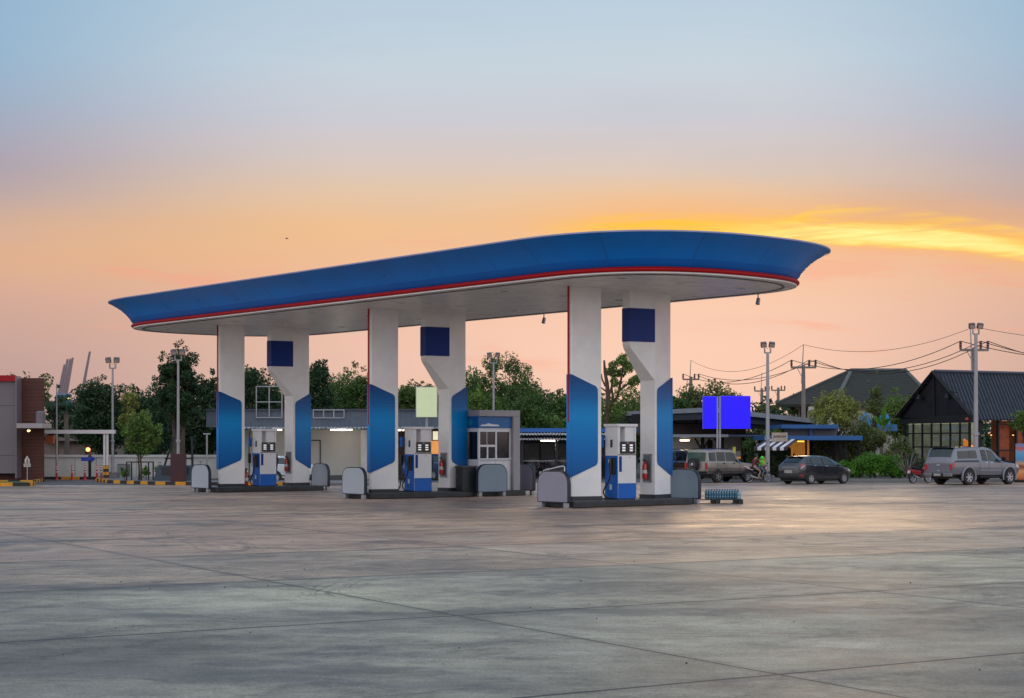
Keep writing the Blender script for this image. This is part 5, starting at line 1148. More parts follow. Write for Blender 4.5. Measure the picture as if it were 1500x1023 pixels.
for f_, s2 in ((.30, -1), (.72, 1)):
    p = GL.lerp(GR, f_) + g_n * .25; p.z = Z(582, 92); b = MB(); b.tube([p + g_dir * s2 * .7 + Vector((0, 0, .25)), p + Vector((0, 0, .32)), p + g_dir * s2 * -.15 + Vector((0, 0, .16))], .02, 5); b.cyl(p + g_dir * s2 * -.15 + Vector((0, 0, .2)), p + g_dir * s2 * -.15 + Vector((0, 0, -.05)), .05, .2, 10)
    b.build('gooseneck_lamp', M_bk, cf, world=True)
def wall_grid(p, q_, z0, z1, n, rows, parent, w=.10, off=0):
    """posts and rails of a glazed wall from p to q"""
    v_ = q_ - p; v_.z = 0; ang = math.atan2(v_.y, v_.x)
    for i in range(n + 1):
        c_ = p + v_ * i / n; MB().box((c_.x, c_.y, (z0 + z1) / 2), (w * (1.8 if i in (0, n) else 1), w, z1 - z0), ang).build('post', M_bk, parent, world=True)
    for z in rows:
        c_ = p + v_ / 2; MB().box((c_.x, c_.y, z), (v_.length - .02, w * .6, .07), ang).build('rail', M_bk, parent, world=True)
gl0 = Vector((GL.x + .35, GL.y, 0)); gr0 = Vector((GR.x - .25, GR.y + .1, 0)); zt_ = Z(612, 93)
MB().box(((gl0.x + gr0.x) / 2, (gl0.y + gr0.y) / 2, zt_ - .10), ((gr0 - gl0).length + .5, .26, .42), math.atan2((gr0 - gl0).y, (gr0 - gl0).x)).build('beam', M_bk, cf, world=True)
wall_grid(gl0, gr0, 0, zt_ - .32, 7, (.06, Z(655, 93), Z(635, 93)), cf, .085)
v_ = gr0 - gl0; cq = (gl0 + gr0) / 2
MB().face([(gl0.x, gl0.y + .06, .1), (gr0.x, gr0.y + .06, .1), (gr0.x, gr0.y + .06, zt_ - .35), (gl0.x, gl0.y + .06, zt_ - .35)]).build('glass', mat_clear('clear_window', (.62, .70, .72)), cf, world=True)
# side wall to the right
s0 = gr0 + Vector((.1, .1, 0)); s1 = s0 + ex.normalized() * 15
wall_grid(s0 + ex.normalized() * .6, s1, 0, zt_ - .1, 11, (Z(660, 93), Z(622, 93), 1.0), cf, .12)
orng = mat('lit_timber', srgb(118, 54, 28), .6, var=.75, vs=2.4, emit=srgb(170, 76, 30), es=.10)
for i, m_ in ((1, orng), (2, orng), (4, orng), (7, orng)):
    p = s0 + ex.normalized() * (.6 + i * 1.31); q_ = p + ex.normalized() * 1.2; v_ = q_ - p; c_ = (p + q_) / 2
    if m_: MB().box((c_.x, c_.y + .5, 1.7), (v_.length * .62, .06, 2.9), math.atan2(v_.y, v_.x)).build('timber_panel', m_, cf, world=True)
MB().box(((s0.x + s1.x) / 2, (s0.y + s1.y) / 2 + .08, .5), ((s1 - s0).length, .05, 1.0), math.atan2(ex.y, ex.x)).build('low_wall', M_brown, cf, world=True)
MB().prism([Vector((GL.x + 1.8, GL.y + 5, 0)), Vector((GL.x + 5.6, GL.y + 4.2, 0)), Vector((GL.x + 5.6, GL.y + 4.2, 3.3)), Vector((GL.x + 1.8, GL.y + 5, 3.3))], (0, .1, 0)).build('inner_wall', mat('glowing_interior', srgb(150, 154, 130), .7, var=.9, vs=1.3, emit=srgb(150, 140, 104), es=.42), cf, world=True)  # emission puts the light of the cafe interior into the wall itself
MB().prism([Vector((GL.x + 5.7, GL.y + 1.2, 0)), Vector((GL.x + 21, GL.y + 8.9, 0)), Vector((GL.x + 21, GL.y + 8.9, 3.3)), Vector((GL.x + 5.7, GL.y + 1.2, 3.3))], (0, .1, 0)).build('inner_wall', mat('brown_glowing_interior', srgb(84, 52, 34), .7, var=.9, vs=1.6, emit=srgb(150, 80, 36), es=.10), cf, world=True)  # weak emission on the wall stands in for the light inside
for k, (px, py, d, r_) in enumerate(((1416, 650, 93.5, .20), (1420, 658, 93.6, .26), (1413, 645, 93.6, .10), (1408, 661, 93.5, .12), (1425, 661, 93.7, .12))):
    t = thing('lit_lantern', ('topmost', 'largest', 'small upper left', 'lower left', 'lower right')[k] + ' glowing orange lantern behind the cafe glass', 'lantern', P3(px, py, d), 0, 'orange lanterns inside the cafe')
    MB().lathe([(r_ * .5, -r_), (r_ * .9, -r_ * .5), (r_, 0), (r_ * .8, r_ * .6), (r_ * .4, r_ * .9)], seg=10).build('shade', mat('lantern_orange', srgb(255, 150, 50), .5, emit=srgb(255, 140, 40), es=1.6), t, 50); MB().cyl((0, 0, r_ * .9), (0, 0, r_ * 1.2), .01).build('hook', M_black, t)
for k, px in enumerate((1436, 1452, 1468, 1484, 1494)):
    t = thing('pendant_lamp', ('first', 'second', 'third', 'fourth', 'fifth')[k] + ' warm pendant under the cafe eave, counted from its corner post', 'lamp', P3(px, 634 + (k % 2) * 3, 92.5 + k * .9), 0, 'pendant lamps under the cafe eave')
    MB().lathe([(.02, .12), (.10, .02), (.11, 0)], seg=10).build('shade', M_bk, t, 40); MB().sph((0, 0, -.01), .05, 8, 6).build('bulb', mat('dim_bulb', srgb(255, 190, 130), .4, emit=srgb(255, 170, 90), es=2.5), t, 60)
t = thing('red_lantern', 'dark red round lantern on the corner beam of the black cafe', 'lantern', P3(1417, 614.5, 90.6)); MB().sph((0, 0, 0), .13, 10, 8, (1, 1, .85)).build('shade', mat('lantern_red', srgb(150, 50, 50), .5), t, 60)
# small blue roofed cafe with striped awning
sc_ = thing('small_cafe', 'small cafe with stacked blue roof edges and planted walls', 'cafe', (X(1190, 91), 91, 0))
M_rb = mat('cafe_blue', (.008, .085, .26), .5, var=.15)
MB().b2(X(1118, 90.5), X(1262, 90.5), 90.2, 96, Z(645, 90.5), Z(638.5, 90.5)).build('lower_roof', M_rb, sc_, world=True)
MB().b2(X(1145, 92), X(1222, 92), 91.2, 96, Z(638.3, 91.2), Z(628, 91.2)).build('attic_wall', mat('attic_grey', srgb(84, 82, 92), .7, var=.15), sc_, world=True)
MB().b2(X(1186, 91), X(1189, 91), 91.0, 91.19, Z(638.3, 91), Z(628, 91)).build('blue_post', M_rb, sc_, world=True)
MB().b2(X(1143, 91), X(1226, 91), 90.6, 96.2, Z(628, 91), Z(622.3, 91)).build('upper_roof', M_rb, sc_, world=True)
MB().b2(X(1112, 96), X(1265, 96), 96.1, 96.3, 0, Z(640, 96)).build('back_wall', mat('cafe_dark_inner', (.02, .022, .02), .8, var=.5), sc_, world=True)
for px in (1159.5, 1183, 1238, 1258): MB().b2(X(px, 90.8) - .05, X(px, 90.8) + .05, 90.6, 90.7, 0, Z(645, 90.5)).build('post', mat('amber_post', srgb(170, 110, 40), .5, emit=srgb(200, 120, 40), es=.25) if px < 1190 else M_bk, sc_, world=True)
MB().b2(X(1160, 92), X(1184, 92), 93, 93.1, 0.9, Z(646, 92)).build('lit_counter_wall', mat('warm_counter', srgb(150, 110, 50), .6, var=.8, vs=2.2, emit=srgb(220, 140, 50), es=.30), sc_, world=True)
MB().b2(X(1159, 91), X(1186, 91), 91.0, 91.8, 0, 1.0).build('counter', M_brown, sc_, world=True)
tb2 = thing('cafe_lamp', 'glowing yellow lamp under the corner of the lower blue roof', 'lamp', P3(1173, 646.8, 90.4)); MB().box((0, 0, 0), (.36, .14, .07), bevel=.02).build('housing', mat('yellow_lamp', srgb(255, 200, 60), .5, emit=srgb(255, 190, 50), es=2.0), tb2)
# striped awning
aw = thing('striped_awning', 'black and white striped awning over the planted wall of the small cafe', 'awning', (X(1135, 88.4), 88.4, 0))
nS = 9; pa0, pa1, pb0, pb1 = P3(1122, 644, 90.2), P3(1170, 643.5, 90.2), P3(1104, 655.5, 88.2), P3(1153.5, 655.5, 88.2)
for k in range(nS):
    a_, c_ = pa0.lerp(pa1, k / nS), pa0.lerp(pa1, (k + 1) / nS); d_, e_ = pb0.lerp(pb1, k / nS), pb0.lerp(pb1, (k + 1) / nS); dz = Vector((0, 0, -.16))
    b = MB(); b.prism([a_, c_, e_, d_], (0, 0, -.012)); b.prism([d_ + Vector((0, -.006, 0)), e_ + Vector((0, -.006, 0)), e_ + dz + Vector((0, -.006, 0)), d_ + dz + Vector((0, -.006, 0))], (0, .01, 0))
    b.build('stripe', (mat('awning_white_cloth', srgb(205, 200, 205), .8) if k % 2 else mat('awning_black_cloth', srgb(48, 48, 54), .8)), aw, world=True)
sgn = thing('cafe_sign', 'cream and brown shop sign with hand lettering above the striped awning', 'sign', P3(1142, 640, 89.5))
MB().b2(-.42, .42, -.03, .03, -.26, .22).build('board', mat('sign_cream', srgb(165, 150, 138), .7, var=.35, vs=9), sgn)
b = MB(); rr = random.Random(12)
for k in range(7): x = -.32 + k * .1; b.tube([(x, -.04, -.06), (x + .02, -.04, .08), (x + .05, -.04, -.02), (x + .07, -.04, .05)], .012, 5)
b.build('lettering', mat('sign_ink', (.05, .02, .015), .7), sgn)
# planted walls
rs = np.random.RandomState(101)
def ivy(px0, px1, py0, py1, d, n, leafm, lb, leaf=.13):
    t = thing('climbing_plant', lb, 'climbing plant', (X((px0 + px1) / 2, d), d, 0), 0, 'greenery on the small cafe')
    w_ = (px1 - px0) / F * d; nc = max(10, int(n / 90)); cen = np.stack([rs.uniform(-w_ / 2, w_ / 2, nc), rs.uniform(-.15, .15, nc), rs.uniform(Z(py1, d), Z(py0, d), nc)], 1)
    v, f = leaves(rs, cen, rs.uniform(.2, .42, nc), 90, leaf); np_mesh('foliage', v, f, leafm, t)
    b = MB()
    for k in range(5): x = -w_ / 2 + w_ * (k + .5) / 5; b.tube([(x, .1, 0), (x + .05, .1, Z(py0, d) * .5), (x - .03, .1, Z(py0, d) * .85)], .025, 5)
    b.build('stem', M_bark, t)
ivy(1092, 1128, 648, 700, 92, 4200, L_mid, 'leafy green creeper between the dark pier and the lamp post'); ivy(1118, 1130, 632, 648, 92, 900, L_lite, 'bright creeper top left of the lamp post collar')
ivy(1130, 1158, 660, 702, 91.2, 3400, L_dark, 'dark hedge under the striped awning right of the lamp post'); ivy(1138, 1156, 631, 636, 91.5, 500, L_lite, 'small light plants on top of the cafe sign')
ivy(1190, 1215, 648, 690, 92.5, 2400, L_olive, 'hanging olive creeper behind the roof of the hatchback'); ivy(1240, 1262, 645, 690, 91.5, 2200, L_olive, 'creeper at the right end of the small cafe')
t = thing('fuel_roundel', 'round yellow sign leaning beside the foot of the right lamp post', 'sign', P3(1119, 677, 89)); MB().cyl((0, 0, 0), (0, .05, 0), .30, seg=24).build('disc', mat('roundel_grey', srgb(120, 125, 90), .6), t, 30); MB().cyl((0, -.006, 0), (0, 0, 0), .22, seg=24).build('yellow_face', mat('roundel_yellow', srgb(190, 180, 40), .6), t, 30); MB().cyl((0, .03, 0), (0, .03, -Z(677, 89)), .03).build('pole', M_steel, t)
# food advert banner
bn_ = thing('advert_banner', 'tall blue advert banner with orange food picture beside the pickup', 'banner', (X(1498, 85), 85, 0))
m = bpy.data.materials.new('printed_food_picture'); m.use_nodes = True; t_ = m.node_tree; p = t_.nodes['Principled BSDF']; tcn = nd(t_, 'ShaderNodeTexCoord'); s_ = nd(t_, 'ShaderNodeSeparateXYZ'); t_.links.new(tcn.outputs['Object'], s_.inputs[0])
nn_ = noise(t_, tcn.outputs['Object'], 3.2, 3, .5); zz_ = mth(t_, 'ADD', mth(t_, 'DIVIDE', s_.outputs[2], 1.9), mth(t_, 'MULTIPLY', mth(t_, 'SUBTRACT', nn_, .5), .22))
t_.links.new(ramp(t_, zz_, [(0, srgb(70, 24, 20)), (.12, srgb(190, 100, 50)), (.3, srgb(214, 150, 92)), (.42, srgb(120, 60, 40)), (.5, srgb(200, 140, 100)), (.6, srgb(70, 130, 170)), (.8, srgb(90, 150, 190)), (.9, srgb(180, 80, 70)), (1, srgb(110, 120, 160))]), p.inputs['Base Color']); p.inputs['Roughness'].default_value = .5
MB().b2(-.36, .9, -.04, .04, .12, Z(650, 85)).build('printed_face', m, bn_); MB().b2(-.4, .94, -.1, .1, 0, .119).build('foot', M_bk, bn_)

# ------------------------------------------------------------------ masts, poles, wires, signs
MG = 'floodlight masts'
def floodlight_mast(px, d, ytop, lb, z0=0, block=True, r=.085, hw=7.5, lit=False):
    t = thing('floodlight_mast', lb, 'floodlight mast', (X(px, d), d, z0), 0, MG)
    zt = Z(ytop, d) - z0; k = d / F; zb = zt - 15 * k
    MB().cyl((0, 0, .0), (0, 0, zb), r, r * .6, 12).build('pole', M_pole, t, 40)
    if block:
        MB().lathe([(.30, 0), (.30, .02), (.14, .03), (.12, .35)], seg=12).build('foot_collar', M_pole, t, 40)
        MB().box((0, 0, .16), (.62, .62, .34), bevel=.03).build('concrete_block', M_pave, t)
    w_ = hw * k; b = MB(); b.cyl((-w_ * .62, 0, zb), (w_ * .62, 0, zb), .035, seg=8); b.cyl((-w_ * .62, 0, zb - .02), (-w_ * .62, 0, zb + 7 * k), .03, seg=8); b.cyl((w_ * .62, 0, zb - .02), (w_ * .62, 0, zb + 7 * k), .03, seg=8)
    b.build('yoke', M_pole, t)
    for s2 in (-1, 1):
        b = MB(); b.box((s2 * w_ * .8, -.02, zt - 3.2 * k), (.30, .20, .26), rx=R(28), ry=R(s2 * 6), bevel=.02); h_ = b.build('lamp_head', mat('lamp_housing', srgb(88, 78, 78), .5), t)
        MB().box((s2 * w_ * .8, -.115, zt - 3.2 * k - .05), (.24, .012, .18), rx=R(28)).build('lens', mat('lamp_lens', srgb(170, 150, 145), .15, spec=.8), h_)
        MB().box((s2 * w_ * .8, .08, zt - 1.5 * k), (.2, .1, .1)).build('ballast_box', MATS['lamp_housing'], h_)
    MB().tube([(-.12, 0, zb), (-.14, 0, zb + .35), (0, 0, zb + .2), (.1, -.02, zb + .3), (.12, 0, zb)], .012, 5).build('cable', M_black, t)
    if lit or True: MB().lathe([(r * 1.3, zt * .30), (r * 1.3, zt * .30 + .12)], seg=12).build('band', M_steel, t)
    return t
floodlight_mast(165, 90, 524.5, 'grey floodlight mast above the white height barrier, leftmost of the masts', z0=.11)
floodlight_mast(261, 81.6, 513, 'floodlight mast rising from the maroon base box in front of the tall tree', z0=.11, block=False)
floodlight_mast(723, 102, 517, 'slim floodlight mast rising behind the ticket booth', r=.09)
floodlight_mast(1124.5, 86, 502, 'grey floodlight mast between the motorcycle and the dark hatchback', r=.12)
floodlight_mast(1429.5, 84, 474.5, 'tall floodlight mast behind the silver pickup, rightmost of the masts', r=.14)
t = thing('maroon_box', 'tall maroon box round the foot of a floodlight mast', 'cabinet', (X(261.5, 81.6), 81.6, .11)); w_ = 10 / F * 81.6
MB().b2(-w_, w_, -w_, w_, 0, Z(665, 81.6) - .11, .01).build('panel', mat('maroon_paint', (.05, .008, .012), .5, var=.3), t)
t = thing('tree_planter', 'blue grey flared planter trough around the tall dark tree', 'planter', (X(261, 84.4), 84.4, .11)); b = MB(); a_, c_, h_ = 1.06, .88, .75
A = [b.bm.verts.new(p) for p in ((-a_, -.9, 0), (a_, -.9, 0), (a_, 1.5, 0), (-a_, 1.5, 0))]; B_ = [b.bm.verts.new(p) for p in ((-c_, -.75, h_), (c_, -.75, h_), (c_, 1.35, h_), (-c_, 1.35, h_))]
for i in range(4): b.bm.faces.new((A[i], A[(i + 1) % 4], B_[(i + 1) % 4], B_[i]))
b.bm.faces.new(B_); b.build('trough', mat('planter_blue', (.02, .035, .05), .6, var=.3), t)
MB().b2(-.66, .66, -.86, -.80, .28, .68).build('dark_inset', M_black, t)
for s2 in (-1, 1): MB().tube([(s2 * .82, -.4, .1), (s2 * .45, 1.2, 2.2)], .06, 6).build('tree_stay', M_bk, t)
MB().tube([(-.72, .2, 1.1), (.72, .2, 1.1)], .035, 6).build('stay_rail', M_bk, t)
t = thing('pole_light', 'thin grey pole with small T shaped lamp left of the leftmost column', 'lamp', (X(303, 88), 88, 0)); MB().cyl((0, 0, 0), (0, 0, Z(636, 88)), .045).build('pole', M_pole, t); MB().box((0, 0, Z(636, 88)), (.38, .12, .07), bevel=.02).build('lamp_head', M_steel, t)
t = thing('short_post', 'short pale post with flat top beside the blue grey planter', 'post', (X(294, 86), 86, .1)); MB().cyl((0, 0, 0), (0, 0, .95), .035).build('shaft', M_pole, t); MB().box((0, 0, .97), (.22, .1, .05)).build('flat_top', M_steel, t)
t = thing('flag_pole', 'thin bare grey pole rising behind the leftmost red bollard', 'pole', (X(83, 93), 93, 0)); MB().cyl((0, 0, 0), (0, 0, Z(562, 93)), .07, .03).build('shaft', M_pole, t); MB().lathe([(.13, 0), (.13, .05), (.08, .06)], seg=10).build('base_flange', M_steel, t)
t = thing('meter_box', 'grey metal cabinet against the white wall left of the staked tree', 'cabinet', (X(179, 95), 95.4, 0)); MB().b2(-.32, .32, -.2, .2, 0, .82, .02).build('case', mat('cabinet_grey', srgb(96, 98, 104), .5), t); MB().b2(-.28, .28, -.212, -.201, .06, .76).build('door', mat('cabinet_door', srgb(130, 132, 136), .5), t)
# warning sign by the store
t = thing('pedestrian_sign', 'pale house shaped sign with dark figure on a thin pole before the store', 'sign', (X(40, 80.5), 80.5, .1)); k = 80.5 / F
MB().cyl((0, 0, 0), (0, 0, Z(668, 80.5) - .1), .025).build('pole', M_pole, t)
z1_, z0_ = Z(668, 80.5) - .1, Z(678.5, 80.5) - .1; w_ = 3.6 * k
MB().prism([(-w_, -.035, z0_), (w_, -.035, z0_), (w_, -.035, z0_ + 5 * k), (0, -.035, z1_), (-w_, -.035, z0_ + 5 * k)], (0, .012, 0)).build('plate', mat('sign_plate', srgb(196, 184, 178), .5), t)
b = MB(); b.tube([(.0, -.04, z0_ + .03), (-.02, -.04, z0_ + .11), (.03, -.04, z0_ + .17)], .018, 5); b.tube([(.05, -.04, z0_ + .03), (.02, -.04, z0_ + .12)], .014, 5); b.sph((.02, -.04, z0_ + .21), .025, 6, 5); b.build('figure', M_black, t)
MB().b2(-5 * k, 5 * k, -.03, -.018, Z(684, 80.5) - .1, Z(679.3, 80.5) - .1).build('lower_plate', MATS['sign_plate'], t)
b = MB()
for i in range(5): x = (-3.6 + i * 1.7) * k; b.b2(x, x + .9 * k, -.034, -.0305, Z(682.8, 80.5) - .1, Z(680.6, 80.5) - .1)
b.build('lettering', M_black, t)
# blue arrow sign and lit lamp
t = thing('arrow_sign', 'blue arrow sign pointing right on a dark post', 'sign', (X(131.5, 92.4), 92.4, 0)); k = 92.4 / F; zc = Z(672.7, 92.4)
MB().b2(-.07, .07, -.05, .05, 0, Z(661, 92.4)).build('post', M_bk, t)
MB().prism([(-12 * k, -.08, zc - 2.8 * k), (3.0 * k, -.08, zc - 2.8 * k), (3.0 * k, -.08, zc - 5.2 * k), (8.5 * k, -.08, zc), (3.0 * k, -.08, zc + 5.2 * k), (3.0 * k, -.08, zc + 2.8 * k), (-12 * k, -.08, zc + 2.8 * k)], (0, .025, 0)).build('arrow_plate', mat('arrow_blue', (.003, .03, .30), .5, spec=.2), t)
b = MB()
for i in range(7): b.b2((-9 + i * 1.7) * k, (-9 + i * 1.7 + .9) * k, -.085, -.0805, zc - .8 * k, zc + .9 * k)
b.build('lettering', mat('arrow_lettering', (.03, .06, .34), .5), t)
t = thing('garden_lamp', 'glowing orange lamp on top of the arrow sign post', 'lamp', (X(129, 92.3), 92.3, Z(660, 92.3))); MB().sph((0, 0, .04), .12, 14, 10).build('globe', mat('sodium_globe', srgb(255, 190, 120), .4, emit=srgb(255, 150, 70), es=3), t, 60); MB().cyl((0, 0, -.10), (0, 0, -.05), .07, .1).build('holder', M_bk, t)
pl_ = bpy.data.lights.new('lamp_glow', 'POINT'); plo = bpy.data.objects.new('lamp_glow', pl_); COL.objects.link(plo); plo.parent = t; plo.location = (0, -.35, .0); pl_.energy = 22; pl_.color = (1, .5, .2); pl_.shadow_soft_size = .15

M_cpole = mat('concrete_pole', srgb(120, 110, 106), .8, var=.2); M_ins = mat('insulator', (.10, .03, .02), .4)
PG = 'concrete utility poles'
ARMS = {}
def upole(key, px, d, ytop, yarm, wpx, lb, spike=None, rz=0, r=.2):
    t = thing('utility_pole', lb, 'utility pole', (X(px, d), d, 0), rz, PG); za = Z(yarm, d); zp = Z(yarm - 4, d); hw = wpx / 2 / F * d
    MB().cyl((0, 0, 0), (0, 0, zp), r, r * .55, 8).build('shaft', M_cpole, t, 40)
    if spike: MB().cyl((-.15, 0, zp - 1.5), (-.25 if key == 'B' else 0, 0, Z(ytop, d)), .06, .035, 6).build('steel_mast', M_steel, t)
    MB().b2(-hw, hw, -.08, .08, za - .08, za + .08).build('crossarm', M_cpole, t)
    MB().tube([(-hw * .5, .0, za - .05), (0, 0, za - 1.0)], .03, 5).build('brace', M_steel, t); pts = []
    for f_ in (-.95, .45, .95):
        MB().lathe([(.05, 0), (.11, .06), (.07, .14), (.11, .22), (.07, .32), (.11, .40), (.05, .5)], (f_ * hw, 0, za + .08), 8).build('insulator', M_ins, t, 30)
        pts.append(Vector((X(px, d) + f_ * hw, d, za + .6)))
    pts.append(Vector((X(px, d), d, Z(ytop, d)))); ARMS[key] = pts
upole('B', 1427, 112, 479, 513, 42, 'utility pole with dark crossarm right behind the tallest floodlight mast', True, r=.24)
upole('A', 1177, 134, 505, 538.5, 37, 'tall utility pole with spike between the mast and the hipped roof', True, r=.24)
upole('C', 1012, 178, 528, 556, 24, 'leaning utility pole in front of the grey green tree, left of the blue screens', True, r=.3)
upole('D', 1116, 205, 546, 573, 22, 'distant utility pole just left of the right floodlight mast', True, r=.3)
upole('E', 1140, 215, 568, 572, 20, 'distant short utility pole right of the right floodlight mast', False, r=.3)
off_right = [Vector((X(1790 + i * 12, 122), 122, Z(500 if i < 3 else 478, 122))) for i in range(4)]
def wire(p, q_, sag, lb, r=.022):
    pts = [p.lerp(q_, i / 20) + Vector((0, 0, -sag * 2.2 * (i / 20) * (1 - i / 20))) for i in range(21)]; o = p
    b = MB(); b.tube([v - o for v in pts], r, 4); w_ = b.build('power_line', mat('wire_black', (.02, .018, .018), .6), None, 60); w_.location = o; tag(w_, lb, 'power line', 'overhead power lines')
nm = ('left', 'middle', 'right', 'topmost')
for i in range(4):
    wire(ARMS['B'][i], ARMS['A'][i], (2.3, 2.6, 2.9, 1.9)[i], f'{nm[i]} sagging wire from the pole by the tallest mast to the spiked pole', .026 if i < 3 else .016)
    wire(ARMS['B'][i], off_right[i], (2.4, 2.7, 3.2, 1.9)[i], f'{nm[i]} wire running off the right edge from the pole by the tallest mast', .026 if i < 3 else .016)
    wire(ARMS['A'][i], ARMS['C'][i], (2.4, 2.7, 2.0, 3.0)[i], f'{nm[i]} wire sagging from the spiked pole leftwards to the leaning pole', .028 if i < 3 else .018)
# harbour cranes far away
M_cr1 = mat('hazy_crane_steel', srgb(146, 128, 132), .8, var=.1); M_cr2 = mat('hazy_blue_crane', srgb(92, 120, 150), .8, var=.2)
for k, (p0, p1, w_, lb) in enumerate((((86, 578), (94.5, 535), 3.2, 'leftmost, shortest of the leaning crane booms'), ((90, 578), (99, 527), 3.4, 'second of the leaning crane booms from the left'), ((93.5, 578), (103, 526.5), 3.2, 'third of the leaning crane booms from the left'), ((97, 578), (106.5, 525), 3.0, 'fourth of the clustered leaning crane booms, thinner'), ((121, 572), (131.5, 516), 3.4, 'lone leaning crane boom right of the boom cluster'))):
    d = 600 + k * 12; t = thing('harbour_crane', lb, 'crane', (X(p0[0], d), d, 0), 0, 'distant harbour cranes'); u = d / F
    A_ = Vector((0, 0, Z(p0[1], d))); B2 = Vector(((p1[0] - p0[0]) * u, 0, Z(p1[1], d))); hw = w_ / 2 * u * .7; b = MB()
    for sx_ in (-1, 1):
        for sy_ in (-1, 1): b.tube([A_ + Vector((sx_ * hw, sy_ * hw, 0)), B2 + Vector((sx_ * hw * .5, sy_ * hw * .5, 0))], .24, 4)
    for i in range(14):
        f0, f1 = i / 14, (i + 1) / 14
        for sy_ in (-1, 1): b.tube([A_.lerp(B2, f0) + Vector((-hw * (1 - f0 * .5), sy_ * hw, 0)), A_.lerp(B2, f1) + Vector((hw * (1 - f1 * .5), sy_ * hw, 0))], .13, 4)
    b.build('boom', M_cr1, t); MB().box((B2.x, 0, B2.z), (2.2 * u, 2 * u, 2.0 * u)).build('boom_head', M_cr1, t)
    MB().tube([B2, (B2.x - 8.5 * u, 0, A_.z + 4 * u)], .07, 4).build('cable', M_cr1, t)
    b = MB()
    for sx_ in (-1, 1):
        b.tube([(sx_ * 3.2 * u, 0, 0), (sx_ * 1.2 * u, 0, A_.z)], .5, 5); b.tube([(sx_ * 3.2 * u, 5, 0), (sx_ * 1.2 * u, 5, A_.z)], .5, 5)
        b.tube([(sx_ * 2.6 * u, 0, A_.z * .35), (-sx_ * 1.6 * u, 0, A_.z * .8)], .3, 4)
    b.build('portal_leg', M_cr2, t); MB().box((0, 2, A_.z), (5 * u, 6, 3 * u), bevel=.3).build('machine_house', M_cr2, t)
for k, (px, py) in enumerate(((101, 584), (98, 613), (81, 599), (77, 615))):
    d = 596; t = thing('yard_light', ('bright yellow', 'lower yellow', 'left yellow', 'faint lowest')[k] + ' yard light beside the harbour cranes', 'lamp', (X(px, d), d, 0), 0, 'yard lights at the cranes')
    MB().cyl((0, 0, 0), (0, 0, Z(py, d)), .2, .14, 6).build('pole', M_cr2, t); MB().sph((0, -.3, Z(py, d)), (.5, .42, .3, .25)[k], 8, 6, (1.3, .6, .7)).build('lamp_head', mat('yard_lamp_yellow', srgb(230, 220, 120), .5, emit=srgb(235, 215, 110), es=1.6), t)
# a bird high over the canopy
bd = thing('bird', 'tiny dark bird in the orange sky above the canopy', 'bird', P3(420, 350, 160)); b = MB(); b.tube([(-.16, 0, 0), (0, 0, .03), (.18, 0, 0)], [.015, .05, .02], 6); b.build('body', M_bk, bd); b = MB(); b.face([(-.05, 0, .02), (.06, 0, .02), (.02, -.32, .12)]); b.face([(-.05, 0, .02), (.06, 0, .02), (.02, .32, .12)]); b.build('wing', M_bk, bd)

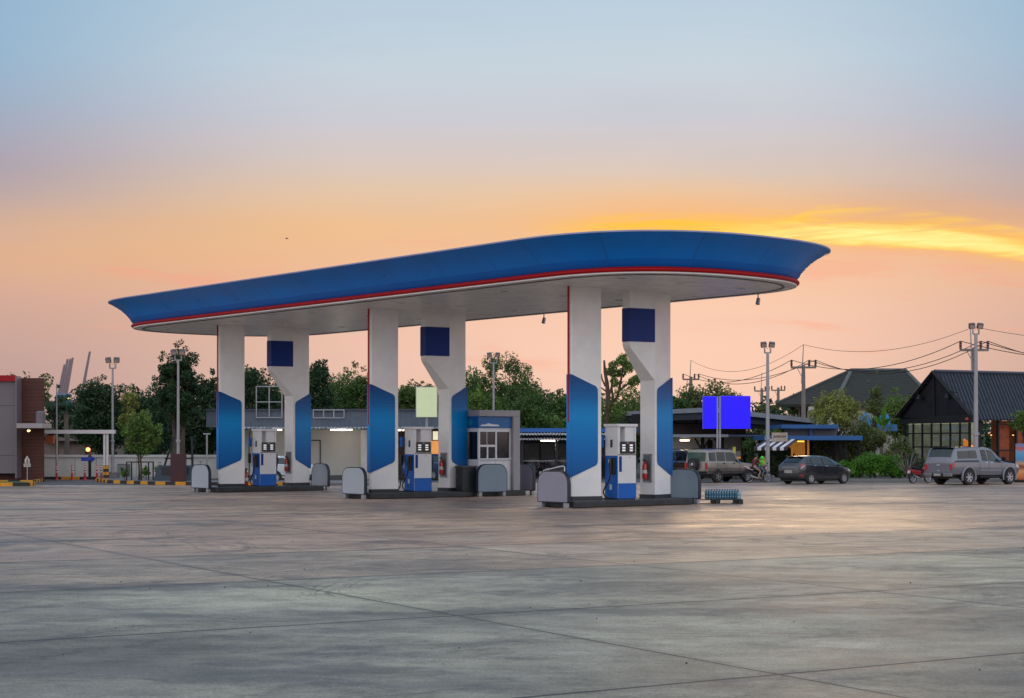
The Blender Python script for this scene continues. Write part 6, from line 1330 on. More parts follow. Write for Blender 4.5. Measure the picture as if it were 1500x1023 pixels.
# ------------------------------------------------------------------ vehicles
M_glass = mat_glass('car_glass', (.02, .032, .036), .08)
M_gldark = mat_glass('car_glass_dark', (.008, .009, .012), .06)
M_alloy = mat('alloy_rim', srgb(165, 165, 172), .35, .6)
M_tail = mat('tail_lamp_red', (.40, .012, .02), .2, coat=.6)
M_head = mat('head_lamp', srgb(190, 190, 195), .1, coat=.6)
M_plate = mat('blank_plate', srgb(150, 150, 148), .5)
M_int = mat('car_interior', (.02, .02, .022), .8)
class Car:
    def __init__(s, st, nose_z=None): s.st = st
    def ring(s, x):
        st = s.st
        for a, b_ in zip(st, st[1:]):
            if a[0] <= x <= b_[0]:
                f = (x - a[0]) / (b_[0] - a[0]); v = [p + (q_ - p) * f for p, q_ in zip(a, b_)]; break
        else: v = list(st[0] if x < st[0][0] else st[-1])
        _, zb, zl, zr, hw, hr = v
        return [(0, zb), (hw * .80, zb), (hw * .95, zb + .05 * (zl - zb) + .02), (hw * .995, zb + (zl - zb) * .35), (hw, zb + (zl - zb) * .66), (hw * .985, zl - .035), (hw * .955, zl), (hr + .035, zr - .055), (hr - .02, zr - .012), (hr * .6, zr + .012), (0, zr + .022)]
    def P(s, x, k, side):
        r = s.ring(x); i = min(int(k), 9); f = k - i
        return Vector((x, side * (r[i][0] + (r[i + 1][0] - r[i][0]) * f), r[i][1] + (r[i + 1][1] - r[i][1]) * f))
    def body(s, m, parent, name='body'):
        b = MB(); prev = None; xs = [q_[0] for q_ in s.st]
        for x in xs:
            r = s.ring(x); cur = [b.bm.verts.new((x, y, z)) for y, z in r] + [b.bm.verts.new((x, -y, z)) for y, z in r[-2:0:-1]]
            if prev:
                n_ = len(cur)
                for i in range(n_): b.bm.faces.new((prev[i], prev[(i + 1) % n_], cur[(i + 1) % n_], cur[i]))
            else: b.bm.faces.new(cur)
            prev = cur
        b.bm.faces.new(prev); return b.build(name, m, parent, 32)
    def patch(s, name, m, parent, corners, side, out=.016, n=10):
        """corners: (x,k) quad, bottom rear, bottom front, top front, top rear; laid just proud of the shell"""
        b = MB(); (x0, k0), (x1, k1), (x2, k2), (x3, k3) = corners; g = []
        for i in range(n + 1):
            row = []
            for j in range(n + 1):
                u, v = j / n, i / n
                xb, kb_ = x0 + (x1 - x0) * u, k0 + (k1 - k0) * u; xt, kt = x3 + (x2 - x3) * u, k3 + (k2 - k3) * u
                x, k_ = xb + (xt - xb) * v, kb_ + (kt - kb_) * v
                p = s.P(x, k_, side); e = .01
                dx = s.P(x + e, k_, side) - s.P(x - e, k_, side); dk = s.P(x, min(k_ + e, 10), side) - s.P(x, max(k_ - e, 0), side)
                nn = dx.cross(dk)
                if nn.length < 1e-9: nn = Vector((0, side, 0))
                nn.normalize(); c_ = Vector((p.x, 0, .7))
                if nn.dot(p - c_) < 0: nn = -nn
                row.append(b.bm.verts.new(p + nn * out))
            g.append(row)
        for i in range(n):
            for j in range(n): b.bm.faces.new((g[i][j], g[i][j + 1], g[i + 1][j + 1], g[i + 1][j]))
        return b.build(name, m, parent, 40)
def make_wheel(parent, x, y, r, w, side, spokes=6, rimm=None, tyre_side=None):
    wh = bpy.data.objects.new('wheel', None); COL.objects.link(wh); wh.parent = parent; wh.location = (x, y, r); wh.empty_display_size = .2
    a = w / 2; MB().lathe([(r * .62, -a), (r * .93, -a), (r, -a * .75), (r, a * .75), (r * .93, a), (r * .62, a), (r * .60, a * .5), (r * .60, -a * .5), (r * .62, -a)], seg=28, axis='Y', cap=False).build('tyre', M_rubber, wh, 40)
    b = MB(); o = side * a * .55
    b.lathe([(r * .63, side * a * .98), (r * .58, side * a * .9), (r * .56, o * .3), (r * .63, 0)], seg=28, axis='Y', cap=False)
    b.lathe([(r * .13, side * a * .9), (r * .16, o), (0.001, o)][::-1], seg=12, axis='Y')
    for k in range(spokes):
        t_ = 2 * math.pi * k / spokes; c_ = Vector((math.cos(t_), 0, math.sin(t_)))
        p = Vector((-math.sin(t_), 0, math.cos(t_))); b.prism([c_ * r * .1 + p * r * .09 + Vector((0, side * a * .82, 0)), c_ * r * .60 + p * r * .10 + Vector((0, side * a * .9, 0)), c_ * r * .60 - p * r * .10 + Vector((0, side * a * .9, 0)), c_ * r * .1 - p * r * .09 + Vector((0, side * a * .82, 0))], (0, -side * .03, 0))
    b.build('rim', rimm or M_alloy, wh, 30)
    MB().cyl((0, side * a * .1, 0), (0, side * a * .2, 0), r * .58, seg=20).build('brake_shadow', M_int, wh)
    return wh
def arches(car, parent, xs, r, m, side, k=1.0, wdt=.03, ring=False, ringm=None):
    for x in xs:
        yb = car.P(x, 3.2, side).y; b = MB(); pts = []
        rr_ = r * 1.17
        pts = [(x + rr_ * math.cos(R(a)), yb + side * .006, r + rr_ * math.sin(R(a))) for a in range(-25, 206, 11)]
        b.prism(pts, (0, -side * .25, 0)); b.build('wheel_arch', M_int, parent, 30)
        if ring:
            b = MB(); o_ = []
            for a in range(-18, 199, 9): o_.append((x + (rr_ + .045) * math.cos(R(a)), yb + side * .02, r + (rr_ + .045) * math.sin(R(a))))
            b.tube(o_, .05, 6); b.build('arch_flare', ringm or m, parent, 50)
def place(root, px, d, rz, lx, ly, sc):
    """put the local point (lx, ly) of the vehicle on the ground under px at distance d"""
    v = Matrix.Rotation(rz, 3, 'Z') @ Vector((lx, ly, 0)) * sc
    root.location = (X(px, d) - v.x, d - v.y, 0); root.rotation_euler = (0, 0, rz); root.scale = (sc, sc, sc)

# --- dark grey hatchback
HB = Car([(-2.02, .42, .66, .68, .60, .52), (-2.0, .30, .80, .84, .74, .60), (-1.93, .25, .98, 1.04, .81, .60), (-1.80, .24, 1.03, 1.18, .835, .60), (-1.55, .23, 1.03, 1.37, .845, .585), (-1.30, .22, 1.02, 1.44, .85, .575), (-.8, .20, 1.0, 1.475, .85, .58), (-.1, .19, .97, 1.47, .85, .585), (.35, .19, .95, 1.40, .85, .58), (.75, .19, .935, 1.25, .85, .60), (1.15, .20, .92, 1.0, .845, .64), (1.25, .20, .91, .95, .84, .66), (1.55, .21, .84, .87, .83, .64), (1.85, .24, .72, .745, .78, .58), (2.0, .30, .58, .60, .66, .5), (2.04, .40, .50, .51, .52, .42)])
M_dg = mat('dark_grey_car_paint', (.022, .023, .032), .22, .35, var=.05, coat=.9)
hb_ = thing('hatchback', 'dark grey hatchback parked in front of the bright green hedge', 'car', (0, 0, 0)); HB.body(M_dg, hb_)
for sd_ in (-1, 1):
    HB.patch('side_window', M_glass, hb_, [(-1.52, 6.12), (-1.22, 6.12), (-1.10, 6.88), (-1.30, 6.85)], sd_)
    HB.patch('side_window', M_glass, hb_, [(-1.16, 6.1), (-.32, 6.1), (-.34, 6.9), (-1.04, 6.9)], sd_)
    HB.patch('side_window', M_glass, hb_, [(-.24, 6.1), (.86, 6.1), (.28, 6.9), (-.26, 6.9)], sd_)
    HB.patch('door_seam', M_int, hb_, [(-.30, 2.3), (-.285, 2.3), (-.285, 6.0), (-.30, 6.0)], sd_, .004, 8)
    HB.patch('door_seam', M_int, hb_, [(.80, 2.3), (.815, 2.3), (.84, 6.0), (.825, 6.0)], sd_, .004, 8)
    HB.patch('door_seam', M_int, hb_, [(-1.20, 3.4), (-1.185, 3.4), (-1.20, 6.0), (-1.215, 6.0)], sd_, .004, 8)
    HB.patch('sill_trim', mat('sill_grey', (.05, .05, .06), .4), hb_, [(-.9, 2.5), (.9, 2.5), (.9, 2.75), (-.9, 2.75)], sd_, .012)
    for x in (-.98, -.12): HB.patch('door_handle', M_chrome, hb_, [(x, 5.0), (x + .16, 5.0), (x + .16, 5.35), (x, 5.35)], sd_, .02, 2)
    HB.patch('tail_lamp', M_tail, hb_, [(-1.95, 4.6), (-1.62, 5.2), (-1.70, 6.25), (-1.90, 6.3)], sd_, .02); HB.patch('lamp_lower_lens', M_head, hb_, [(-1.94, 4.45), (-1.70, 4.75), (-1.66, 5.0), (-1.95, 4.65)], sd_, .024)
    HB.patch('head_lamp', M_head, hb_, [(1.62, 4.6), (1.93, 4.5), (1.90, 5.3), (1.50, 5.8)], sd_, .012)
    HB.patch('bumper_reflector', M_tail, hb_, [(-1.97, 2.6), (-1.78, 2.6), (-1.78, 3.0), (-1.97, 3.0)], sd_, .01, 3)
    b = MB(); b.sph((.78, sd_ * .95, 1.0), .1, 10, 8, (.7, 1, .75)); b.b2(.72, .84, sd_ * .84, sd_ * .94, .93, .97); b.build('wing_mirror', M_dg, hb_, 50)
    HB.patch('rear_window', M_gldark, hb_, [(-1.86, 10), (-1.86, 8.3), (-1.42, 8.3), (-1.42, 10)], sd_, .018); HB.patch('windscreen', M_glass, hb_, [(.42, 10), (.42, 8.2), (1.12, 8.2), (1.12, 10)], sd_, .010)
MB().b2(-2.01, -1.96, -.48, .48, .87, .90).build('chrome_strip', M_chrome, hb_, bev=.005); MB().b2(-2.035, -2.0, -.27, .27, .58, .74).build('number_plate', M_plate, hb_)
MB().b2(-2.045, -1.9, -.66, .66, .29, .42, .03).build('bumper_insert', M_bk, hb_); MB().b2(-1.62, -1.38, -.54, .54, 1.425, 1.45, .012).build('roof_spoiler', M_dg, hb_)
arches(HB, hb_, (-1.24, 1.27), .31, M_int, 1); arches(HB, hb_, (-1.24, 1.27), .31, M_int, -1)
for x in (-1.24, 1.27):
    for sd_ in (-1, 1): make_wheel(hb_, x, sd_ * .775, .31, .21, sd_, 8)
MB().b2(-1.9, 1.8, -.7, .7, .16, .24).build('underbody', M_int, hb_)
place(hb_, 1186, 80.6, R(37), -1.24, -.755, .93)

# --- silver pickup with bed canopy
PK = Car([(-2.52, .52, 1.0, 1.03, .78, .70), (-2.50, .48, 1.06, 1.16, .84, .72), (-2.42, .46, 1.07, 1.36, .86, .72), (-2.28, .46, 1.08, 1.66, .87, .72), (-2.18, .46, 1.08, 1.74, .87, .72), (-1.0, .44, 1.08, 1.78, .875, .71), (-.60, .42, 1.08, 1.775, .875, .70), (.1, .40, 1.07, 1.765, .875, .69), (.45, .40, 1.06, 1.70, .875, .67), (.85, .40, 1.06, 1.42, .875, .69), (1.22, .40, 1.06, 1.12, .87, .72), (1.35, .40, 1.05, 1.08, .87, .74), (2.0, .42, 1.00, 1.02, .86, .74), (2.35, .45, .92, .94, .82, .68), (2.46, .50, .78, .79, .74, .6), (2.5, .55, .66, .67, .6, .5)])
M_sv = mat('silver_car_paint', srgb(104, 106, 118), .28, .3, var=.05, coat=.8); M_svd = mat('silver_flare', srgb(126, 128, 136), .4, .2)
pk = thing('pickup_truck', 'silver grey pickup with matching bed canopy parked before the gabled cafe', 'pickup truck', (0, 0, 0)); PK.body(M_sv, pk)
for sd_ in (-1, 1):
    PK.patch('side_window', M_glass, pk, [(-2.12, 6.28), (-1.32, 6.28), (-1.32, 6.84), (-2.12, 6.84)], sd_); PK.patch('side_window', M_glass, pk, [(-1.29, 6.28), (-.72, 6.28), (-.80, 6.84), (-1.29, 6.84)], sd_)
    PK.patch('side_window', M_gldark, pk, [(-.36, 6.1), (.02, 6.1), (-.10, 6.9), (-.46, 6.9)], sd_); PK.patch('side_window', M_glass, pk, [(.12, 6.1), (1.05, 6.1), (.40, 6.9), (.02, 6.9)], sd_)
    for xx in (-.60, .06, 1.02): PK.patch('door_seam', M_int, pk, [(xx, 2.3), (xx + .015, 2.3), (xx + .015, 5.95 if xx else 6), (xx, 5.95)], sd_, .004, 8)
    PK.patch('canopy_rail', mat('rail_black', (.03, .03, .034), .5), pk, [(-2.4, 5.9), (-.62, 5.9), (-.62, 6.12), (-2.4, 6.12)], sd_, .012); PK.patch('side_trim', M_svd, pk, [(-.6, 3.1), (1.0, 3.1), (1.0, 3.35), (-.6, 3.35)], sd_, .014)
    for x in (-.2, .18): PK.patch('door_handle', M_chrome, pk, [(x, 4.95), (x + .15, 4.95), (x + .15, 5.3), (x, 5.3)], sd_, .02, 2)
    PK.patch('tail_lamp', M_tail, pk, [(-2.50, 3.9), (-2.36, 3.9), (-2.36, 5.4), (-2.50, 5.4)], sd_, .02); MB().b2(-2.545, -2.49, sd_ * .66, sd_ * .80, .72, .98, .01).build('tail_lamp', M_tail, pk)
    PK.patch('head_lamp', M_head, pk, [(2.15, 4.2), (2.44, 4.2), (2.42, 5.2), (2.1, 5.6)], sd_, .012)
    b = MB(); b.box((1.0, sd_ * 1.0, 1.22), (.12, .18, .18), bevel=.03); b.b2(.96, 1.04, sd_ * .84, sd_ * .93, 1.12, 1.16); b.build('wing_mirror', M_bk, pk)
    PK.patch('rear_window', M_glass, pk, [(-2.44, 10), (-2.44, 8.2), (-2.22, 8.2), (-2.22, 10)], sd_, .018); PK.patch('windscreen', M_glass, pk, [(.52, 10), (.52, 8.2), (1.2, 8.2), (1.2, 10)], sd_, .010)
    b = MB(); b.tube([(-.6, sd_ * .86, .36), (1.1, sd_ * .86, .36)], .05, 8); b.build('side_step', M_bk, pk)
MB().b2(-2.60, -2.48, -.80, .80, .40, .56, .03).build('rear_bumper', mat('bumper_chrome', srgb(120, 122, 128), .25, .8), pk); MB().b2(-2.615, -2.60, -.32, .32, .41, .55).build('bumper_step', M_bk, pk); MB().b2(-2.62, -2.616, -.2, .2, .43, .54).build('number_plate', M_plate, pk)
tg = MB().b2(-2.525, -2.51, -.70, .70, .58, 1.02, .006).build('tailgate', M_sv, pk); MB().b2(-2.54, -2.525, -.10, .10, .90, .96, .01).build('handle', M_chrome, tg); MB().b2(-2.532, -2.526, -.07, .07, .66, .70).build('badge', M_chrome, tg)
MB().b2(-2.35, -2.15, -.66, .66, 1.745, 1.775, .01).build('roof_spoiler', M_bk, pk)
arches(PK, pk, (-1.42, 1.58), .37, M_svd, 1, ring=True, ringm=M_svd); arches(PK, pk, (-1.42, 1.58), .37, M_svd, -1, ring=True, ringm=M_svd)
for x in (-1.42, 1.58):
    for sd_ in (-1, 1): make_wheel(pk, x, sd_ * .79, .37, .26, sd_, 6)
MB().b2(-2.3, 2.2, -.62, .62, .30, .45).build('chassis', M_int, pk)
place(pk, 1417, 79.2, R(36), -1.42, -.79, 1.01)

# --- beige boxy off-roader with spare wheel
SV = Car([(-2.18, .52, 1.10, 1.14, .82, .66), (-2.16, .50, 1.16, 1.30, .86, .66), (-2.12, .48, 1.17, 1.78, .87, .68), (-2.06, .48, 1.17, 1.86, .875, .69), (-1.0, .46, 1.16, 1.90, .88, .69), (.0, .46, 1.15, 1.88, .88, .68), (.25, .46, 1.14, 1.82, .88, .67), (.62, .46, 1.13, 1.36, .88, .70), (.78, .46, 1.12, 1.17, .88, .74), (1.2, .46, 1.10, 1.13, .87, .76), (1.95, .48, 1.03, 1.06, .86, .74), (2.15, .50, .95, .97, .82, .7), (2.2, .56, .75, .76, .74, .62)])
M_bg = mat('beige_car_paint', srgb(136, 128, 122), .35, .35, var=.08, coat=.5); M_bgl = mat('lower_body_grey', srgb(74, 70, 70), .5)
sv = thing('offroad_car', 'boxy beige off-roader with spare wheel on its rear door behind the guard', 'car', (0, 0, 0)); SV.body(M_bg, sv)
for sd_ in (-1, 1):
    for a_, c_, m_ in ((-1.98, -1.42, M_glass), (-1.32, -.62, M_gldark), (-.54, .42, M_gldark)): SV.patch('side_window', m_, sv, [(a_, 6.12), (c_ + (.12 if c_ > 0 else 0), 6.12), (c_ - (.18 if c_ > 0 else 0), 6.86), (a_, 6.86)], sd_)
    SV.patch('lower_trim', M_bgl, sv, [(-2.1, 2.1), (2.0, 2.1), (2.0, 2.95), (-2.1, 2.95)], sd_, .01, 8); SV.patch('side_moulding', M_bgl, sv, [(-2.1, 3.3), (2.0, 3.3), (2.0, 3.5), (-2.1, 3.5)], sd_, .02, 8)
    for xx in (-1.36, -.58, .60): SV.patch('door_seam', M_int, sv, [(xx, 2.5), (xx + .015, 2.5), (xx + .015, 6), (xx, 6)], sd_, .024, 8)
    for x in (-.85, .02): SV.patch('door_handle', M_bk, sv, [(x, 4.7), (x + .14, 4.7), (x + .14, 5.1), (x, 5.1)], sd_, .02, 2)
    MB().b2(-2.23, -2.15, sd_ * .70, sd_ * .85, .78, 1.14, .01).build('tail_lamp', M_tail, sv); SV.patch('head_lamp', M_head, sv, [(1.95, 4.0), (2.14, 4.0), (2.14, 5.2), (1.95, 5.2)], sd_, .012)
    b = MB(); b.box((.62, sd_ * 1.0, 1.28), (.1, .16, .16), bevel=.02); b.b2(.58, .66, sd_ * .84, sd_ * .94, 1.18, 1.22); b.build('wing_mirror', M_bk, sv)
    SV.patch('windscreen', M_glass, sv, [(.30, 10), (.30, 8.2), (.74, 8.2), (.74, 10)], sd_, .010); MB().tube([(-1.8, sd_ * .60, 1.95), (-.2, sd_ * .60, 1.95)], .022, 6).build('roof_rail', M_bk, sv)
MB().b2(-2.185, -2.135, -.66, .66, 1.22, 1.74, .01).build('rear_window', mat_glass('green_rear_glass', (.05, .10, .085), .08), sv)
sp_ = MB().lathe([(.0, -.02), (.2, -.02), (.36, .0), (.37, .06), (.37, .18), (.34, .22), (.22, .22), (.20, .18)], (0, 0, 0), 26, 'X').build('spare_tyre', M_rubber, sv, 40); sp_.location = (-2.40, .12, 1.05)
rr_ = MB().lathe([(.001, -.05), (.08, -.05), (.10, -.02), (.19, .0), (.21, -.03), (.22, .0)], (0, 0, 0), 22, 'X').build('spare_rim', M_alloy, sp_, 30)
MB().b2(-2.30, -2.14, -.82, .82, .46, .66, .03).build('rear_bumper', M_bk, sv)
arches(SV, sv, (-1.30, 1.30), .36, M_int, 1); arches(SV, sv, (-1.30, 1.30), .36, M_int, -1)
for x in (-1.30, 1.30):
    for sd_ in (-1, 1): make_wheel(sv, x, sd_ * .78, .36, .25, sd_, 5, mat('dull_rim', srgb(120, 118, 116), .5, .3))
MB().b2(-2.0, 2.0, -.62, .62, .34, .48).build('chassis', M_int, sv)
place(sv, 1050, 84.0, R(42), -1.30, -.78, .88)
# --- further parked cars seen between the columns: copies with their own look
def copy_car(src, px, d, rz, sc, name, lb, paint):
    r = copy_thing(src, (0, 0, 0), label=lb); r.name = name
    for ch in r.children:
        if ch.name.split('.')[0] in ('body', 'tailgate', 'roof_spoiler', 'wing_mirror') and ch.type == 'MESH':
            ch.data = ch.data.copy(); ch.data.materials[0] = paint
    v = Matrix.Rotation(rz, 3, 'Z') @ Vector((-1.3, -.78, 0)) * sc; r.location = (X(px, d) - v.x, d - v.y, 0); r.rotation_euler = (0, 0, rz); r.scale = (sc, sc, sc); return r
M_blkp = mat('black_car_paint', (.02, .021, .025), .25, .3, coat=.8); M_sil2 = mat('pale_silver_paint', srgb(150, 155, 160), .3, .4, coat=.6); M_wht = mat('white_car_paint', srgb(190, 192, 194), .3, coat=.6); M_bl2 = mat('blue_car_paint', (.02, .06, .16), .3, .2, coat=.6)
copy_car(sv, 990, 88.5, R(50), .86, 'parked_van', 'dark car parked half hidden behind the nearest rear column', M_blkp)
copy_car(hb_, 632, 90, R(60), .95, 'parked_car', 'car glimpsed behind the middle dispenser, blue paint', M_bl2)
copy_car(hb_, 402, 84, R(35), .9, 'parked_car', 'white car glimpsed between the farthest dispenser and its rear column', M_wht)
# ------------------------------------------------------------------ motorcycles and riders
def make_moto(label, paint, name='motorcycle', step=False):
    t = thing(name, label, 'motorcycle', (0, 0, 0)); r = .31
    for x in (-.64, .64):
        w_ = bpy.data.objects.new('wheel', None); COL.objects.link(w_); w_.parent = t; w_.location = (x, 0, r)
        b = MB(); n_ = 24; b.lathe([(r * .84, -.04), (r * .95, -.05), (r, 0), (r * .95, .05), (r * .84, .04), (r * .82, 0), (r * .84, -.04)], seg=n_, axis='Y', cap=False); b.build('tyre', M_rubber, w_, 50)
        b = MB(); b.lathe([(.04, -.05), (.045, 0), (.04, .05)], seg=10, axis='Y')
        for k in range(5): a = 2 * math.pi * k / 5; b.tube([(.03 * math.cos(a), 0, .03 * math.sin(a)), (r * .84 * math.cos(a), 0, r * .84 * math.sin(a))], .016, 5)
        b.lathe([(r * .78, -.03), (r * .83, -.035), (r * .83, .035), (r * .78, .03), (r * .78, -.03)], seg=n_, axis='Y', cap=False); b.build('rim', M_alloy, w_, 40)
    b = MB()
    for y in (-.08, .08): b.tube([(.64, y, r), (.42, y, .92)], .025, 6)
    b.build('fork', M_steel, t)
    b = MB(); b.tube([(.40, -.34, .98), (.42, -.12, .96), (.42, .12, .96), (.40, .34, .98)], .018, 6); b.build('handlebar', M_bk, t)
    for y in (-.30, .30): MB().sph((.42, y, 1.12), .055, 8, 6, (.4, 1, .7)).build('mirror', M_bk, t, 60)
    b = MB(); b.tube([(.44, 0, .84), (.05, 0, .55), (-.25, 0, .45), (-.64, 0, .32)], [.05, .07, .07, .04], 8); b.tube([(.05, 0, .60), (-.3, 0, .68), (-.75, 0, .74)], .04, 6); b.build('frame', M_bk, t, 50)
    b = MB(); b.box((.02, 0, .38), (.38, .24, .26), bevel=.05); b.cyl((.05, 0, .4), (.22, 0, .52), .09); b.build('engine', mat('engine_grey', srgb(70, 70, 74), .4, .6), t, 40)
    if step:
        b = MB(); b.prism([(.56, -.10, .45), (.60, -.12, .88), (.44, -.14, .96), (.30, -.12, .80), (.18, -.10, .48), (-.1, -.1, .40), (.2, -.1, .30)], (0, .22, 0)); b.build('leg_shield', paint, t, bev=.03)
        b = MB(); b.prism([(-.08, -.12, .46), (-.05, -.12, .66), (-.6, -.10, .74), (-.86, -.06, .76), (-.8, -.08, .60), (-.3, -.1, .44)], (0, .2, 0)); b.build('tail_cowl', paint, t, bev=.03)
        b = MB(); b.box((-.96, 0, .62), (.02, .18, .16), ry=R(15)); b.build('number_plate', mat('pink_plate', srgb(190, 170, 170), .5), t)
        b = MB(); b.tube([(.47, 0, 1.0), (.50, 0, .92)], [.11, .09], 10); b.build('headlamp_nacelle', paint, t, 50)
    else:
        b = MB(); b.tube([(.36, 0, .84), (.22, 0, .88), (0, 0, .84), (-.12, 0, .74)], [.09, .15, .15, .08], 10); b.build('fuel_tank', paint, t, 50)
        b = MB(); b.prism([(-.45, -.09, .70), (-.35, -.1, .80), (-.86, -.06, .96), (-.96, -.04, .92), (-.8, -.06, .80)], (0, .16, 0)); b.build('tail_cowl', mat('tail_cowl_white', srgb(180, 170, 175), .4), t, bev=.02)
        b = MB(); b.prism([(.52, -.1, .70), (.66, -.1, .86), (.58, -.1, 1.02), (.42, -.1, 1.0), (.38, -.1, .78)], (0, .2, 0)); b.build('front_cowl', mat('cowl_pale_pink', srgb(170, 140, 140), .4), t, bev=.03)
    b = MB(); b.tube([(0.0, 0, .76), (-.2, 0, .78), (-.5, 0, .82), (-.72, 0, .86)], [.07, .11, .11, .07], 8); b.build('seat', M_bk, t, 50)
    b = MB(); b.tube([(.1, -.14, .28), (-.2, -.17, .26), (-.5, -.18, .34), (-.72, -.18, .42)], [.03, .04, .06, .05], 8); b.build('exhaust', M_chrome, t, 50)
    for x in (-.64, .64):
        b = MB(); pts = [(x + .35 * math.cos(R(a)), 0, r + .35 * math.sin(R(a))) for a in (range(30, 160, 16) if x > 0 else range(20, 130, 16))]
        for p, q_ in zip(pts, pts[1:]): b.face([(p[0], -.06, p[2]), (q_[0], -.06, q_[2]), (q_[0], .06, q_[2]), (p[0], .06, p[2])])
        b.build('mudguard', paint if step else M_bk, t)
    MB().tube([(-.05, .1, .3), (-.1, .26, .01)], .014, 5).build('side_stand', M_steel, t)
    MB().b2(-.93, -.90, -.05, .05, .80 if not step else .72, .86 if not step else .78).build('tail_lamp', M_tail, t)
    return t
def place_m(t, px, d, rz, sc, z=0):
    v = Matrix.Rotation(rz, 3, 'Z') @ Vector((-.64, 0, 0)) * sc; t.location = (X(px, d) - v.x, d - v.y, z); t.rotation_euler = (0, 0, rz); t.scale = (sc, sc, sc)
rb = make_moto('red scooter style motorbike parked left of the silver pickup', mat('red_moto_paint', (.40, .015, .02), .3, coat=.6), 'motorbike', True)
place_m(rb, 1337, 82.5, R(38), .92)
bm_ = make_moto('black sport motorcycle carrying an adult and a child beside the mast', mat('black_moto_paint', (.02, .02, .024), .3, coat=.6))
place_m(bm_, 1097.5, 83.8, R(28), .88)

M_skin = mat('skin', srgb(150, 105, 82), .6, var=.08); M_shirt = mat('dark_red_shirt', (.10, .012, .02), .8, var=.3, vs=6); M_jean = mat('blue_jeans', srgb(92, 120, 150), .85, var=.2, vs=8); M_khaki = mat('khaki_trousers', srgb(150, 125, 110), .85, var=.2); M_hair = mat('black_hair', (.01, .009, .009), .6); M_green = mat('lime_green_shirt', srgb(60, 215, 60), .8, var=.12); M_shoe = mat('brown_shoe', srgb(150, 115, 50), .7)
DG = bpy.context.evaluated_depsgraph_get
def person(label, J, E, mats, parts, hair, loc, rz, sc):
    """J: joint name -> (x,y,z,radius); E: bones; parts: bone -> material index. One continuous skinned body."""
    names = list(J); idx = {n_: i for i, n_ in enumerate(names)}
    me = bpy.data.meshes.new('person'); me.from_pydata([J[n_][:3] for n_ in names], [(idx[a], idx[b_]) for a, b_ in E], [])
    o = bpy.data.objects.new('person', me); COL.objects.link(o)
    m_ = o.modifiers.new('skin', 'SKIN'); sv_ = me.skin_vertices[0].data
    for n_ in names: sv_[idx[n_]].radius = (J[n_][3],) * 2; sv_[idx[n_]].use_root = (n_ == 'pelvis')
    ss = o.modifiers.new('sub', 'SUBSURF'); ss.levels = ss.render_levels = 2
    bpy.context.view_layer.update(); new = bpy.data.meshes.new_from_object(o.evaluated_get(DG()))
    o.modifiers.clear(); o.data = new; new.name = 'person'
    new.materials.clear()
    for mm in mats: new.materials.append(mm)
    V_ = {n_: Vector(J[n_][:3]) for n_ in names}
    for p in new.polygons:
        best = min(E, key=lambda e: (p.center - V_[e[0]].lerp(V_[e[1]], max(0, min(1, (p.center - V_[e[0]]).dot(V_[e[1]] - V_[e[0]]) / max((V_[e[1]] - V_[e[0]]).length_squared, 1e-9))))).length)
        p.material_index = parts.get(best, parts.get(best[1], 0)); p.use_smooth = True
    tag(o, label, 'person'); o.location = loc; o.rotation_euler = (0, 0, rz); o.scale = (sc,) * 3
    h = V_['head']; b = MB(); b.sph(h + Vector((-.02, 0, .035)), .112, 14, 10, (1.0, .9, 1.02)); hr = b.build('hair', hair, o, 60)
    b = MB()
    for y in (-.035, .035): b.sph(h + Vector((.098, y, -.0)), .013, 8, 6)
    b.build('eye', M_hair, o, 60)
    b = MB(); b.sph(h + Vector((.10, 0, -.065)), .022, 8, 6, (.4, 1, .35)); b.build('mouth', mat('lips', srgb(120, 60, 55), .5), o, 60)
    b = MB()
    for y in (-.1, .1): b.sph(h + Vector((-.0, y, -.01)), .03, 8, 6, (.7, .4, 1))
    b.build('ear', M_skin, o, 60)
    return o
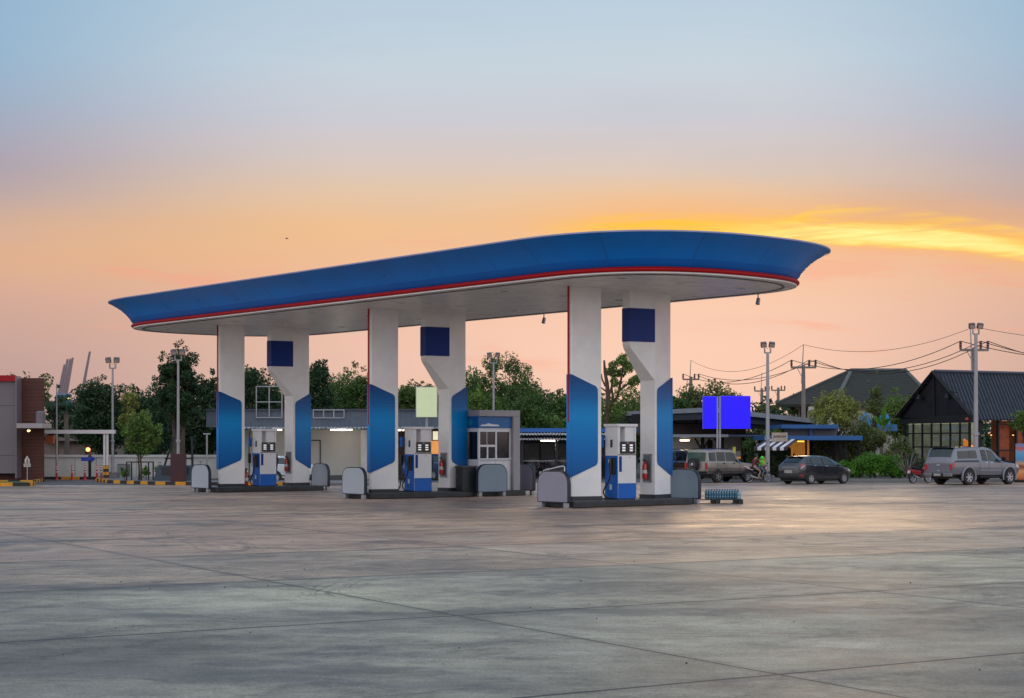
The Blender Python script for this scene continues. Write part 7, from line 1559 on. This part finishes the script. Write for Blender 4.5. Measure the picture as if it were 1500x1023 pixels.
def limbs(J, E, side, sh, el, wr, hip, kn, an, k=1.0):
    s_ = 'l' if side > 0 else 'r'
    J['sh' + s_] = (*sh, .062 * k); J['el' + s_] = (*el, .045 * k); J['wr' + s_] = (*wr, .030 * k)
    w_ = Vector(wr); d_ = (w_ - Vector(el)).normalized(); J['palm' + s_] = (*(w_ + d_ * .06 * k), .030 * k)
    J['hip' + s_] = (*hip, .085 * k); J['kn' + s_] = (*kn, .062 * k); J['an' + s_] = (*an, .042 * k); J['toe' + s_] = (an[0] + .17 * k, an[1], an[2] - .05 * k, .035 * k); J['heel' + s_] = (an[0] - .03, an[1], an[2] - .05 * k, .035 * k)
    E += [('chest', 'sh' + s_), ('sh' + s_, 'el' + s_), ('el' + s_, 'wr' + s_), ('wr' + s_, 'palm' + s_), ('pelvis', 'hip' + s_), ('hip' + s_, 'kn' + s_), ('kn' + s_, 'an' + s_), ('an' + s_, 'toe' + s_), ('an' + s_, 'heel' + s_)]
    p = w_ + d_ * .06 * k; u = Vector((0, 0, 1)).cross(d_).normalized(); dn = Vector((0, 0, -1))
    for i, (o_, L) in enumerate(((-.030, .060), (-.010, .072), (.010, .068), (.030, .052))):
        a = p + d_ * .025 * k + u * o_ * k; c_ = a + d_ * L * .5 * k + dn * .01; e_ = c_ + d_ * L * .2 * k + dn * .03 * k
        J[f'f{i}a' + s_] = (*a, .009 * k); J[f'f{i}b' + s_] = (*c_, .008 * k); J[f'f{i}c' + s_] = (*e_, .007 * k); E += [('palm' + s_, f'f{i}a' + s_), (f'f{i}a' + s_, f'f{i}b' + s_), (f'f{i}b' + s_, f'f{i}c' + s_)]
    a = w_ + d_ * .03 * k + u * side * -.035 * k; c_ = a + d_ * .03 * k + dn * .02 * k
    J['ta' + s_] = (*a, .010 * k); J['tb' + s_] = (*c_, .008 * k); E += [('wr' + s_, 'ta' + s_), ('ta' + s_, 'tb' + s_)]
def rider(k, lean, seat, label, mats, hair, grip, foot):
    sx_, sz_ = seat; J, E = {}, []
    J['pelvis'] = (sx_, 0, sz_ + .10 * k, .125 * k); J['waist'] = (sx_ + .05 * lean, 0, sz_ + .27 * k, .11 * k); J['chest'] = (sx_ + .16 * lean, 0, sz_ + .46 * k, .125 * k)
    J['neck'] = (sx_ + .21 * lean, 0, sz_ + .60 * k, .05 * k); J['head'] = (sx_ + .26 * lean, 0, sz_ + .72 * k, .095 * k); J['crown_'] = (sx_ + .25 * lean, 0, sz_ + .79 * k, .075 * k); J['nose'] = (sx_ + .26 * lean + .105 * k, 0, sz_ + .70 * k, .02 * k)
    E += [('pelvis', 'waist'), ('waist', 'chest'), ('chest', 'neck'), ('neck', 'head'), ('head', 'crown_'), ('head', 'nose')]
    for sd_ in (1, -1):
        sh = (J['chest'][0] + .02, sd_ * .17 * k, J['chest'][2] + .06 * k); g_ = Vector((grip[0], sd_ * grip[1], grip[2])); el = Vector(sh).lerp(g_, .5) + Vector((-.03, sd_ * .05, -.09 * k))
        hip = (sx_ + .02, sd_ * .10 * k, sz_ + .08 * k); f_ = Vector((foot[0], sd_ * foot[1], foot[2])); kn = Vector(hip).lerp(f_, .5) + Vector((.24 * k, sd_ * .04, .06 * k))
        limbs(J, E, sd_, sh, tuple(el), tuple(g_), hip, tuple(kn), tuple(f_), k)
    parts = {}
    for s_ in 'lr':
        parts.update({'sh' + s_: 1, 'el' + s_: 1, 'wr' + s_: 0, 'palm' + s_: 0, 'hip' + s_: 2, 'kn' + s_: 2, 'an' + s_: 2, 'toe' + s_: 3, 'heel' + s_: 3})
    parts.update({'waist': 1, 'chest': 1, 'neck': 0, 'head': 0, 'crown_': 0, 'nose': 0})
    return person(label, J, E, mats, parts, hair, bm_.location, bm_.rotation_euler.z, .88)
rider(1.0, .8, (-.34, .80), 'person in dark red shirt and pale trousers seated at the back of the motorcycle', [M_skin, M_shirt, M_khaki, M_shoe], M_hair, (.12, .2, 1.08), (-.12, .17, .34))
rider(.74, 1.0, (.02, .84), 'child in lime green shirt and blue jeans seated at the front of the motorcycle', [M_skin, M_green, M_jean, M_shoe], M_green, (.33, .26, 1.02), (.16, .16, .42))
#@@NEXT
